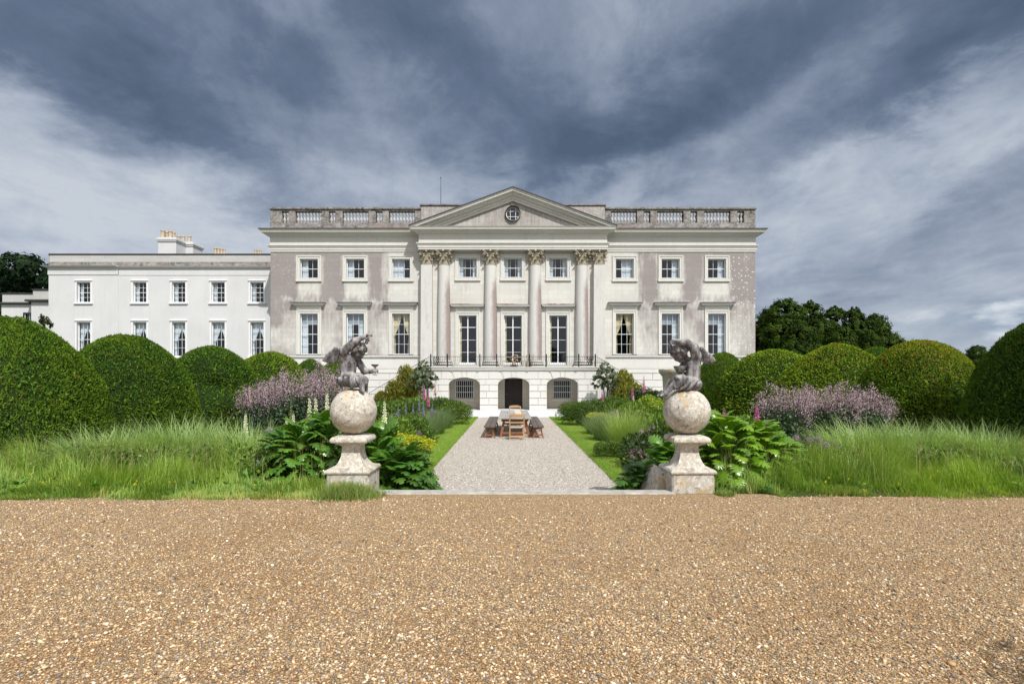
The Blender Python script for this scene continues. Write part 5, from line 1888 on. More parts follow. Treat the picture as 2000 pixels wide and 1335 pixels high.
# ------------------------------------------------------------------ lead cherubs, modelled as smooth blended volumes
def mesh_from_sdf(f, lo, hi, h):
    """surface-nets mesh of f < 0 (f takes arrays x, y, z)"""
    xs = np.arange(lo[0], hi[0], h); ys = np.arange(lo[1], hi[1], h); zs = np.arange(lo[2], hi[2], h)
    X, Y, Z = np.meshgrid(xs, ys, zs, indexing='ij')
    D = f(X, Y, Z)
    nx, ny, nz = D.shape
    ins = D < 0
    cx, cy, cz = nx - 1, ny - 1, nz - 1
    cnt = np.zeros((cx, cy, cz), int); acc = np.zeros((cx, cy, cz, 3))
    off = [(0, 0, 0), (1, 0, 0), (0, 1, 0), (1, 1, 0), (0, 0, 1), (1, 0, 1), (0, 1, 1), (1, 1, 1)]
    def sub(o): return D[o[0]:o[0] + cx, o[1]:o[1] + cy, o[2]:o[2] + cz]
    for a in range(8):
        for ax in range(3):
            o = off[a]
            if o[ax]: continue
            o2 = list(o); o2[ax] = 1
            da, db = sub(o), sub(o2)
            cr = (da < 0) != (db < 0)
            t = np.where(cr, da / np.where(cr, da - db, 1), 0)
            p = np.zeros((cx, cy, cz, 3)); p[..., 0] = o[0]; p[..., 1] = o[1]; p[..., 2] = o[2]
            p[..., ax] += t
            acc += np.where(cr[..., None], p, 0); cnt += cr
    act = cnt > 0
    idx = -np.ones((cx, cy, cz), int); idx[act] = np.arange(act.sum())
    I = np.argwhere(act)
    V = (I + acc[act] / cnt[act][:, None]) * h + np.array(lo)
    F = []
    for ax in range(3):
        u, v = (ax + 1) % 3, (ax + 2) % 3
        sl = [slice(1, n - 1) for n in (nx, ny, nz)]; sl[ax] = slice(0, (nx, ny, nz)[ax] - 1)
        s2 = list(sl); s2[ax] = slice(1, (nx, ny, nz)[ax])
        A, B = ins[tuple(sl)], ins[tuple(s2)]
        P0 = np.argwhere(A != B)
        flip = A[A != B]
        base = P0.copy()
        for k in range(3):
            if k != ax: base[:, k] += 1
        def cell(du, dv):
            c = base.copy(); c[:, u] += du; c[:, v] += dv
            return idx[c[:, 0], c[:, 1], c[:, 2]]
        q = np.stack([cell(-1, -1), cell(0, -1), cell(0, 0), cell(-1, 0)], 1)
        q[~flip] = q[~flip][:, ::-1]
        F.append(q)
    return V, np.concatenate(F)


def smin(a, b, k):
    h = np.clip(.5 + .5 * (b - a) / k, 0, 1)
    return b * (1 - h) + a * h - k * h * (1 - h)
def cap_sdf(x, y, z, a, b, r0, r1):
    a = np.array(a, float); b = np.array(b, float); d = b - a
    t = np.clip(((x - a[0]) * d[0] + (y - a[1]) * d[1] + (z - a[2]) * d[2]) / max(1e-9, d @ d), 0, 1)
    return np.sqrt((x - a[0] - t * d[0]) ** 2 + (y - a[1] - t * d[1]) ** 2 + (z - a[2] - t * d[2]) ** 2) - (r0 + (r1 - r0) * t)
def ell_sdf(x, y, z, c, r):
    q = np.sqrt(((x - c[0]) / r[0]) ** 2 + ((y - c[1]) / r[1]) ** 2 + ((z - c[2]) / r[2]) ** 2)
    return (q - 1) * min(r)
def body(parts, k=.035):
    def f(x, y, z):
        d = None
        for p in parts:
            kk = p[-1] if isinstance(p[-1], dict) else {}
            if p[0] == 'c': v = cap_sdf(x, y, z, p[1], p[2], p[3], p[4])
            else: v = ell_sdf(x, y, z, p[1], p[2])
            if kk.get('cut'):
                d = -smin(-d, v, kk.get('k', .01)); continue
            d = v if d is None else smin(d, v, kk.get('k', k))
        return d
    return f


def lead_mat():
    m, g, b = mat('streaked_old_lead', .62, .35)
    co = objco(g)
    n1 = g.noise(g.scale(co, (6, 6, 1.9)), 1.7, 6, .65, .5)
    n2 = g.noise(co, 26, 5, .7)
    n3 = g.noise(co, 4.2, 5, .6, .6)
    c = g.mix(g.ramp(n1, [(.46, 0.0), (.64, 1.0)]), (.050, .044, .052), (.34, .33, .34))
    c = g.mix(g.mul(g.ramp(n2, [(.45, 0.0), (.65, 1.0)]), .30), c, (.42, .41, .38))
    c = g.mix(g.mul(g.ramp(n3, [(.56, 0.0), (.70, 1.0)]), .7), c, (.11, .085, .10))
    gm = g.n('ShaderNodeNewGeometry')
    up = g.xyz(gm.outputs['Normal'])[2]
    c = g.mix(g.mul(g.ramp(up, [(.35, 0.0), (.85, 1.0)]), .55), c, (.40, .385, .32))
    g.put(b.inputs['Base Color'], c)
    bump(g, b, g.add(n2, n1), .4, .006)
    return m
M['lead_statue'] = lead_mat()


def sdf_obj(name, f, lo, hi, h, parent, material=None):
    V, F = mesh_from_sdf(f, lo, hi, h)
    me = np_mesh(name, V, F, material or M['lead_statue'], None, True)
    return link(name, me, parent)


def hand(parts, c, dirv, up, side, curl=.8, s=1.0):
    """small chubby hand: palm, four unequal bent fingers and a thumb from the side"""
    c = np.array(c, float); d = np.array(dirv, float); d /= np.linalg.norm(d)
    u = np.array(up, float); u -= d * (u @ d); u /= np.linalg.norm(u)
    w = np.cross(d, u) * side
    K = {'k': .006}
    parts.append(('c', c, c + d * .035 * s, .020 * s, .021 * s, {'k': .015}))
    for i, L in enumerate((.040, .046, .043, .034)):
        o = c + d * .045 * s + w * ((i - 1.5) * .0125 * s)
        p1 = o + d * L * .45 * s - u * .004
        p2 = p1 + (d * math.cos(curl) - u * math.sin(curl)) * L * .45 * s
        p3 = p2 + (d * math.cos(2 * curl) - u * math.sin(2 * curl)) * L * .35 * s
        parts.append(('c', o - d * .01, p1, .0085 * s, .008 * s, K))
        parts.append(('c', p1, p2, .008 * s, .0075 * s, {'k': .003}))
        parts.append(('c', p2, p3, .0075 * s, .0065 * s, {'k': .003}))
    t0 = c + d * .012 * s - w * .018 * s
    t1 = t0 + (d * .5 - w * .75 - u * .5) * .028 * s
    parts.append(('c', t0, t1, .0095 * s, .0085 * s, K)); parts.append(('c', t1, t1 + (d * .75 - u * .6) * .024 * s, .0085 * s, .007 * s, {'k': .003}))


def head(parts, c, fwd, up, r=.098):
    """round child's head: cheeks, brow, nose, lips, eye hollows, ears"""
    c = np.array(c, float); f = np.array(fwd, float); f /= np.linalg.norm(f)
    u = np.array(up, float); u -= f * (u @ f); u /= np.linalg.norm(u)
    w = np.cross(f, u)
    def at(a, b, cc): return c + f * a * r + w * b * r + u * cc * r
    parts.append(('e', c, (r * .98, r * .92, r * 1.05), {'k': .02}))
    parts.append(('c', at(.35, 0, -.45), at(.5, 0, -.62), r * .58, r * .42, {'k': .03}))
    for s in (-1, 1):
        parts.append(('e', at(.66, s * .38, -.32), (r * .34,) * 3, {'k': .02}))
        parts.append(('e', at(.98, s * .34, .02), (r * .15,) * 3, {'k': .012, 'cut': True}))
        parts.append(('e', at(.86, s * .34, .0), (r * .13,) * 3, {'k': .004}))
        parts.append(('c', at(.88, s * .16, .20), at(.78, s * .52, .20), r * .09, r * .07, {'k': .012}))
        parts.append(('e', at(-.02, s * .93, -.12), (r * .16, r * .12, r * .22), {'k': .006}))
    parts.append(('c', at(.95, 0, .10), at(1.10, 0, -.22), r * .09, r * .13, {'k': .012}))
    parts.append(('c', at(.97, -.13, -.45), at(.97, .13, -.45), r * .085, r * .085, {'k': .008}))
    parts.append(('c', at(.93, -.11, -.57), at(.93, .11, -.57), r * .075, r * .075, {'k': .008}))
    parts.append(('e', at(.78, 0, -.80), (r * .22,) * 3, {'k': .015}))
    return at


def curls(at, r, seed, n=70, front=.35):
    """hair of tight curls over the crown and back of the head"""
    rg = np.random.default_rng(seed)
    out = []
    while len(out) < n:
        v = unit(rg.normal(size=3))
        if v[2] < -.45 or (v[0] > front and v[2] < .35) or (v[0] > .75): continue
        out.append(v)
    pts = [(at(v[0] * 1.02, v[1] * 1.0, v[2] * 1.06), r * rg.uniform(.18, .27)) for v in out]
    def f(x, y, z):
        d = None
        for (p, q) in pts:
            v = np.sqrt((x - p[0]) ** 2 + (y - p[1]) ** 2 + (z - p[2]) ** 2) - q
            d = v if d is None else smin(d, v, .010)
        return d + .004 * np.sin(x * 190) * np.sin(z * 170 + y * 120)
    return f


def wing_sdf(root, tip, wid, thick, mid, seed):
    root, tip, mid = map(lambda q: np.array(q, float), (root, tip, mid))
    segs = []
    n = 7
    for i in range(n):                      # long overlapping feathers hanging from the wing arm
        t = i / (n - 1)
        a = root * (1 - t) ** 2 + 2 * mid * t * (1 - t) + (mid * .4 + tip * .6) * t ** 2
        b = root * (1 - t) * .35 + tip * (.65 + .35 * t) + (root - mid) * (1 - t) * .55
        segs.append((a, b))
    def f(x, y, z):
        d = None
        for i, (a, b) in enumerate(segs):
            v = cap_sdf(x, y * 2.2, z, a * np.array([1, 2.2, 1]), b * np.array([1, 2.2, 1]), wid * .42, wid * .20) * .7
            d = v if d is None else smin(d, v, .006)
        arm = smin(cap_sdf(x, y, z, root, mid, thick * 1.3, thick * 1.1), cap_sdf(x, y, z, mid, mid * .45 + tip * .55, thick * 1.1, thick * .6), .02)
        d = smin(d, arm, .015)
        return d + .006 * np.sin((x + z) * 190) * np.sin((x - z) * 75)
    return f


def drape_sdf(parts, seed, k=.05, ax=(1, .3, .5)):
    base = body(parts, k)
    def f(x, y, z):
        d = base(x, y, z)
        ph = 46 * (x * ax[0] + y * ax[1] + z * ax[2]) + 3.0 * np.sin(11 * (z - x * .6) + seed) + 2.0 * np.sin(17 * y + seed * 2)
        return d - .011 * np.sin(ph) - .006 * np.sin(2.1 * ph + 9 * z)
    return f


BT = 1.634                                   # top of the balls
# --- left cherub: sits facing the path, near arm lifted over its head with grapes, far arm holding out a cup
L_ = empty('cherub_statue', (-PIERX, PY, BT), 0, 'lead winged cherub on the left ball, arm raised with grapes and cup held out', 'statue')
def lq(zx, zy, y=0.0): return np.array([zx / 1226 - .5025, y, 2.626 - zy / 1226 - BT])
LOs, HIs = (-.48, -.34, -.16), (.46, .36, .95)
p = []
p.append(('e', lq(500, 985, 0), (.135, .145, .105)))                          # hips
p.append(('c', lq(500, 930, 0), lq(505, 720, 0), .130, .135))                  # belly, chest
p.append(('c', lq(515, 720, -.06), lq(530, 600, -.095), .085, .066))
p.append(('c', lq(515, 720, .06), lq(600, 640, .11), .085, .066))
p.append(('c', lq(540, 640, 0), lq(655, 520, 0), .070, .052))                  # neck
at = head(p, lq(700, 455, .005), (.72, -.22, -.66), (.58, 0, .81), .122)
p.append(('c', lq(470, 600, -.10), lq(480, 480, -.16), .082, .076))           # near upper arm swings out and up
p.append(('c', lq(480, 480, -.16), lq(690, 285, -.15), .074, .062))
p.append(('c', lq(690, 285, -.15), lq(860, 185, -.10), .058, .036))
hand(p, lq(868, 178, -.095), (.75, .1, .35), (.2, -.4, .9), 1, .9, 1.4)
p.append(('c', lq(655, 650, .11), lq(790, 860, .12), .066, .054))              # far arm
p.append(('c', lq(790, 860, .12), lq(950, 880, .04), .054, .034))
hand(p, lq(955, 872, .035), (.9, -.1, .25), (.1, -.8, .5), -1, 1.0, 1.4)
p.append(('c', lq(520, 1000, -.085), lq(800, 1010, -.11), .095, .070))          # thighs
p.append(('c', lq(520, 1010, .085), lq(790, 1050, .11), .095, .070))
p.append(('c', lq(805, 1015, -.11), lq(840, 1235, -.15), .060, .040))           # shins over the ball
p.append(('c', lq(795, 1060, .11), lq(800, 1260, .17), .060, .040))
p.append(('c', lq(838, 1240, -.155), lq(880, 1275, -.19), .034, .022))
sdf_obj('body', body(p, .03), LOs, HIs, .0095, L_)
sdf_obj('hair', curls(at, .122, 3, 90, .3), LOs, HIs, .0085, L_)
dp = [('e', lq(530, 1040, 0), (.165, .185, .085)), ('c', lq(450, 1060, -.08), lq(700, 1090, -.14), .085, .085), ('c', lq(700, 1060, -.12), lq(800, 1090, -.02), .085, .080),
      ('c', lq(460, 1080, .08), lq(720, 1100, .12), .085, .08), ('c', lq(400, 1100, -.02), lq(370, 1140, -.06), .045, .03)]
sdf_obj('drapery', drape_sdf(dp, 1.0, .05), LOs, HIs, .0095, L_)
sdf_obj('wing', wing_sdf(lq(375, 560, -.05), lq(70, 660, -.14), .10, .026, lq(290, 420, -.09), 1), (-.52, -.32, .2), (-.1, .1, .80), .008, L_)
sdf_obj('wing', wing_sdf(lq(395, 560, .06), lq(140, 640, .22), .09, .024, lq(320, 450, .13), 2), (-.52, -.02, .2), (-.1, .36, .80), .009, L_)
b = MB(); q = lq(1035, 850, .03)
b.lathe([(.034, -.082), (.036, -.074), (.010, -.06), (.009, -.01), (.016, .0), (.010, .02), (.012, .045), (.030, .058), (.060, .085), (.066, .098), (.060, .098), (.03, .068), (.004, .055)], tuple(q), 16)
b.build('wine_cup', M['lead_statue'], L_, True, 60)
b = MB()
rg = random.Random(4)
for k in range(34):
    t = rg.random()
    c = lq(905, 205 + 120 * t, -.10)
    rr = .036 * (1 - .6 * t)
    b.sphere((c[0] + rg.gauss(0, rr * .7), c[1] + rg.gauss(0, rr * .7), c[2]), .0135, 7, 5)
b.build('grapes', M['lead_statue'], L_, True)

# --- right cherub: seated facing the path, near arm curved right over the bowed head, bowl held in its lap
R_ = empty('cherub_statue', (PIERX, PY, BT), 0, 'lead winged cherub on the right ball, arm curved over its bowed head', 'statue')
def rq(zx, zy, y=0.0): return np.array([zx / 1226 - .511, y, 2.542 - zy / 1226 - BT])
LOs, HIs = (-.52, -.34, -.22), (.44, .36, .90)
p = []
p.append(('e', rq(730, 985, 0), (.125, .145, .11)))
p.append(('c', rq(735, 930, 0), rq(735, 660, 0), .126, .132))
p.append(('c', rq(735, 660, -.05), rq(770, 470, -.105), .088, .068))
p.append(('c', rq(720, 660, .05), rq(640, 560, .11), .085, .064))
p.append(('c', rq(690, 590, 0), rq(570, 480, 0), .066, .052))
at = head(p, rq(490, 400, .01), (-.66, -.30, -.68), (-.55, 0, .83), .126)
p.append(('c', rq(775, 470, -.105), rq(700, 300, -.15), .082, .074))
p.append(('c', rq(700, 300, -.15), rq(560, 200, -.14), .074, .060))
p.append(('c', rq(560, 200, -.14), rq(330, 182, -.10), .058, .040))
p.append(('c', rq(330, 180, -.10), rq(275, 205, -.10), .034, .030))
hand(p, rq(275, 210, -.10), (-.45, .0, -.9), (-.9, 0, .3), 1, .9, 1.25)
p.append(('c', rq(640, 590, .11), rq(520, 760, .13), .056, .046))
p.append(('c', rq(540, 770, .13), rq(500, 810, .02), .044, .030))
hand(p, rq(505, 805, .02), (.25, -.8, .5), (-.7, -.3, .4), -1, 1.0, 1.2)
p.append(('c', rq(700, 1000, -.085), rq(440, 930, -.10), .092, .068))
p.append(('c', rq(700, 1010, .085), rq(430, 960, .11), .092, .068))
p.append(('c', rq(420, 940, -.10), rq(160, 1205, -.13), .062, .036))
p.append(('c', rq(410, 970, .11), rq(200, 1220, .15), .060, .036))
p.append(('c', rq(165, 1215, -.13), rq(65, 1250, -.14), .034, .022))
p.append(('c', rq(205, 1225, .15), rq(110, 1265, .16), .032, .022))
for i in range(4):
    p.append(('c', rq(70, 1248, -.16 + .014 * i), rq(48 + 4 * i, 1256, -.165 + .014 * i), .0085, .008, {'k': .004}))
sdf_obj('body', body(p, .03), LOs, HIs, .0095, R_)
sdf_obj('hair', curls(at, .126, 8, 95, .28), LOs, HIs, .0085, R_)
dp = [('e', rq(650, 1040, 0), (.18, .185, .085)), ('c', rq(760, 1010, -.10), rq(480, 950, -.13), .075, .085), ('c', rq(800, 1060, -.04), rq(560, 1090, -.14), .075, .07),
      ('c', rq(430, 930, -.12), rq(390, 1060, -.12), .078, .07), ('c', rq(700, 1060, .1), rq(460, 980, .13), .08, .08), ('c', rq(820, 980, -.05), rq(835, 1060, -.06), .045, .04)]
sdf_obj('drapery', drape_sdf(dp, 2.3, .05, (.9, .2, -.6)), LOs, HIs, .0095, R_)
sdf_obj('wing', wing_sdf(rq(830, 480, -.05), rq(1130, 560, -.13), .10, .028, rq(880, 320, -.09), 1), (.1, -.32, .2), (.48, .1, .80), .008, R_)
sdf_obj('wing', wing_sdf(rq(820, 500, .06), rq(980, 620, .18), .09, .026, rq(880, 400, .12), 2), (.1, -.02, .2), (.48, .36, .80), .009, R_)
b = MB(); q = rq(480, 735, -.04)
b.lathe([(.004, -.10), (.045, -.10), (.05, -.09), (.022, -.075), (.022, -.05), (.06, -.03), (.095, .02), (.108, .06), (.098, .06), (.06, .0), (.004, -.02)], tuple(q), 20)
b.build('wine_bowl', M['lead_statue'], R_, True, 60)

# ------------------------------------------------------------------ stone urn behind the right cherub
u = empty('stone_urn', (P(1316, 740, 20).x, 20, GZ), 0, 'tall grey stone urn with broad rim behind the right cherub', 'urn')
b = MB(); b.bbox(-.42, .42, -.42, .42, 0, .9, .03); b.build('plinth', M['oldstone'], u)
b = MB()
b.lathe([(.34, .9), (.34, .97), (.20, 1.02), (.13, 1.10), (.17, 1.16), (.30, 1.26), (.37, 1.42), (.39, 1.60), (.40, 2.1), (.43, 2.32), (.52, 2.44), (.56, 2.50), (.56, 2.58), (.50, 2.60), (.44, 2.50), (.38, 2.3)], (0, 0, 0), 28)
b.build('bowl', M['oldstone'], u, True, 40)

# ------------------------------------------------------------------ long table, benches and chairs on the path
T = empty('trestle_table', (0, 22.35, GZ), 0, 'long grey plank table with orange oak splayed legs on the path', 'table')
b = MB()
for i, x in enumerate((-.47, -.155, .155, .47)):
    me = None
    c = MB(); c.bbox(x - .152, x + .152, -2.45, 2.45, .705, .76, .008)
    o = c.build('plank', M['greyboard'], T)
    if i == 2:
        o.data = o.data.copy()
        o.data.materials[0] = M['greyboard']
c = MB(); c.bbox(.005, .305, -.6, 2.46, .7605, .7635, .001); c.build('pale_plank', M['paleboard'], T)
c = MB()
for x in (-.50, .50): c.box(x - .02, x + .02, -2.3, 2.3, .62, .704)
for y in (-2.25, 2.25): c.box(-.48, .48, y - .025, y + .025, .60, .704)
c.build('apron', M['oak'], T)
for y in (-2.15, 2.15):
    for s in (-1, 1):
        c = MB(); c.bar((s * .40, y, .70), (s * .545, y - .02, 0), .085, .11, up=(0, 1, 0)); c.build('leg', M['oak'], T)
    c = MB(); c.bar((-.50, y, .16), (.50, y, .16), .05, .075); c.build('stretcher', M['oak'], T)
for y in (-2.15, 2.15): pass


def bench(x, label):
    e = empty('bench', (x, 22.3, GZ), 0, label, 'bench', 'benches beside the long table')
    for k, dx in enumerate((-.108, .108)):
        c = MB(); c.bbox(dx - .102, dx + .102, -2.65, 2.65, .41, .46, .006); c.build('plank', M['darkboard'], e)
    for y in (-2.45, 0, 2.45):
        for s in (-1, 1):
            c = MB(); c.bar((s * .08, y, .41), (s * .185, y, 0), .055, .075, up=(0, 1, 0)); c.build('leg', M['oak'], e)
        c = MB(); c.bar((-.15, y, .12), (.15, y, .12), .035, .05); c.build('rail', M['oak'], e)
        c = MB(); c.box(-.16, .16, y - .03, y + .03, .36, .408); c.build('bearer', M['oak'], e)
bench(-.95, 'dark plank bench with splayed oak legs left of the long table')
bench(.88, 'dark plank bench with splayed oak legs right of the long table')


def kitchen_chair(x, y, rz, label):
    e = empty('wooden_chair', (x, y, GZ), rz, label, 'chair', 'wooden chairs at the ends of the long table')
    c = MB(); c.bbox(-.245, .245, -.20, .26, .43, .465, .012); c.build('seat', M['teak'], e)
    for s in (-1, 1):
        c = MB(); c.bar((s * .255, -.22, .0), (s * .255, -.24, .45), .042); c.bar((s * .255, -.24, .45), (s * .265, -.32, .90), .042, .036); c.build('rear_leg', M['chairwood'], e)
        c = MB(); c.bar((s * .235, .22, .0), (s * .235, .22, .43), .042); c.build('leg', M['chairwood'], e)
        c = MB(); c.bar((s * .25, -.22, .20), (s * .236, .22, .20), .028); c.build('stretcher', M['chairwood'], e)
    c = MB(); c.bar((-.24, -.22, .13), (.24, -.22, .13), .04, .07); c.build('stretcher', M['chairwood'], e)
    c = MB()
    for k in range(9):                    # broad bowed top rail
        u0, u1 = -1 + 2 * k / 9, -1 + 2 * (k + 1) / 9
        f = lambda t: (t * .285, -.31 - .05 * (1 - t * t))
        zt = lambda t: .955 - .05 * abs(t) ** 3
        (xa, ya), (xb, yb) = f(u0), f(u1)
        ring = []
        for (xx, yy, t) in ((xa, ya, u0), (xb, yb, u1)):
            ring.append([c.vert(v) for v in ((xx, yy - .016, .83), (xx, yy + .016, .83), (xx, yy + .012, zt(t)), (xx, yy - .020, zt(t)))])
        for j in range(4): c.f.append([ring[0][j], ring[0][(j + 1) % 4], ring[1][(j + 1) % 4], ring[1][j]])
        if k == 0: c.f.append(ring[0])
        if k == 8: c.f.append(ring[1][::-1])
    c.build('top_rail', M['chairwood'], e)
    c = MB(); c.bar((-.25, -.275, .64), (.25, -.275, .64), .022, .05); c.build('back_rail', M['chairwood'], e)
kitchen_chair(.065, 19.45, 0, 'wooden chair with bowed top rail at the near end of the long table')
kitchen_chair(.05, 25.35, PI, 'wooden chair mostly hidden behind the far end of the long table')

# ------------------------------------------------------------------ small table and chairs on the balcony
DZ = 2.70
t = empty('balcony_table', (.07, 39.05, DZ), 0, 'small wooden table with crossed legs on the balcony', 'table')
c = MB(); c.bbox(-.55, .55, -.40, .40, .70, .75, .01); c.build('tabletop', M['chairwood'], t)
for s in (-1, 1):
    c = MB(); c.bar((-.36, s * .28, 0), (.36, s * .28, .70), .05); c.bar((.36, s * .282, 0), (-.36, s * .282, .70), .05); c.build('crossed_leg', M['chairwood'], t)


def cross_chair(x, y, rz, label):
    e = empty('balcony_chair', (x, y, DZ), rz, label, 'chair', 'pale cross backed chairs on the balcony')
    c = MB(); c.bbox(-.22, .22, -.20, .22, .43, .46, .01); c.build('seat', M['teak'], e)
    for s in (-1, 1):
        c = MB(); c.tube([(s * .20, -.20, 0), (s * .20, -.20, .45), (s * .21, -.27, .90)], .02, 6); c.build('rear_leg', M['teak'], e)
        c = MB(); c.tube([(s * .19, .19, 0), (s * .19, .19, .43)], .02, 6); c.build('leg', M['teak'], e)
    c = MB(); c.tube([(-.21, -.27, .90), (-.1, -.29, .945), (.1, -.29, .945), (.21, -.27, .90)], .022, 6)
    c.tube([(-.20, -.21, .50), (.20, -.27, .88)], .014, 5); c.tube([(.20, -.215, .50), (-.20, -.275, .88)], .014, 5)
    c.tube([(-.2, -.2, .22), (.2, -.2, .22)], .012, 5)
    c.build('crossed_back', M['teak'], e)
cross_chair(-.62, 39.0, -PI / 2, 'pale cross backed chair left of the balcony table')
cross_chair(.80, 38.85, PI / 2 - .3, 'pale cross backed chair right of the balcony table near the rail')
cross_chair(.15, 39.65, PI, 'pale chair behind the balcony table against the garden door')
cross_chair(1.25, 39.35, PI / 2 + .35, 'rightmost pale chair pulled back from the balcony table')
# ------------------------------------------------------------------ planting
def bush(n, r, h, leaf, cols, seed, mat_='leaf', up=.5, wl=.45, lumps=9, stems=0, name='foliage'):
    """leafy clump: several lobes of leaves over a dome"""
    rg = np.random.default_rng(seed)
    lb = LB()
    k = n // lumps
    for i in range(lumps):
        a = rg.random() * 2 * PI; q = rg.random() ** .5 * .68
        c = np.array([r * q * math.cos(a), r * q * math.sin(a), h * (.45 + .28 * (1 - q) * rg.uniform(.5, 1.3))])
        R0 = r * rg.uniform(.38, .55)
        d = unit(rg.normal(size=(k, 3)) + np.array([0, 0, .35]))
        rad = rg.random((k, 1)) ** .33
        p = c + d * rad * np.array([R0, R0, h * .36])
        p[:, 2] = np.clip(p[:, 2], .02, None)
        ax = unit(d * .6 + rg.normal(0, .5, (k, 3)) + np.array([0, 0, up]))
        nr = unit(d + rg.normal(0, .5, (k, 3)) + np.array([0, 0, .6]))
        L = leaf * rg.uniform(.6, 1.4, k)
        c_ = np.array(cols)[rg.integers(len(cols), size=k)] * rg.uniform(.65, 1.3, (k, 1)) * rg.uniform(.8, 1.2)
        lb.leaves(p - ax * L[:, None] * .5, ax, nr, L, L * wl, c_)
    # skirt down to the soil
    k = n // 5
    a = rg.random(k) * 2 * PI
    q = rg.random(k) ** .4
    p = np.stack([r * .92 * q * np.cos(a), r * .92 * q * np.sin(a), h * .5 * rg.random(k)], 1)
    ax = unit(np.stack([np.cos(a), np.sin(a), rg.uniform(-.2, .9, k)], 1) + rg.normal(0, .3, (k, 3)))
    L = leaf * rg.uniform(.6, 1.4, k)
    lb.leaves(p, ax, rdir(k, .8), L, L * wl, np.array(cols)[rg.integers(len(cols), size=k)] * rg.uniform(.6, 1.1, (k, 1)))
    return lb


def plant(name, me, px, pbase, Y, label, cat, group=None, s=1.0, rz=None, sz=None, base=None):
    """stand a plant on the ground at the place seen at pixel column px, distance Y"""
    x = (px - 998) / 1030 * Y + CAMX
    z = gz(x, Y) if base is None else base
    if isinstance(me, list):
        e = empty(name, (x, Y, z), rz if rz is not None else rng.uniform(0, 6.28), label, cat, group)
        e.scale = (s, s, sz or s)
        for (nm, m_) in me: link(nm, m_, e)
        return e
    o = link(name, me)
    o.location = (x, Y, z); o.rotation_euler = (0, 0, rz if rz is not None else float(rng.uniform(0, 6.28))); o.scale = (s, s, sz or s)
    return tag(o, label, cat, group)


# --- big jagged leaves (bear's breeches)
def jag_leaf(L, W, arch, seed, lobes=6, col=(.045, .125, .022)):
    rg = np.random.default_rng(seed)
    n = lobes * 6 + 1
    t = np.linspace(0, 1, n)
    env = np.sin(PI * np.clip(t * .93 + .05, 0, 1)) ** .75 * (1 - .25 * t)
    saw = (t * lobes) % 1
    # each lobe runs out to a point and is notched back almost to the rib
    lob = .40 + .60 * np.minimum(saw / .62, (1 - saw) / .38) ** .85
    sub = 1 - .20 * (np.arange(n) % 2)
    hw = W * env * lob * sub
    ang = arch[0] + (arch[1] - arch[0]) * t ** 1.2
    st = L / (n - 1)
    y = np.concatenate([[0], np.cumsum(np.cos(ang[:-1]) * st)])
    z = np.concatenate([[0], np.cumsum(np.sin(ang[:-1]) * st)])
    us = np.array([-1, -.62, -.22, 0, .22, .62, 1])
    V = []; C = []
    for k in range(n):
        for u in us:
            sweep = .30 * hw[k] * abs(u)
            dz = .16 * hw[k] * abs(u) - .34 * hw[k] * u * u + .02 * W * math.sin(9 * t[k] * PI + 3 * u + seed) * abs(u)
            V.append((u * hw[k], y[k] + sweep * math.cos(ang[k]), z[k] + dz + sweep * math.sin(ang[k])))
            rib = 1.35 if u == 0 else 1.0
            C.append(np.array(col) * rib * (.92 + .2 * abs(u)) * rg.uniform(.92, 1.08))
    m = len(us)
    F = [(k * m + j, k * m + j + 1, (k + 1) * m + j + 1, (k + 1) * m + j) for k in range(n - 1) for j in range(m - 1)]
    return np.array(V), np.array(F), np.array(C)


def acanthus_mesh(seed, nl=34, r=.62, h=.75, big=.86, col=(.044, .120, .018)):
    rg = np.random.default_rng(seed)
    lb = LB()
    for i in range(nl):
        f = i / nl
        a = i * 2.39996 + rg.uniform(-.3, .3)
        el = math.acos(1 - f * .98)                      # from upright middle leaves to outer hanging ones
        tilt = 1.15 - 1.0 * f + rg.uniform(-.15, .15)
        L = big * rg.uniform(.42, .60); W = L * rg.uniform(.40, .54)
        c = np.array(col) * rg.uniform(.75, 1.35) * (1 + np.array([.25, .08, 0]) * rg.uniform(-.6, 1))
        V, F, C = jag_leaf(L, W, (tilt, tilt - rg.uniform(1.0, 1.7)), seed * 50 + i, rg.integers(5, 7), c)
        rr = r * (.12 + .62 * f) * rg.uniform(.8, 1.1)
        zb = h * (1.0 - .85 * f ** 1.1) * rg.uniform(.85, 1.05)
        roll = rg.normal(0, .25)
        X = V[:, 0] * math.cos(roll) - V[:, 2] * math.sin(roll) * .3
        Z = V[:, 2] + V[:, 0] * math.sin(roll)
        ca, sa = math.cos(a - PI / 2), math.sin(a - PI / 2)
        P_ = np.stack([X * ca - V[:, 1] * sa + rr * math.cos(a), X * sa + V[:, 1] * ca + rr * math.sin(a), Z + zb], 1)
        P_[:, 2] = np.maximum(P_[:, 2], .01)
        lb.add(P_, F, C)
        lb.tube([(0, 0, .02), (rr * .5 * math.cos(a), rr * .5 * math.sin(a), zb * .6), (rr * math.cos(a), rr * math.sin(a), zb)], [.016, .012, .010], (.07, .13, .03))
    return lb.mesh('acanthus', M['gloss_leaf'], True)
AC_ = [acanthus_mesh(1, 96, .64, .80, .70, (.052, .130, .020)), acanthus_mesh(2, 100, .68, .76, .68, (.036, .100, .018)), acanthus_mesh(3, 104, .66, .82, .66, (.085, .180, .018))]
GA = 'big jagged leaved acanthus clumps at the piers'
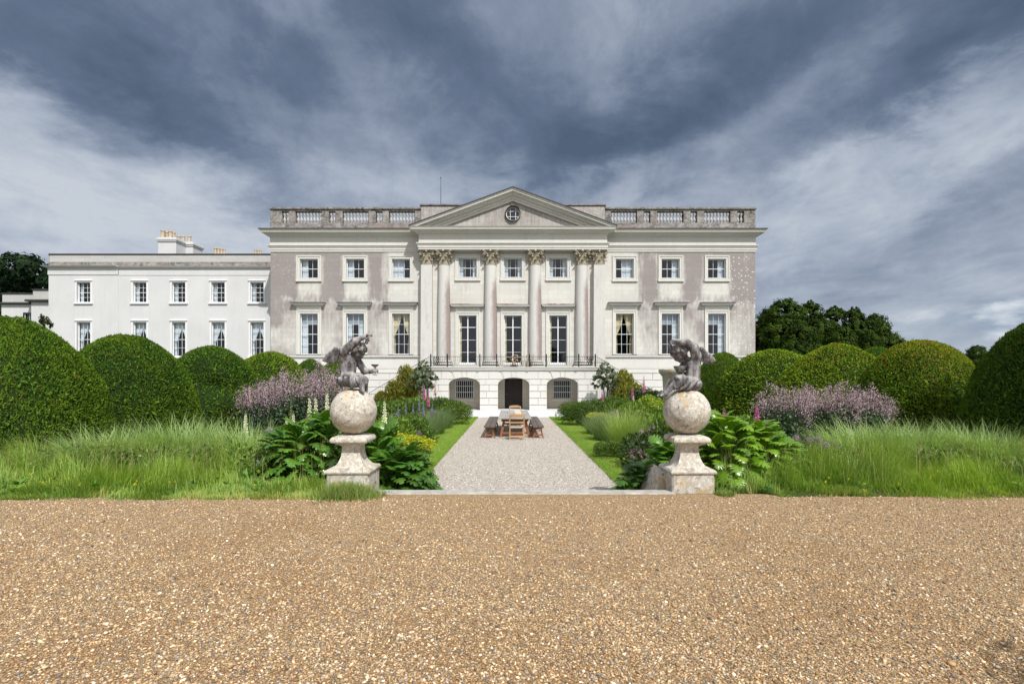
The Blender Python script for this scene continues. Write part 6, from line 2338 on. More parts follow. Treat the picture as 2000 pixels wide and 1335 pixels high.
for (px_, Y, k, s, sz, lab) in (
    (592, 9.6, 0, 1.0, 1.15, 'dark acanthus clump left of the left pier'),
    (635, 9.9, 0, .98, 1.35, 'tall acanthus clump just behind the left pier'),
    (556, 10.0, 1, .95, 1.05, 'outermost low acanthus clump left of the left pier'),
    (768, 9.5, 1, 1.05, 1.05, 'dark glossy acanthus clump right of the left pier'),
    (742, 9.9, 0, 1.0, 1.5, 'tallest acanthus leaves right of the left stone ball'),
    (790, 9.75, 1, .95, 1.1, 'spreading acanthus clump in front of the yellow spurge'),
    (806, 10.1, 1, .80, .85, 'low acanthus leaves spilling towards the path on the left'),
    (735, 10.4, 0, .95, 1.25, 'acanthus clump between left pier and yellow spurge'),
    (1256, 9.7, 1, .85, .80, 'low dark acanthus clump left of the right pier'),
    (1300, 10.3, 0, .95, 1.1, 'acanthus clump directly behind the right pier'),
    (1420, 9.45, 2, 1.05, 1.25, 'bright acanthus clump touching the right pier base'),
    (1480, 9.75, 2, 1.05, 1.15, 'bright sunlit acanthus clump in the middle of the right group'),
    (1528, 10.0, 2, .85, .85, 'bright acanthus clump at the grassy end of the right group'),
    (1400, 10.2, 2, 1.05, 1.35, 'tallest bright acanthus clump behind the right pier ball'),
):
    plant('acanthus', AC_[k], px_, None, Y, lab, 'plant', GA, s, sz=sz)


# --- grasses
def tussock(n, r, H, W, lean, droop, cols, seed, tip=None, spread=1.0):
    rg = np.random.default_rng(seed)
    lb = LB()
    a = rg.random(n) * 2 * PI
    q = rg.random(n) ** .5
    p = np.stack([r * q * np.cos(a) * spread, r * q * np.sin(a), np.zeros(n)], 1)
    ang = a + rg.normal(0, .7, n)
    c = np.array(cols)[rg.integers(len(cols), size=n)] * rg.uniform(.75, 1.3, (n, 1))
    lb.grass(p, ang, np.abs(rg.normal(lean, lean * .6, n)) * (.4 + q), H * rg.uniform(.55, 1.15, n), W, droop * rg.uniform(.3, 1.5, n), c, 6, tip)
    return lb
SILV = [(.15, .22, .055), (.10, .165, .035), (.24, .30, .11), (.19, .25, .085)]
tus = [tussock(1500, .55, 1.35, .021, .20, 2.0, SILV, 71, (.30, .35, .19)).mesh('grass_tussock', M['blade']), tussock(1300, .55, 1.25, .020, .22, 2.2, SILV, 72, (.32, .36, .20)).mesh('grass_tussock', M['blade'])]
for i, (px_, Y, s, sz, lab) in enumerate((
    (208, 10.9, .95, .85, 'arching grass tussock before the second yew from the left'), (285, 11.4, 1.0, 1.0, 'arching grass tussock between the two nearest left yews'),
    (350, 11.8, 1.05, 1.05, 'tall arching grass tussock in the middle of the left group'), (425, 11.6, 1.05, 1.08, 'fullest grass tussock in front of the hollow yew'),
    (480, 11.0, .9, .9, 'grass tussock nearest the left acanthus clumps'), (150, 10.6, .7, .7, 'low grass tussock at the foot of the leftmost yew'),
    (1672, 11.2, 1.0, .98, 'grass tussock leaning towards the pink alliums'), (1728, 11.7, 1.1, 1.08, 'tallest grass tussock below the big domed yew'),
    (1790, 11.4, 1.0, .95, 'grass tussock in the middle of the right group'), (1850, 11.6, 1.05, 1.0, 'grass tussock before the gap between the right yews'),
    (1912, 11.0, .95, .92, 'grass tussock against the shaded right yew'), (1962, 10.4, .8, .8, 'rightmost grass tussock in the shade'))):
    plant('grass_tussock', tus[i % 2], px_, None, Y, lab, 'grass clump', 'arching grass tussocks before the yews', s, sz=sz)
gm_ = tussock(1500, .36, 1.45, .010, .16, .75, [(.20, .27, .055), (.16, .235, .045), (.26, .31, .085)], 73, (.33, .37, .14))
gm_.grass(np.stack([rng.normal(0, .22, 260), rng.normal(0, .22, 260), np.zeros(260)], 1), rng.random(260) * 6.28, np.full(260, .9), rng.uniform(.35, .7, 260), .009, 1.0, np.array((.30, .19, .08)), 5)
plant('ornamental_grass', gm_.mesh('ornamental_grass', M['blade']), 1224, None, 15.3, 'fountain of bright yellow green grass beside the right lawn strip', 'grass clump', s=.95)
lav = tussock(1500, .55, .95, .012, .30, .55, [(.115, .165, .075), (.09, .14, .06), (.15, .19, .10)], 74, (.17, .20, .13))
lv = lav.mesh('lavender', M['blade'])
GL = 'feathery grey green plants edging the beds'
for (px_, Y, s, lab) in ((814, 18.6, 1.0, 'feathery grey green plant at the near end of the left lawn edge'), (838, 21.0, 1.0, 'feathery grey green plant midway along the left lawn edge'), (856, 23.4, 1.0, 'feathery grey green plant next to the left clipped box'),
                         (1196, 18.8, 1.05, 'feathery green plant between right box and the bright grass'), (1176, 21.0, 1.0, 'feathery green plant tucked against the right box'), (1230, 17.0, .9, 'feathery plant behind the left half of the bright grass')):
    plant('lavender', lv, px_, None, Y, lab, 'plant', GL, s)

# --- rounded box bushes by the paving, olive standards, wall shrubs, other leafy clumps
box1 = bush(5200, .95, 1.15, .075, [(.055, .105, .020), (.080, .140, .024), (.040, .080, .018)], 81).mesh('box_bush', M['leaf'])
box2 = bush(5200, .95, 1.15, .075, [(.075, .130, .022), (.105, .165, .026), (.05, .09, .018)], 82).mesh('box_bush', M['leaf'])
GB = 'rounded box bushes near the paving'
for (me, px_, Y, s, lab) in ((box2, 884, 25.6, 1.0, 'rounded box bush at the far end of the left lawn strip'), (box1, 862, 28.2, 1.1, 'box bush behind the end of the left border'), (box2, 896, 29.0, .85, 'small box bush beside the left of the paving'),
                             (box1, 1134, 25.2, 1.02, 'dark rounded box bush at the far end of the right lawn strip'), (box2, 1112, 28.2, .85, 'small bright box bush beside the right of the paving'), (box1, 1160, 28.8, 1.0, 'box bush half hidden in the far right border')):
    plant('box_bush', me, px_, None, Y, lab, 'bush', GB, s)
olb = [(0, 0, 1.85, .62, .95), (.35, .1, 1.6, .45, .9), (-.35, 0, 1.65, .48, .9), (0, -.3, 1.55, .45, .9), (.05, .1, 2.3, .4, 1)]
olc = crown_mesh(olb, 3600, .10, [(.14, .16, .105), (.19, .21, .14), (.10, .12, .075)], 91)
b = MB()
for (dx, dy) in ((-.10, 0), (.12, .05), (.02, -.1)): b.tube([(dx * .2, dy * .2, 0), (dx * .6, dy, .7), (dx * 1.3, dy * 1.5, 1.4), (dx * 3.2, dy * 2, 1.9)], [.035, .03, .025, .01], 6)
olt = b.mesh('trunk', M['bark'], True)
for (px_, s, lab) in ((826, 1.32, 'bushy grey green olive tree left of the balcony'), (1184, 1.28, 'thin stemmed grey green olive tree right of the balcony')):
    plant('olive_tree', [('trunk', olt), ('crown', olc)], px_, None, 36.3, lab, 'tree', None, s)
ws = bush(4200, .95, 1.5, .12, [(.19, .17, .025), (.13, .155, .025), (.10, .145, .025), (.21, .19, .025)], 84).mesh('wall_shrub', M['leaf'])
GW = 'yellow green shrubs trained up the stairs'
for (px_, Y, s, z, lab) in ((799, 37.4, 1.05, 1.1, 'yellow green shrub highest up the left stair'), (776, 37.3, 1.0, .45, 'yellow green shrub halfway up the left stair'), (752, 37.2, .95, -.1, 'orange tinged shrub at the foot of the left stair'),
                            (1213, 37.4, 1.0, 1.0, 'green shrub highest up the right stair'), (1232, 37.3, 1.0, .4, 'shrub halfway up the right stair'), (1252, 37.2, .9, -.15, 'shrub at the foot of the right stair')):
    plant('wall_shrub', ws, px_, None, Y, lab, 'shrub', GW, s, sz=s * (1 + max(0, z) * .95))
lime = bush(2600, .6, .85, .09, [(.20, .28, .03), (.15, .23, .03), (.26, .33, .04)], 85).mesh('leafy_clump', M['leaf'])
midg = bush(3800, .8, 1.05, .10, [(.075, .135, .025), (.10, .175, .03), (.055, .10, .02)], 86, up=.9, wl=.3).mesh('leafy_clump', M['leaf'])
brig = bush(3800, .8, 1.05, .11, [(.13, .23, .035), (.10, .19, .03), (.17, .26, .045)], 87, up=.9, wl=.35).mesh('leafy_clump', M['leaf'])
dark = bush(3600, .8, 1.0, .09, [(.035, .065, .022), (.05, .085, .026), (.028, .05, .02)], 88).mesh('leafy_clump', M['leaf'])
grey = bush(3000, .7, .9, .085, [(.14, .175, .10), (.18, .21, .13), (.11, .14, .07)], 89, up=1.2, wl=.25).mesh('leafy_clump', M['leaf'])
GC = 'leafy clumps in the flower borders'
for (me, px_, Y, s, sz, lab) in (
    (midg, 792, 24.0, 1.3, 1.3, 'mid green clump in front of the left olive tree'), (brig, 760, 15.8, 1.2, 1.15, 'bright leafy clump right of the left stone ball'), (midg, 806, 17.6, 1.1, 1.05, 'green clump between blue delphiniums and lawn'),
    (brig, 634, 14.0, 1.3, 1.15, 'bright leafy clump left of the left stone ball'), (midg, 590, 13.2, 1.1, 1.0, 'green clump under the white foxgloves'), (brig, 548, 12.6, 1.0, .9, 'light green clump left of the white foxgloves'),
    (dark, 700, 22.0, 1.6, 1.5, 'dark leafy clump behind the left stone ball'), (midg, 752, 21.0, 1.4, 1.35, 'green clump below the left stair shrubs'), (brig, 816, 29.5, 1.5, 1.3, 'light clump at the foot of the left olive tree'),
    (brig, 1425, 14.6, 1.5, 1.25, 'light green mound behind the magenta foxgloves'), (brig, 1462, 14.0, 1.1, 1.0, 'light green clump right of the magenta foxgloves'), (brig, 1268, 20.0, 1.5, 1.35, 'bright low mound left of the right stone ball'),
    (midg, 1228, 24.0, 1.5, 1.3, 'green mound below the right stair shrubs'), (lime, 1270, 29.0, 1.7, 1.5, 'lime green mound beside the stone urn'), (midg, 1196, 31.0, 1.3, 1.2, 'green clump at the foot of the right olive tree'),
    (dark, 1275, 13.0, 1.0, .95, 'dark clump under the pink phlox left of the right pier'), (grey, 1470, 12.2, 1.1, 1.0, 'silvery clump behind the bright acanthus'), (grey, 1440, 12.8, 1.1, 1.05, 'silvery clump with fading spikes behind the bright acanthus'),
    (dark, 1262, 33.0, 1.6, 1.7, 'dark bush between urn and right stair'), (grey, 1210, 27.0, 1.2, 1.1, 'silvery clump left of the pale pink foxglove'), (brig, 680, 12.4, 1.1, 1.0, 'bright clump hidden behind the left pier'),
    (midg, 1345, 14.0, 1.3, 1.2, 'green clump hidden behind the right pier'), (brig, 1310, 17.5, 1.4, 1.2, 'bright clump left of the right cherub'), (midg, 1190, 14.6, .6, .5, 'low clump at the grassy foot of the bright grass'),
    (dark, 560, 17.5, 1.5, 1.2, 'dark blue green clump behind the light foxgloves'),
):
    plant('leafy_clump', me, px_, None, Y, lab, 'plant', GC, s, sz=sz)

# --- meadow rue: blue green leaf below, clouds of pink flower above
def rue_meshes(seed):
    rg = np.random.default_rng(seed)
    lo = bush(4200, .75, 1.25, .065, [(.040, .075, .045), (.055, .095, .058), (.03, .058, .036)], seed, up=.2, wl=.8)
    hi = LB()
    for i in range(44):
        a = rg.random() * 2 * PI; q = rg.random() ** .5 * .72
        top = np.array([q * math.cos(a) * 1.05, q * math.sin(a) * 1.05, 1.62 - .32 * q + rg.normal(0, .13)])
        hi.tube([(top[0] * .6, top[1] * .6, .4), (top[0] * .85, top[1] * .85, 1.0), tuple(top)], [.008, .007, .004], (.10, .075, .08), 4)
        m = 64
        t = rg.random((m, 1))
        p = top + np.array([0, 0, -.30]) * t + rg.normal(0, 1, (m, 3)) * np.array([.085, .085, .06]) * (.35 + 1.2 * t)
        c = np.array([(.47, .33, .42), (.56, .42, .51), (.38, .26, .34), (.62, .50, .56), (.30, .21, .25)])[rg.integers(5, size=m)] * rg.uniform(.75, 1.2, (m, 1))
        hi.leaves(p, rdir(m, .5), rdir(m, .4), rg.uniform(.02, .042, m), rg.uniform(.014, .028, m), c)
    return [('foliage', lo.mesh('foliage', M['leaf'])), ('flower_heads', hi.mesh('flower_heads', M['petal']))]
RU = [rue_meshes(101), rue_meshes(102)]
GR = 'pink flowering meadow rue'
for i, (px_, Y, s, sz, lab) in enumerate((
    (512, 15.0, .85, 1.10, 'pale pink meadow rue furthest left, against the hollow yew'), (545, 15.8, 1.0, 1.20, 'pink meadow rue second from the left'), (588, 15.2, 1.05, 1.25, 'pink meadow rue in the middle of the left group'),
    (628, 16.0, 1.0, 1.36, 'tallest pink meadow rue beside the left cherub'), (690, 27.5, .9, 1.0, 'small mauve meadow rue right of the left cherub knees'),
    (1528, 13.6, .95, .98, 'pink meadow rue at the left end of the right group'), (1572, 14.2, 1.0, .96, 'pink meadow rue second from the left on the right side'), (1622, 13.8, 1.0, 1.0, 'pink meadow rue in the middle right of the group'),
    (1672, 14.0, 1.0, .97, 'pink meadow rue next to the big domed yew'), (1700, 14.6, .8, .9, 'small pink meadow rue pressed against the big domed yew'))):
    plant('meadow_rue', RU[i % 2], px_, None, Y, lab, 'flowering plant', GR, s, sz=sz * (1.16 if px_ < 1000 else 1.24))

# --- spires: foxgloves and delphiniums
def spire(H, fl, cols, seed, r=.045, leafcol=(.10, .15, .045), bud=(.20, .27, .08)):
    rg = np.random.default_rng(seed)
    st = LB(); f = LB()
    st.tube([(0, 0, 0), (.01, 0, H * .5), (.02, .01, H)], [.010, .008, .003], leafcol)
    m = 26
    a = rg.random(m) * 2 * PI
    z = H * (1 - fl) * rg.random(m) ** 1.6
    L = .24 * (1 - z / H) + .05
    p = np.stack([0 * a, 0 * a, z], 1)
    st.leaves(p, np.stack([np.cos(a), np.sin(a), np.full(m, .35)], 1), rdir(m, 1.6), L, L * .34, vary(leafcol, m))
    n = 46
    for i in range(n):
        t = i / n
        z = H * (1 - fl) + H * fl * t
        size = r * (1 - .75 * t) * 1.5
        a = i * 2.4
        out = np.array([math.cos(a), math.sin(a), -.55])
        out /= np.linalg.norm(out)
        c = np.array(cols[rg.integers(len(cols))]) * rg.uniform(.85, 1.1)
        if t > .86: c = np.array(bud)
        s1 = np.cross(out, [0, 0, 1]); s1 /= np.linalg.norm(s1); s2 = np.cross(s1, out)
        o = np.array([.02 * z / H, .01 * z / H, z])
        ring0 = [o + (s1 * math.cos(k * PI / 2.5) + s2 * math.sin(k * PI / 2.5)) * size * .18 for k in range(5)]
        ring1 = [o + out * size * 1.2 + (s1 * math.cos(k * PI / 2.5) + s2 * math.sin(k * PI / 2.5)) * size * .48 for k in range(5)]
        f.add(np.array(ring0 + ring1), np.array([(k, (k + 1) % 5, 5 + (k + 1) % 5, 5 + k) for k in range(5)]), c)
    return [('stem', st.mesh('stem', M['leaf'])), ('flower_spike', f.mesh('flower_spike', M['petal']))]
WH = spire(1.45, .42, [(.85, .84, .70), (.80, .80, .62)], 111)
PK = spire(1.35, .36, [(.62, .16, .42), (.70, .26, .52), (.52, .12, .36)], 112)
PL = spire(1.4, .4, [(.75, .52, .56), (.70, .46, .54)], 113)
BL = spire(1.2, .40, [(.26, .25, .50), (.36, .34, .56), (.22, .22, .42)], 114, .026)
GRN = spire(1.6, .45, [(.26, .30, .10), (.30, .33, .13)], 115, .03)
def spire_at(kit, H0, name, px_, ptop, Y, lab, group):
    q = P(px_, ptop, Y)
    z0 = gz(q.x, Y)
    k = (q.z - z0) / H0
    return plant(name, kit, px_, None, Y, lab, 'flower', group, min(1.0, k * .85), sz=k)
GF = 'foxglove and delphinium spires'
for (kit, H0, nm, px_, pt, Y, lab) in (
    (WH, 1.45, 'foxglove', 605, 768, 11.8, 'cream white foxglove left of the left ball'), (WH, 1.45, 'foxglove', 618, 768, 12.2, 'second cream white foxglove just right of its twin'), (WH, 1.45, 'foxglove', 640, 757, 11.9, 'tallest white foxglove touching the left ball'),
    (WH, 1.45, 'foxglove', 574, 800, 11.4, 'white foxglove above the dark acanthus'), (WH, 1.45, 'foxglove', 559, 810, 11.5, 'short white foxglove at the left of the group'), (GRN, 1.6, 'foxglove', 567, 776, 11.3, 'green unopened foxglove spire with bent tip'),
    (PK, 1.35, 'foxglove', 602, 806, 11.0, 'pink foxglove below the two cream ones'), (PK, 1.35, 'foxglove', 645, 792, 11.2, 'pink foxglove against the left edge of the left ball'), (WH, 1.45, 'foxglove', 480, 800, 12.3, 'lone white foxglove by the left grass tussocks'),
    (WH, 1.45, 'foxglove', 751, 775, 13.4, 'white foxglove right of the left ball'), (PK, 1.35, 'foxglove', 829, 752, 27, 'deep pink foxglove in front of the arcade'), (PK, 1.35, 'foxglove', 836, 766, 24, 'lighter pink foxglove below the deep pink one'),
    (PL, 1.4, 'foxglove', 850, 738, 30, 'thin faded spire before the left arch'), (BL, 1.2, 'delphinium', 777, 790, 16.0, 'blue delphinium nearest the left ball'), (BL, 1.2, 'delphinium', 792, 782, 18.0, 'blue delphinium left of the tallest blue one'),
    (BL, 1.2, 'delphinium', 818, 768, 21.0, 'tallest blue delphinium in the left border'), (BL, 1.2, 'delphinium', 808, 782, 19.0, 'blue delphinium in front of the tallest one'), (BL, 1.2, 'delphinium', 845, 784, 21.5, 'violet delphinium towards the lawn'),
    (BL, 1.2, 'delphinium', 826, 777, 20.0, 'violet blue delphinium beside the left border clump'), (BL, 1.2, 'delphinium', 766, 800, 15.2, 'low blue delphinium by the white foxglove'), (PL, 1.4, 'foxglove', 486, 745, 15.5, 'tall faded spire left of the pink meadow rue'),
    (PK, 1.35, 'foxglove', 1258, 733, 30, 'deep pink foxglove before the rusticated wall'), (PK, 1.35, 'foxglove', 1236, 752, 27, 'pink foxglove leaning at the foot of the right stair'), (PK, 1.35, 'foxglove', 1176, 762, 30, 'purple foxglove by the right olive tree'),
    (WH, 1.45, 'foxglove', 1238, 768, 25, 'white foxglove left of the right stone urn'), (PL, 1.4, 'foxglove', 1207, 794, 20, 'pale pink foxglove beside the mauve allium'), (PK, 1.35, 'foxglove', 1397, 795, 11.8, 'magenta foxglove nearest the right ball'),
    (PK, 1.35, 'foxglove', 1402, 799, 12.1, 'magenta foxglove second from the right ball'), (PK, 1.35, 'foxglove', 1413, 794, 11.9, 'magenta foxglove furthest from the right ball'), (PK, 1.35, 'foxglove', 1480, 784, 12.6, 'lone magenta foxglove before the meadow rue'),
    (PL, 1.4, 'foxglove', 1420, 805, 12.0, 'fading mauve foxglove at the end of the magenta group'),
):
    spire_at(kit, H0, nm, px_, pt, Y, lab, GF)

# --- alliums, spurge, phlox
def allium(r=.085, H=.95, seed=1, col=(.42, .30, .48)):
    rg = np.random.default_rng(seed)
    st = LB(); st.tube([(0, 0, 0), (.02, 0, H * .6), (0, 0, H)], [.008, .007, .005], (.13, .18, .07))
    f = LB(); m = 260
    d = unit(rg.normal(size=(m, 3)))
    p = np.array([0, 0, H]) + d * r * rg.uniform(.75, 1.05, (m, 1))
    f.leaves(p, rdir(m), d, .026, .016, np.array(col)[None] * rg.uniform(.6, 1.3, (m, 1)))
    f.leaves(np.tile(np.array([[0, 0, H]]), (m, 1)), d, rdir(m), r * .95, .003, np.array((.24, .20, .24)))
    return [('stem', st.mesh('stem', M['leaf'])), ('flower_head', f.mesh('flower_head', M['petal']))]
AL = allium(.10, .95, 3); AD = allium(.10, .95, 4, (.22, .17, .22))
for (kit, px_, py_, Y, lab) in ((AL, 1530, 866, 10.8, 'mauve allium leaning beside the bright acanthus'), (AL, 1555, 857, 11.0, 'roundest mauve allium below the yellow spurge'), (AL, 1582, 860, 11.2, 'mauve allium third from the acanthus'),
                                (AL, 1598, 859, 11.1, 'mauve allium fourth from the acanthus'), (AL, 1612, 870, 10.7, 'mauve allium nearest the right tussocks'), (AL, 1624, 866, 11.0, 'mauve allium touching the right tussocks'), (AL, 1640, 872, 10.9, 'faint mauve allium among the right tussock blades'),
                                (AL, 1196, 808, 19.0, 'pink mauve allium above the right feathery plants'), (AD, 818, 846, 14.2, 'dark faded allium by the yellow spurge'), (AL, 527, 844, 11.0, 'small mauve allium left of the left acanthus')):
    q = P(px_, py_, Y); z0 = gz(q.x, Y); k = (q.z - z0) / .95
    plant('allium', kit, px_, None, Y, lab, 'flower', 'round headed alliums', max(k, .8), sz=k)
def spurge(seed, r=.42, H=.62, n=46, col=(.42, .44, .03)):
    rg = np.random.default_rng(seed)
    lo = bush(900, r, H * .9, .08, [(.07, .12, .03), (.10, .16, .035)], seed, wl=.3)
    f = LB()
    for i in range(n):
        a = rg.random() * 2 * PI; q = rg.random() ** .5
        c = np.array([r * q * math.cos(a), r * q * math.sin(a), H * (1 - .28 * q * q) + rg.normal(0, .02)])
        m = 34
        p = c + rg.normal(0, 1, (m, 3)) * np.array([.045, .045, .022])
        f.leaves(p, rdir(m, .2), rdir(m, 2.5), .034, .030, np.array(col)[None] * rg.uniform(.7, 1.25, (m, 1)))
    return [('foliage', lo.mesh('foliage', M['leaf'])), ('flower_heads', f.mesh('flower_heads', M['petal']))]
SP = spurge(121); SY = spurge(122, .36, .7, 26, (.62, .50, .01))
for (kit, px_, Y, s, lab) in ((SP, 806, 12.8, 1.3, 'lime yellow spurge between left acanthus and lawn strip'), (SP, 782, 13.2, 1.35, 'lime yellow spurge half hidden by the left acanthus'), (SY, 1530, 12.2, 1.0, 'golden yellow spurge in front of the right meadow rue'), (SP, 1178, 22.5, 1.2, 'lime spurge behind the right feathery plants'), (SP, 1160, 24.0, 1.1, 'lime spurge beside the dark right box bush')):
    plant('spurge', kit, px_, None, Y, lab, 'flowering plant', 'yellow flowered spurge', s)
def phlox(seed, col):
    rg = np.random.default_rng(seed)
    lo = bush(1300, .45, .72, .07, [(.06, .10, .03), (.09, .13, .04)], seed)
    f = LB()
    for i in range(38):
        a = rg.random() * 2 * PI; q = rg.random() ** .5
        c = np.array([.42 * q * math.cos(a), .42 * q * math.sin(a), .74 - .2 * q * q + rg.normal(0, .04)])
        m = 22
        f.leaves(c + rg.normal(0, .032, (m, 3)), rdir(m, .3), rdir(m, 1), .030, .026, np.array(col)[None] * rg.uniform(.7, 1.25, (m, 1)))
    return [('foliage', lo.mesh('foliage', M['leaf'])), ('flower_heads', f.mesh('flower_heads', M['petal']))]
PH = phlox(131, (.52, .30, .46)); PM = phlox(132, (.36, .26, .40))
for (kit, px_, Y, s, lab) in ((PH, 1278, 14.4, 1.15, 'pink flowering clump against the left edge of the right ball'), (PM, 1292, 15.4, 1.1, 'mauve flowering clump behind the pink one at the right ball'), (PH, 1250, 12.6, .72, 'small pink flowering clump at the corner of the right lawn strip'),
                              (PM, 838, 23.5, 1.1, 'mauve flowering clump along the left lawn edge'), (PM, 1440, 12.0, 1.0, 'dusky mauve clump right of the magenta foxgloves'), (PM, 775, 19.5, 1.2, 'mauve flowering clump under the blue delphiniums')):
    plant('phlox', kit, px_, None, Y, lab, 'flowering plant', 'pink and mauve flowering clumps', s)


# ------------------------------------------------------------------ what nobody could count: mixed ground planting and long grass
def border_foliage(side):
    n = 52000
    y = 9.3 + (37 - 9.3) * rng.random(n) ** 1.25
    x = 3.12 + (10.2 - 3.12) * rng.random(n) ** 1.1
    ok = (y < 36.6) & ~((y < 10.2) & (x > 5.2))
    x, y = x[ok] * side, y[ok]; n = len(x)
    hh = .18 + .62 * fbm(x * .55 + 40, y * .55, 91 + side, 4) ** 1.3 + .12 * sstep(4, 6, np.abs(x))
    hh *= sstep(3.0, 3.7, np.abs(x)) * .8 + .2
    z = ground_z(x, y) + hh * rng.random(n) ** .45
    kind = fbm(x * .8 + 11, y * .8 + 50, 95 + side, 3)
    pal = np.array([(.055, .105, .022), (.085, .145, .030), (.115, .190, .036), (.060, .095, .045), (.13, .165, .06)])
    c = pal[np.clip((kind * 5 + rng.normal(0, .8, n)).astype(int), 0, 4)] * rng.uniform(.65, 1.3, (n, 1))
    fl = rng.random(n) < .022 * sstep(.45, .6, fbm(x * .6, y * .6 + 9, 98 + side, 3))
    pc = np.array([(.55, .35, .50), (.70, .68, .62), (.30, .26, .55), (.50, .22, .40), (.55, .5, .08)])
    c[fl] = pc[rng.integers(5, size=fl.sum())]
    d = unit(rng.normal(0, .6, (n, 3)) + np.array([0, 0, .8]))
    L = rng.uniform(.05, .13, n); L[fl] = .05
    W = L * rng.uniform(.25, .5, n); W[fl] = .05
    lb = LB()
    lb.leaves(np.stack([x, y, z], 1), d, rdir(n, .7), L, W, c)
    return tag(link('border_foliage', lb.mesh('border_foliage', M['leaf'])), kind='stuff')
for s in (-1, 1): border_foliage(s)


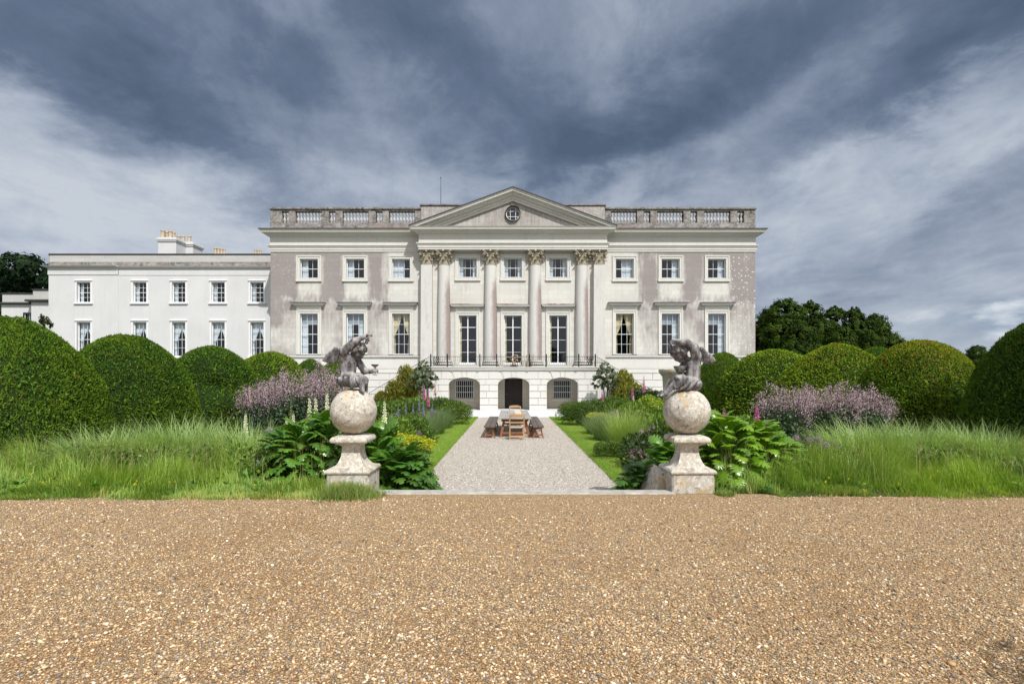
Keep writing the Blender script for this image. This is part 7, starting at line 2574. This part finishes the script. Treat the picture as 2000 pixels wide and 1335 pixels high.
def long_grass(side):
    lb = LB()
    n = 62000
    x = 2.95 + (13.5 - 2.95) * rng.random(n) ** .9
    y = 7.80 + 4.6 * rng.random(n) ** 1.7
    x = x * side
    ye = 7.98 - .010 * np.abs(x) + .34 * (fbm(x * .9, x * 0 + 3, 51, 4) - .5) * 2
    keep = (y > ye - .16 * rng.random(len(y)) ** 3) & ~((np.abs(x) < 3.15) & (y > 8.1)) & ~((np.abs(x) < 4.6) & (y > 9.2))
    if side > 0: keep &= ~((np.abs(x) < 3.9) & (y < 8.28)) & ~(np.abs(x) < 3.2)
    x, y, ye = x[keep], y[keep], ye[keep]; n = len(x)
    tuf = fbm(x * 1.6, y * 1.6, 55 + side, 4)
    H = (.055 + .16 * sstep(0, 1.0, y - ye) + .17 * sstep(.6, 2.4, y - ye)) * (.25 + 1.9 * sstep(.25, .75, tuf)) * rng.uniform(.5, 1.45, n)
    wet = fbm(x * .7 + 3, y * .9 + 20, 58 + side, 4)[:, None]
    c = np.array((.070, .150, .020))[None] * (1 - sstep(.3, .7, wet)) + np.array((.27, .34, .055))[None] * sstep(.3, .7, wet)
    c = c * rng.uniform(.65, 1.35, (n, 1))
    dry = rng.random(n) < (.08 + .80 * sstep(.55, .0, y - ye) * sstep(.42, .6, fbm(x * 1.1, y * 2 + 7, 60 + side, 3)))
    c[dry] = np.array((.34, .25, .11)) * rng.uniform(.7, 1.2, (dry.sum(), 1))
    ang = rng.random(n) * 2 * PI
    # blades fall together in swirls
    ang = fbm(x * .8, y * .8 + 30, 62, 3) * 9 + rng.normal(0, .9, n)
    lb.grass(np.stack([x, y, ground_z(x, y)], 1), ang, np.abs(rng.normal(.25, .2, n)), H, rng.uniform(.007, .015, n), rng.uniform(.3, 1.9, n), c, 4, (.27, .33, .09))
    # seed stalks
    m = 420
    x = (3.4 + 9.6 * rng.random(m)) * side; y = 8.6 + 3.2 * rng.random(m)
    lb.grass(np.stack([x, y, ground_z(x, y)], 1), rng.random(m) * 6.28, np.abs(rng.normal(.1, .08, m)), rng.uniform(.45, .85, m), .006, rng.uniform(.1, .6, m), np.array((.30, .30, .14)), 5, (.36, .27, .17))
    # feathery seed heads on some stalks, broad weed leaves, a few small flowers
    m = 260
    x = (3.4 + 9.8 * rng.random(m)) * side; y = 8.5 + 2.9 * rng.random(m); h = rng.uniform(.42, .85, m)
    z0 = ground_z(x, y)
    for i in range(m):
        k = 9
        t = rng.random(k)
        p = np.stack([x[i] + .04 * t + rng.normal(0, .010, k), y[i] + rng.normal(0, .010, k), z0[i] + h[i] * (.78 + .22 * t)], 1)
        lb.leaves(p, rdir(k, 1.6), rdir(k, .2), .035, .009, np.array((.34, .26, .17)) * rng.uniform(.7, 1.25))
    lb.grass(np.stack([x, y, z0], 1), rng.random(m) * 6.28, np.full(m, .04), h, .005, .08, np.array((.26, .25, .11)), 4, (.33, .26, .15))
    m = 34
    cx = (3.6 + 9.4 * rng.random(m)) * side; cy = 8.15 + 2.2 * rng.random(m) ** 1.5
    for i in range(m):
        k = rng.integers(7, 16)
        a = rng.random(k) * 6.28
        d = np.stack([np.cos(a), np.sin(a), rng.uniform(.3, 1.4, k)], 1)
        p = np.stack([np.full(k, cx[i]), np.full(k, cy[i]), np.full(k, float(ground_z(cx[i], cy[i])) + rng.uniform(.02, .16))], 1)
        L = rng.uniform(.07, .16)
        lb.leaves(p, d, rdir(k, 1.5), L * rng.uniform(.7, 1.2, k), L * .34, np.array(((.10, .20, .03), (.06, .13, .025), (.16, .24, .05))[i % 3]) * rng.uniform(.8, 1.2, (k, 1)))
    m = 46
    x = (3.6 + 9 * rng.random(m)) * side; y = 8.0 + 1.6 * rng.random(m) ** 1.6
    for i in range(m):
        k = 7
        lb.leaves(np.array([[x[i], y[i], float(ground_z(x[i], y[i])) + rng.uniform(.10, .24)]]) + rng.normal(0, .008, (k, 3)), rdir(k, .3), rdir(k, 1.2), .022, .016, np.array((.70, .50, .02)))
    return tag(link('long_grass', lb.mesh('long_grass', M['blade'])), kind='stuff')
for s in (-1, 1): long_grass(s)


def tuft(cx, cy, n, r, H, name, lab):
    lb = LB()
    p = rng.normal(0, r, (n, 2))
    lb.grass(np.stack([p[:, 0], p[:, 1], np.zeros(n)], 1), rng.random(n) * 6.28, np.abs(rng.normal(.35, .25, n)), H * rng.uniform(.5, 1.3, n), .008, rng.uniform(.3, 1.5, n),
             np.where((rng.random(n) < .3)[:, None], np.array((.32, .24, .10)), np.array((.10, .17, .035))) * rng.uniform(.7, 1.3, (n, 1)), 4, (.22, .25, .09))
    o = link(name, lb.mesh(name, M['blade'])); o.location = (cx, cy, 0)
    return tag(o, lab, 'grass clump')
tuft(-2.72, 8.10, 2600, .17, .20, 'grass_tuft', 'half dry grass tuft hiding the foot of the left pier')
tuft(-2.35, 8.06, 900, .14, .09, 'grass_tuft', 'low weedy tuft at the left end of the stone step')
tuft(3.15, 8.14, 900, .06, .07, 'grass_tuft', 'small grass tuft at the right pier foot')
# edge grass on the mown strips so that the turf does not read as paint
lb = LB()
for s in (-1, 1):
    n = 34000
    y = 9.4 + 21.2 * rng.random(n) ** 1.9; x = s * (HP - .03 + 1.15 * rng.random(n) ** 1.25)
    c = vary((.20, .28, .045), n, .35)
    lb.grass(np.stack([x, y, np.full(n, GZ + .045)], 1), rng.random(n) * 6.28, np.abs(rng.normal(.4, .3, n)), rng.uniform(.020, .050, n), .008, .6, c, 2)
tag(link('mown_grass', lb.mesh('mown_grass', M['blade'])), kind='stuff')
# fallen earth and soil show between plants
for s in (-1, 1):
    a, b_ = sorted((s * 3.2, s * 11.5))
    m_ = MB(); m_.face([(a, 12.6, GZ + .004), (b_, 12.6, GZ + .004), (b_, 37.2, GZ + .004), (a, 37.2, GZ + .004)])
    if 'soil' not in M: M['soil'] = plain('dark_garden_soil', (.035, .025, .017), .95, .1, .4, 14)
    tag(m_.build('soil', M['soil']), kind='structure')
